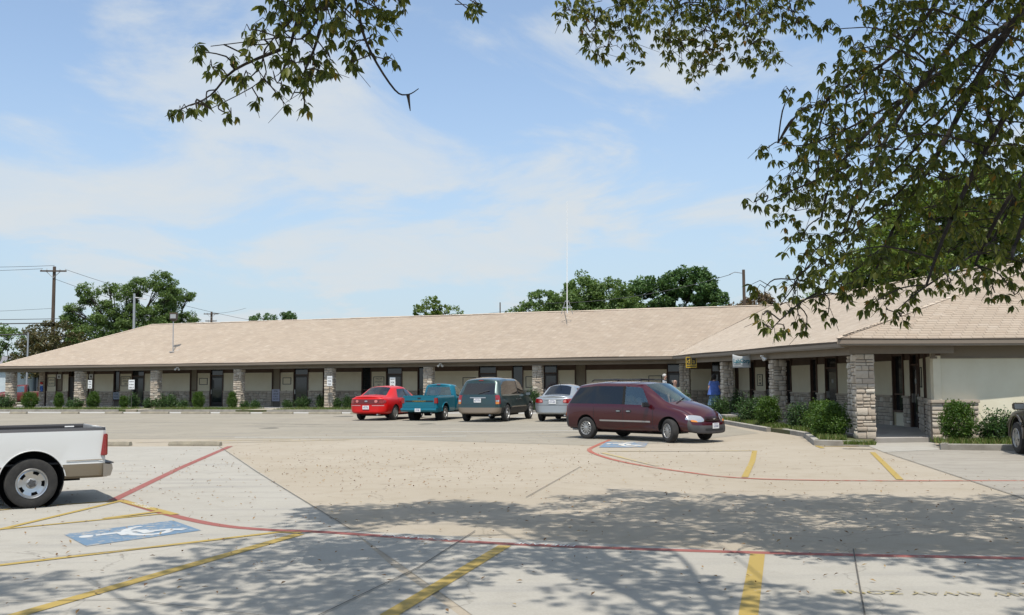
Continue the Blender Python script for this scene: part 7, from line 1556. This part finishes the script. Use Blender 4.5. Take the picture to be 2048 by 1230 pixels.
def place_clusters(C, size):
    """returns V,F of many hanging leaf clusters"""
    n = len(C); sel = rng.integers(0, len(TPL), n); VV = []; FF = []; off = 0
    for t, (V, F) in enumerate(TPL):
        c = C[sel == t]; k = len(c)
        if not k: continue
        a = rng.uniform(0, 6.283, k); tx, ty = rng.normal(0, .35, k), rng.normal(0, .35, k); s = size*rng.uniform(.75, 1.2, k)
        ca, sa = np.cos(a), np.sin(a); Rz = np.zeros((k, 3, 3)); Rz[:, 0, 0] = ca; Rz[:, 0, 1] = -sa; Rz[:, 1, 0] = sa; Rz[:, 1, 1] = ca; Rz[:, 2, 2] = 1
        Rx = np.zeros((k, 3, 3)); Rx[:, 0, 0] = 1; Rx[:, 1, 1] = np.cos(tx); Rx[:, 1, 2] = -np.sin(tx); Rx[:, 2, 1] = np.sin(tx); Rx[:, 2, 2] = np.cos(tx)
        Ry = np.zeros((k, 3, 3)); Ry[:, 1, 1] = 1; Ry[:, 0, 0] = np.cos(ty); Ry[:, 0, 2] = np.sin(ty); Ry[:, 2, 0] = -np.sin(ty); Ry[:, 2, 2] = np.cos(ty)
        M_ = Rz@Rx@Ry; W_ = np.einsum('nij,vj->nvi', M_, V)*s[:, None, None]+c[:, None, :]
        VV.append(W_.reshape(-1, 3)); FF.append((F[None]+np.arange(k)[:, None, None]*len(V)).reshape(-1, 3)+off); off += k*len(V)
    return np.concatenate(VV), np.concatenate(FF)
def shade_tree(label, trunk, limbs, pads, per, size, over=(), over_per=60, trunk_r=.3, singles=0, single_key=None, limb_r=.06):
    e = empty('shade_tree', trunk[0]); tag(e, label, 'tree'); inv = -np.array(trunk[0]); mb = MB(); C = []
    nt = [trunk_r*(1.1-.5*i/(len(trunk)-1)) for i in range(len(trunk))]
    mb.tube([Vector(p)+Vector(inv) for p in trunk], nt, 12)
    b = mb.build('trunk', M_bark, e, smooth=True)
    nodes = []; lm = MB()
    for L_ in limbs:
        thin = L_[0] == 'thin'; L_ = L_[1] if thin else L_
        pts = [Vector(p) for p in L_]; t0 = min([Vector(p) for p in trunk[1:]]+([q[0] for q in nodes] if thin else []), key=lambda q: (q-pts[0]).length)
        r0 = L_[0][3] if len(L_[0]) > 3 else None
        full = [t0, t0.lerp(pts[0], .5)+Vector((0, 0, .5))]+pts if (t0-pts[0]).length > .5 and not (len(nodes) and min((q[0]-pts[0]).length for q in nodes) < .12) else pts
        full = [full[0]]+[p+Vector((rng.normal(0, .07), rng.normal(0, .07), rng.normal(0, .07))) if full is not pts else p for p in full[1:]]; sm = smooth_line3(full, 4); k = len(sm); main_ = full is not pts; ra = (limb_r if full is not pts else .011); rb = (.012 if full is not pts else .004)
        ra, rb = ((.017 if main_ else .008), .0035) if thin else (ra, rb)
        lm.tube([p+Vector(inv) for p in sm], [ra+(rb-ra)*(i/(k-1))**.8 for i in range(k)], 7)
        if False: pass
        nodes += [(p, ra+(rb-ra)*(i/(k-1))**.8) for i, p in enumerate(sm) if i > k*.25]
    o = lm.build('limbs', M_bark, e, smooth=True); o['kind'] = 'stuff'
    tw = MB(); nc = np.array([tuple(p) for p, _ in nodes])
    def pad(c, r, n):
        c = np.array(c); d = np.linalg.norm(nc-c, axis=1)+np.maximum(0, c[2]-nc[:, 2])*1.2; a = Vector(nc[int(np.argmin(d))]); cv = Vector(c); mid = a.lerp(cv, .5)+Vector((rng.uniform(-.08, .08), rng.uniform(-.08, .08), .10*(a-cv).length))
        L_ = (a-cv).length; tw.tube([p+Vector(inv) for p in smooth_line3([a, mid, cv], 3)], [min(.014, .005+.004*L_)]*4+[.006, .005, .004], 5, cap=False)
        pts = ball_pts(c, (r, r, r*.85), n, .25); C.append(pts)
        for p in pts[::3]:
            s = a.lerp(cv, rng.uniform(.6, 1)) if rng.random() < .4 else cv; m_ = s.lerp(Vector(p), .55)+Vector((0, 0, .05)); tw.tube([s+Vector(inv), m_+Vector(inv), Vector(p)+Vector(inv)], [.0055, .004, .003], 3, cap=False)
        for p in pts[::9]: q_ = Vector(p)+Vector((rng.normal(0, .1), rng.normal(0, .1), -rng.uniform(.05, .16))); tw.tube([Vector(p)+Vector(inv), q_+Vector(inv)], [.0035, .0022], 3, cap=False)
    for p in pads: pad(p[:3], p[3], int(per*(p[3]/.33)**2)+3)
    for p in over: pad(p[:3], p[3], over_per)
    o = tw.build('twigs', M_bark, e, fix=False); o['kind'] = 'stuff'
    n_low = sum(len(c) for c in C[:len(pads)]); C = np.concatenate(C)+inv; hi = np.arange(len(C)) >= n_low
    key = np.abs(C+np.array(trunk[0])-np.array(single_key)).sum(1); idx = np.argsort(key)[:singles]; m_ = np.ones(len(C), bool); m_[idx] = False
    (V, F), (V2, F2) = place_clusters(C[m_ & ~hi], size), place_clusters(C[m_ & hi], .135); o = np_mesh('crown', np.concatenate([V, V2]), np.concatenate([F, F2+len(V)]), L_near, e); o['kind'] = 'stuff'
    for j, i in enumerate(idx):
        if j < len(TPL):
            Vt, Ft = TPL[j]; q = np_mesh('leaf_cluster', Vt, Ft, L_near, e); protos = getattr(shade_tree, 'pr', []); 
            if len(protos) < len(TPL): protos.append(q.data); shade_tree.pr = protos
        else: q = link('leaf_cluster', shade_tree.pr[j % len(shade_tree.pr)], e)
        q.location = C[i]; s = size*rng.uniform(.8, 1.2); q.scale = (s, s, s); q.rotation_euler = (rng.normal(0, .3), rng.normal(0, .3), rng.uniform(0, 6.28))
    return e
def smooth_line3(pts, k):
    pts = [Vector(p[:3]) for p in pts]; out = []
    for i in range(len(pts)-1):
        p0, p1, p2, p3 = [pts[j] for j in (max(i-1, 0), i, i+1, min(i+2, len(pts)-1))]
        for a in range(k):
            t = a/k; out.append(.5*((2*p1)+(p2-p0)*t+(2*p0-5*p1+4*p2-p3)*t*t+(3*p1-p0-3*p2+p3)*t**3))
    out.append(pts[-1]); return out
PADS_R= [(3.27, 9.02, 3.87, 0.36), (3.74, 9.04, 4.58, 0.4), (5.36, 12.11, 2.97, 0.28), (4.5, 8.8, 5.31, 0.37), (3.96, 10.0, 4.29, 0.28), (5.54, 11.38, 5.13, 0.27), (3.75, 9.98, 3.02, 0.28), (4.67, 9.67, 3.97, 0.33), (5.02, 11.17, 4.48, 0.28), (5.72, 11.75, 5.75, 0.31), (4.38, 12.28, 3.67, 0.35), (5.01, 9.37, 3.18, 0.39), (4.95, 9.49, 4.53, 0.42), (5.32, 10.75, 2.99, 0.27), (2.97, 9.19, 3.91, 0.34), (4.55, 9.01, 4.55, 0.32), (5.74, 11.27, 4.43, 0.32), (4.76, 11.36, 3.43, 0.33), (4.29, 9.35, 5.58, 0.25), (4.9, 10.62, 4.11, 0.34), (4.31, 9.51, 4.81, 0.25), (4.75, 11.84, 6.17, 0.38), (5.14, 10.14, 4.39, 0.31), (6.44, 12.32, 6.21, 0.31), (4.82, 12.31, 5.7, 0.4), (4.64, 10.03, 3.32, 0.27), (4.38, 11.72, 4.94, 0.36), (3.52, 10.16, 4.32, 0.25), (4.09, 9.97, 2.99, 0.29), (3.97, 8.93, 4.81, 0.31), (2.85, 9.01, 2.81, 0.24), (5.76, 10.96, 5.35, 0.29), (4.82, 11.27, 6.04, 0.39), (3.87, 9.92, 3.51, 0.29), (3.14, 9.13, 3.6, 0.35), (3.8, 12.35, 3.91, 0.39), (4.16, 9.5, 3.68, 0.41), (4.47, 11.9, 5.72, 0.37), (4.41, 9.19, 4.23, 0.32), (4.08, 9.9, 3.78, 0.4), (3.29, 10.06, 3.24, 0.31), (3.49, 10.94, 4.6, 0.36), (4.87, 10.05, 3.14, 0.24), (4.95, 10.86, 5.93, 0.42), (4.99, 9.68, 2.9, 0.26), (4.56, 12.29, 6.73, 0.34), (3.31, 11.52, 2.84, 0.26), (5.87, 11.49, 4.01, 0.33), (5.25, 9.69, 4.56, 0.26), (4.22, 10.83, 4.11, 0.29), (4.95, 11.59, 5.11, 0.35), (4.36, 9.45, 3.65, 0.38), (5.18, 10.57, 3.44, 0.33), (4.28, 10.07, 5.86, 0.24), (6.33, 11.75, 4.17, 0.33), (3.49, 11.43, 4.0, 0.32), (3.34, 10.98, 4.41, 0.4), (5.78, 11.19, 3.35, 0.26), (4.61, 11.04, 5.7, 0.26), (6.05, 12.35, 4.06, 0.28), (4.92, 9.17, 3.89, 0.29), (4.32, 9.52, 4.36, 0.41), (4.73, 11.2, 3.72, 0.26), (5.69, 12.03, 5.49, 0.4), (3.45, 9.11, 5.18, 0.31), (3.33, 9.39, 4.5, 0.4), (4.53, 12.45, 4.12, 0.4), (5.15, 12.1, 4.74, 0.3), (3.1, 9.21, 2.94, 0.38), (3.15, 10.79, 3.28, 0.32), (4.73, 8.97, 5.2, 0.33), (4.7, 10.12, 3.54, 0.26), (4.63, 11.52, 6.29, 0.27), (4.87, 9.24, 3.46, 0.33), (5.18, 11.84, 3.28, 0.31), (3.46, 12.08, 3.83, 0.41), (2.91, 9.13, 4.33, 0.26), (4.27, 9.13, 2.91, 0.32), (3.51, 9.98, 5.13, 0.26), (3.65, 10.01, 2.8, 0.35), (4.52, 11.1, 4.33, 0.42), (5.21, 10.47, 5.56, 0.33), (5.72, 12.4, 6.18, 0.37), (4.8, 12.22, 3.56, 0.28), (5.53, 10.1, 5.76, 0.4), (4.28, 11.18, 5.11, 0.37), (4.45, 11.41, 2.9, 0.26), (3.69, 9.31, 5.03, 0.3), (5.4, 12.23, 3.76, 0.38), (4.78, 11.01, 5.17, 0.26), (3.27, 12.02, 4.05, 0.29), (4.57, 9.49, 5.45, 0.27), (3.06, 10.56, 3.99, 0.35), (3.93, 11.88, 5.35, 0.37), (4.13, 12.36, 3.99, 0.27), (4.91, 10.06, 4.28, 0.25), (5.6, 11.03, 3.64, 0.34), (5.61, 11.24, 4.18, 0.34), (3.5, 9.97, 4.89, 0.29), (5.3, 9.72, 5.03, 0.3), (5.71, 10.98, 4.15, 0.31), (3.51, 10.94, 4.07, 0.28), (4.86, 12.01, 5.14, 0.27), (4.13, 9.11, 4.45, 0.3), (3.45, 10.07, 4.05, 0.41)]
PADS_C= [(0.71, 11.7, 6.21, 0.25), (1.06, 12.23, 6.28, 0.33), (1.17, 11.84, 5.8, 0.25), (1.49, 12.19, 6.14, 0.3), (0.92, 12.42, 6.58, 0.31), (1.39, 12.38, 6.53, 0.38), (1.88, 13.13, 6.78, 0.38), (2.17, 13.06, 6.58, 0.35), (1.92, 11.97, 5.9, 0.25), (2.1, 11.81, 5.75, 0.3), (2.39, 12.03, 6.07, 0.35), (2.41, 11.66, 5.7, 0.3), (2.37, 12.29, 5.65, 0.25), (2.58, 11.75, 6.22, 0.38), (2.86, 11.93, 6.1, 0.35), (2.84, 11.61, 5.74, 0.28), (3.13, 12.06, 5.71, 0.25), (3.18, 12.45, 6.42, 0.35), (3.46, 12.52, 6.54, 0.33), (3.59, 12.32, 6.4, 0.25), (3.44, 11.62, 6.01, 0.19), (2.34, 12.73, 6.66, 0.38), (1.63, 12.86, 6.04, 0.18), (0.94, 11.63, 5.85, 0.19), (2.46, 12.41, 7.21, 0.42), (2.62, 11.01, 6.43, 0.42), (1.33, 12.06, 7.03, 0.42), (0.98, 11.12, 6.7, 0.42), (2.43, 11.25, 6.83, 0.42), (1.57, 12.29, 6.78, 0.42), (2.57, 12.59, 6.83, 0.42), (1.86, 11.51, 6.56, 0.42), (2.33, 12.2, 7.02, 0.42), (3.5, 12.01, 6.74, 0.42), (1.97, 12.29, 7.28, 0.42), (1.9, 12.3, 7.16, 0.42), (1.59, 11.01, 6.19, 0.42), (3.28, 11.06, 6.64, 0.42)]
PADS_L= [(-2.14, 8.11, 4.57, 0.11), (-2.02, 8.03, 4.46, 0.11), (-1.91, 8.09, 4.54, 0.15), (-2.12, 8.62, 4.92, 0.14), (-1.78, 7.98, 4.65, 0.2), (-1.83, 8.68, 5.08, 0.22), (-1.96, 8.29, 4.96, 0.18), (-1.64, 8.42, 4.89, 0.22), (-1.57, 8.77, 4.88, 0.18), (-1.34, 8.18, 4.82, 0.18), (-1.25, 8.56, 4.85, 0.15), (-1.41, 8.61, 4.65, 0.14), (-1.57, 8.51, 4.59, 0.15), (-1.72, 8.5, 4.52, 0.14), (-1.73, 7.85, 4.33, 0.13), (-1.53, 7.87, 4.24, 0.11), (-2.32, 8.23, 4.44, 0.11), (-2.47, 8.1, 4.38, 0.11), (-2.15, 7.93, 4.2, 0.09), (-2.47, 8.21, 4.16, 0.08), (-1.75, 8.15, 4.26, 0.09), (-1.08, 8.58, 4.95, 0.13), (-1.04, 8.3, 4.5, 0.08), (-1.14, 7.95, 4.84, 0.17), (-2.52, 7.8, 4.42, 0.07), (-2.7, 7.91, 3.95, 0.06), (-2.44, 7.62, 3.9, 0.04), (-2.67, 8.63, 4.23, 0.06), (-2.33, 8.19, 4.0, 0.07), (-2.18, 8.52, 4.22, 0.06), (-1.98, 8.63, 4.21, 0.04), (-1.74, 8.29, 4.11, 0.06), (-1.89, 8.2, 4.21, 0.07), (-1.6, 7.82, 4.2, 0.09), (-1.92, 8.61, 4.51, 0.09), (-1.21, 8.44, 4.68, 0.13), (-1.03, 8.05, 4.82, 0.11), (-0.99, 8.71, 5.16, 0.11), (-1.31, 8.08, 4.41, 0.07), (-2.2, 8.77, 4.48, 0.06), (-1.44, 7.69, 4.72, 0.22), (-2.08, 7.79, 4.58, 0.09), (-0.27, 8.08, 4.89, 0.07), (-0.33, 8.41, 4.95, 0.06), (-0.97, 8.41, 5.36, 0.3), (-1.57, 8.14, 5.12, 0.3), (-1.13, 8.71, 5.44, 0.3), (-1.92, 8.38, 5.47, 0.3), (-1.62, 7.75, 5.05, 0.3), (-1.71, 7.94, 5.32, 0.3), (-1.71, 8.61, 5.41, 0.3), (-1.86, 8.24, 5.47, 0.3), (-2.26, 8.71, 5.59, 0.3), (-1.92, 8.21, 5.15, 0.3)]
LIMBS_R= [[(5.89, 10.2, 6.59), (5.27, 10.0, 5.6), (4.83, 10.1, 4.9), (4.44, 10.2, 4.14), (4.04, 10.3, 3.48), (3.76, 10.3, 2.88)], [(6.33, 11.0, 6.38), (5.02, 10.8, 5.51), (4.28, 10.8, 4.84), (3.64, 10.6, 4.07), (3.27, 10.5, 3.46)], [(5.5, 9.6, 5.19), (4.72, 9.4, 4.19), (4.16, 9.4, 3.33), (3.81, 9.4, 2.71)], [(6.57, 11.5, 5.5), (5.99, 11.4, 4.23), (5.5, 11.3, 3.35)], [(6.44, 11.8, 7.09), (5.23, 11.6, 6.39), (4.31, 11.4, 5.72), (3.58, 11.2, 5.01)], [(5.68, 10.0, 4.39), (5.04, 9.9, 3.56), (4.66, 9.9, 2.96)], [(6.06, 10.5, 6.62), (5.27, 10.6, 5.88), (4.47, 10.6, 4.89), (3.85, 10.6, 3.96), (3.56, 10.6, 3.42)], [(5.09, 9.0, 3.72), (4.71, 9.0, 3.17), (4.5, 9.0, 2.67)]]
LIMBS_RT = [[(3.82, 10.3, 3.11), (3.3, 10.0, 2.77), (2.91, 9.9, 2.57), (2.63, 9.8, 2.36), (2.53, 9.8, 2.25)], [(4.44, 10.2, 4.14), (3.8, 10.2, 3.52), (3.27, 10.2, 3.1), (2.87, 10.1, 2.79)], [(4.83, 10.1, 4.9), (4.02, 10.2, 3.98), (3.49, 10.2, 3.52), (3.17, 10.2, 3.1)], [(5.5, 11.3, 3.35), (4.58, 10.4, 2.91), (4.04, 10.0, 2.62), (3.8, 9.9, 2.44)], [(4.28, 10.8, 4.84), (3.63, 10.7, 4.48), (3.16, 10.6, 4.29), (2.87, 10.6, 4.32)], [(3.64, 10.6, 4.07), (3.09, 10.4, 3.82), (2.64, 10.3, 3.62)], [(5.27, 10.0, 5.6), (4.65, 10.4, 4.72), (4.09, 10.5, 4.21), (3.7, 10.5, 3.57), (3.3, 10.3, 3.01)]]
LIMBS_L= [[(-1.61, 8.2, 5.63), (-1.73, 8.2, 5.07), (-1.93, 8.2, 4.56), (-2.12, 8.3, 4.24), (-2.46, 8.3, 4.1)], [(-1.32, 8.0, 5.33), (-1.58, 8.1, 4.69), (-1.89, 8.2, 4.56), (-2.56, 8.2, 4.58)], [(-1.36, 8.0, 5.41), (-1.25, 8.1, 4.77), (-1.16, 8.2, 4.51), (-0.97, 8.2, 4.21), (-0.86, 8.2, 4.17), (-0.77, 8.2, 4.22)], [(-0.86, 8.2, 4.17), (-0.84, 8.2, 4.03)], [(-1.77, 8.2, 4.9), (-1.93, 8.2, 4.3), (-1.99, 8.2, 4.38)], [(-1.58, 8.1, 4.69), (-1.66, 8.1, 4.44), (-1.82, 8.1, 4.1)], [(-1.93, 8.2, 4.56), (-2.34, 8.3, 4.42), (-2.54, 8.3, 4.2), (-2.75, 8.3, 4.1)]]
LIMBS_C= [[(1.92, 12.0, 7.72), (1.75, 12.2, 6.78), (1.45, 12.4, 6.21), (1.08, 12.5, 6.25)], [(2.48, 12.0, 7.71), (2.52, 12.3, 6.69), (2.53, 12.4, 6.01), (2.41, 12.5, 5.72)], [(2.85, 12.0, 7.71), (2.94, 12.2, 6.65), (2.98, 12.3, 6.17), (3.22, 12.4, 5.88)], [(2.47, 12.0, 7.08), (2.06, 12.2, 6.39), (2.0, 12.3, 6.01)], [(2.97, 12.0, 7.39), (3.35, 12.1, 6.67), (3.62, 12.2, 6.26)]]

PADS_R += [(2.68, 10.54, 2.75, 0.16), (2.83, 10.53, 2.56, 0.16), (2.33, 9.28, 2.38, 0.1), (2.43, 9.32, 2.26, 0.08), (2.95, 10.37, 2.66, 0.16), (2.95, 10.23, 2.39, 0.1), (3.13, 10.14, 2.58, 0.12), (2.63, 9.63, 2.26, 0.07), (2.94, 10.05, 2.23, 0.06), (3.18, 10.05, 2.42, 0.08), (3.55, 10.01, 2.7, 0.14), (3.38, 9.42, 2.48, 0.12), (3.69, 9.8, 2.46, 0.11), (3.79, 9.75, 2.39, 0.08), (4.13, 10.21, 2.58, 0.1), (4.4, 10.59, 2.85, 0.14), (4.63, 10.53, 2.77, 0.12), (4.61, 9.96, 2.76, 0.14), (4.76, 9.82, 2.62, 0.12), (4.83, 9.58, 2.58, 0.16), (3.14, 9.25, 2.51, 0.1), (3.05, 9.24, 2.7, 0.16), (3.05, 9.85, 2.76, 0.16), (2.79, 9.65, 2.81, 0.18), (2.39, 9.73, 3.52, 0.12), (2.69, 10.45, 4.21, 0.1), (2.83, 9.94, 4.68, 0.12), (3.06, 9.98, 4.53, 0.16), (3.12, 9.53, 5.18, 0.16)]
def overhead(n, poly, zr, r=(.6, .95), seed=1):
    """canopy clumps above the frame whose shade falls on the given ground polygon"""
    g = np.random.default_rng(seed); out = []; P_ = [Vector(p) for p in poly]
    def inside(x, y):
        c = False; j = len(P_)-1
        for i in range(len(P_)):
            if (P_[i].y > y) != (P_[j].y > y) and x < (P_[j].x-P_[i].x)*(y-P_[i].y)/(P_[j].y-P_[i].y)+P_[i].x: c = not c
            j = i
        return c
    while len(out) < n:
        x, y = g.uniform(-8, 10), g.uniform(4, 17)
        if not inside(x, y): continue
        z = g.uniform(*zr); Y = y-z*math.tan(R(90-SUN_EL)); rr = g.uniform(*r)
        if Y > 0 and (z-rr-1.78) < .43*Y and abs(x) < .55*Y: z = 1.78+.43*Y+rr+.4; Y = y-z*math.tan(R(90-SUN_EL))
        if Y > .5 and (z-rr-1.78)/Y < .40 and abs(x) < .56*Y+1: continue
        out.append((x, Y, z, rr))
    return out
OV1 = overhead(66, [(-5.5, 6), (-5.2, 9.4), (-3.4, 9.9), (-2.6, 12.0), (-2.0, 14.6), (.6, 15.0), (2.6, 14.4), (3.0, 12), (2.6, 6)], (7.2, 9.8), seed=4)
OV2 = overhead(78, [(3.0, 11.2), (2.4, 13.0), (3.2, 14.9), (4.6, 15.4), (8.5, 15.4), (9, 6), (4.6, 6), (4.2, 9.5)], (6.9, 9.6), seed=6)
shade_tree('big shade tree behind the viewer with leafy twigs hanging in at the top centre', [(1.55, -3.2, -.1), (1.6, -3.0, 1.8), (1.7, -2.4, 3.6), (1.75, -1.6, 5.0)],
           [[(1.7, .2, 5.9), (1.68, 2.6, 7.0), (1.72, 4.4, 7.6), (1.95, 6.4, 8.4), (1.6, 8.2, 9.0)], [(1.72, 2.2, 6.9), (1.2, 4.6, 8.0), (.6, 6.6, 8.8), (0, 8.4, 9.3)], [(.6, .6, 6.4), (-1.2, 2.6, 7.4), (-2.6, 4.2, 8.0), (-3.6, 5.4, 8.2)], ('thin', [(-.2, 2.0, 6.4), (-.9, 4.6, 6.6)]+LIMBS_L[0]), ('thin', LIMBS_L[1]), ('thin', LIMBS_L[2]), ('thin', LIMBS_L[3]), ('thin', LIMBS_L[4]), ('thin', LIMBS_L[5]), ('thin', LIMBS_L[6]), ('thin', [(2.4, 4.4, 7.6), (2.3, 8, 8.2)]+LIMBS_C[0]), ('thin', LIMBS_C[1]), ('thin', LIMBS_C[2]), ('thin', LIMBS_C[3]), ('thin', LIMBS_C[4]), [(3.0, .4, 6.3), (4.4, 2.4, 7.4), (5.4, 4.8, 8.2)]],
           PADS_L+PADS_C, 32, .088, OV1, 120, .30, 150, (-1.6, 8.2, 4.4), .13)
shade_tree('drooping shade tree whose dark branches fill the upper right', [(8.6, 7.6, -.1), (8.5, 7.8, 2.2), (8.2, 8.2, 4.4), (7.6, 8.8, 6.4), (7.0, 9.2, 7.6)],
           [[(7.2, 9.6, 7.6)]+LIMBS_R[0], LIMBS_R[1], LIMBS_R[2], LIMBS_R[3], LIMBS_R[4], LIMBS_R[5], LIMBS_R[6], LIMBS_R[7], *[('thin', l) for l in LIMBS_RT], [(6.4, 7.4, 8.0), (5.2, 6.0, 8.4), (4.4, 4.6, 8.6)], [(6.2, 8.6, 8.6), (5.0, 8.0, 8.8), (4.2, 7.0, 8.8)], [(6.6, 6.4, 8.0), (5.6, 4.4, 8.4), (4.9, 3.4, 8.8)], [(6.9, 7.8, 8.2), (6.2, 6.8, 8.8), (6.4, 5.0, 9.2)], [(7.4, 6.6, 7.6), (7.2, 4.6, 8.2), (6.6, 2.6, 8.6)]],
           PADS_R, 19, .098, OV2, 120, .34, 150, (4.2, 10, 4.2))
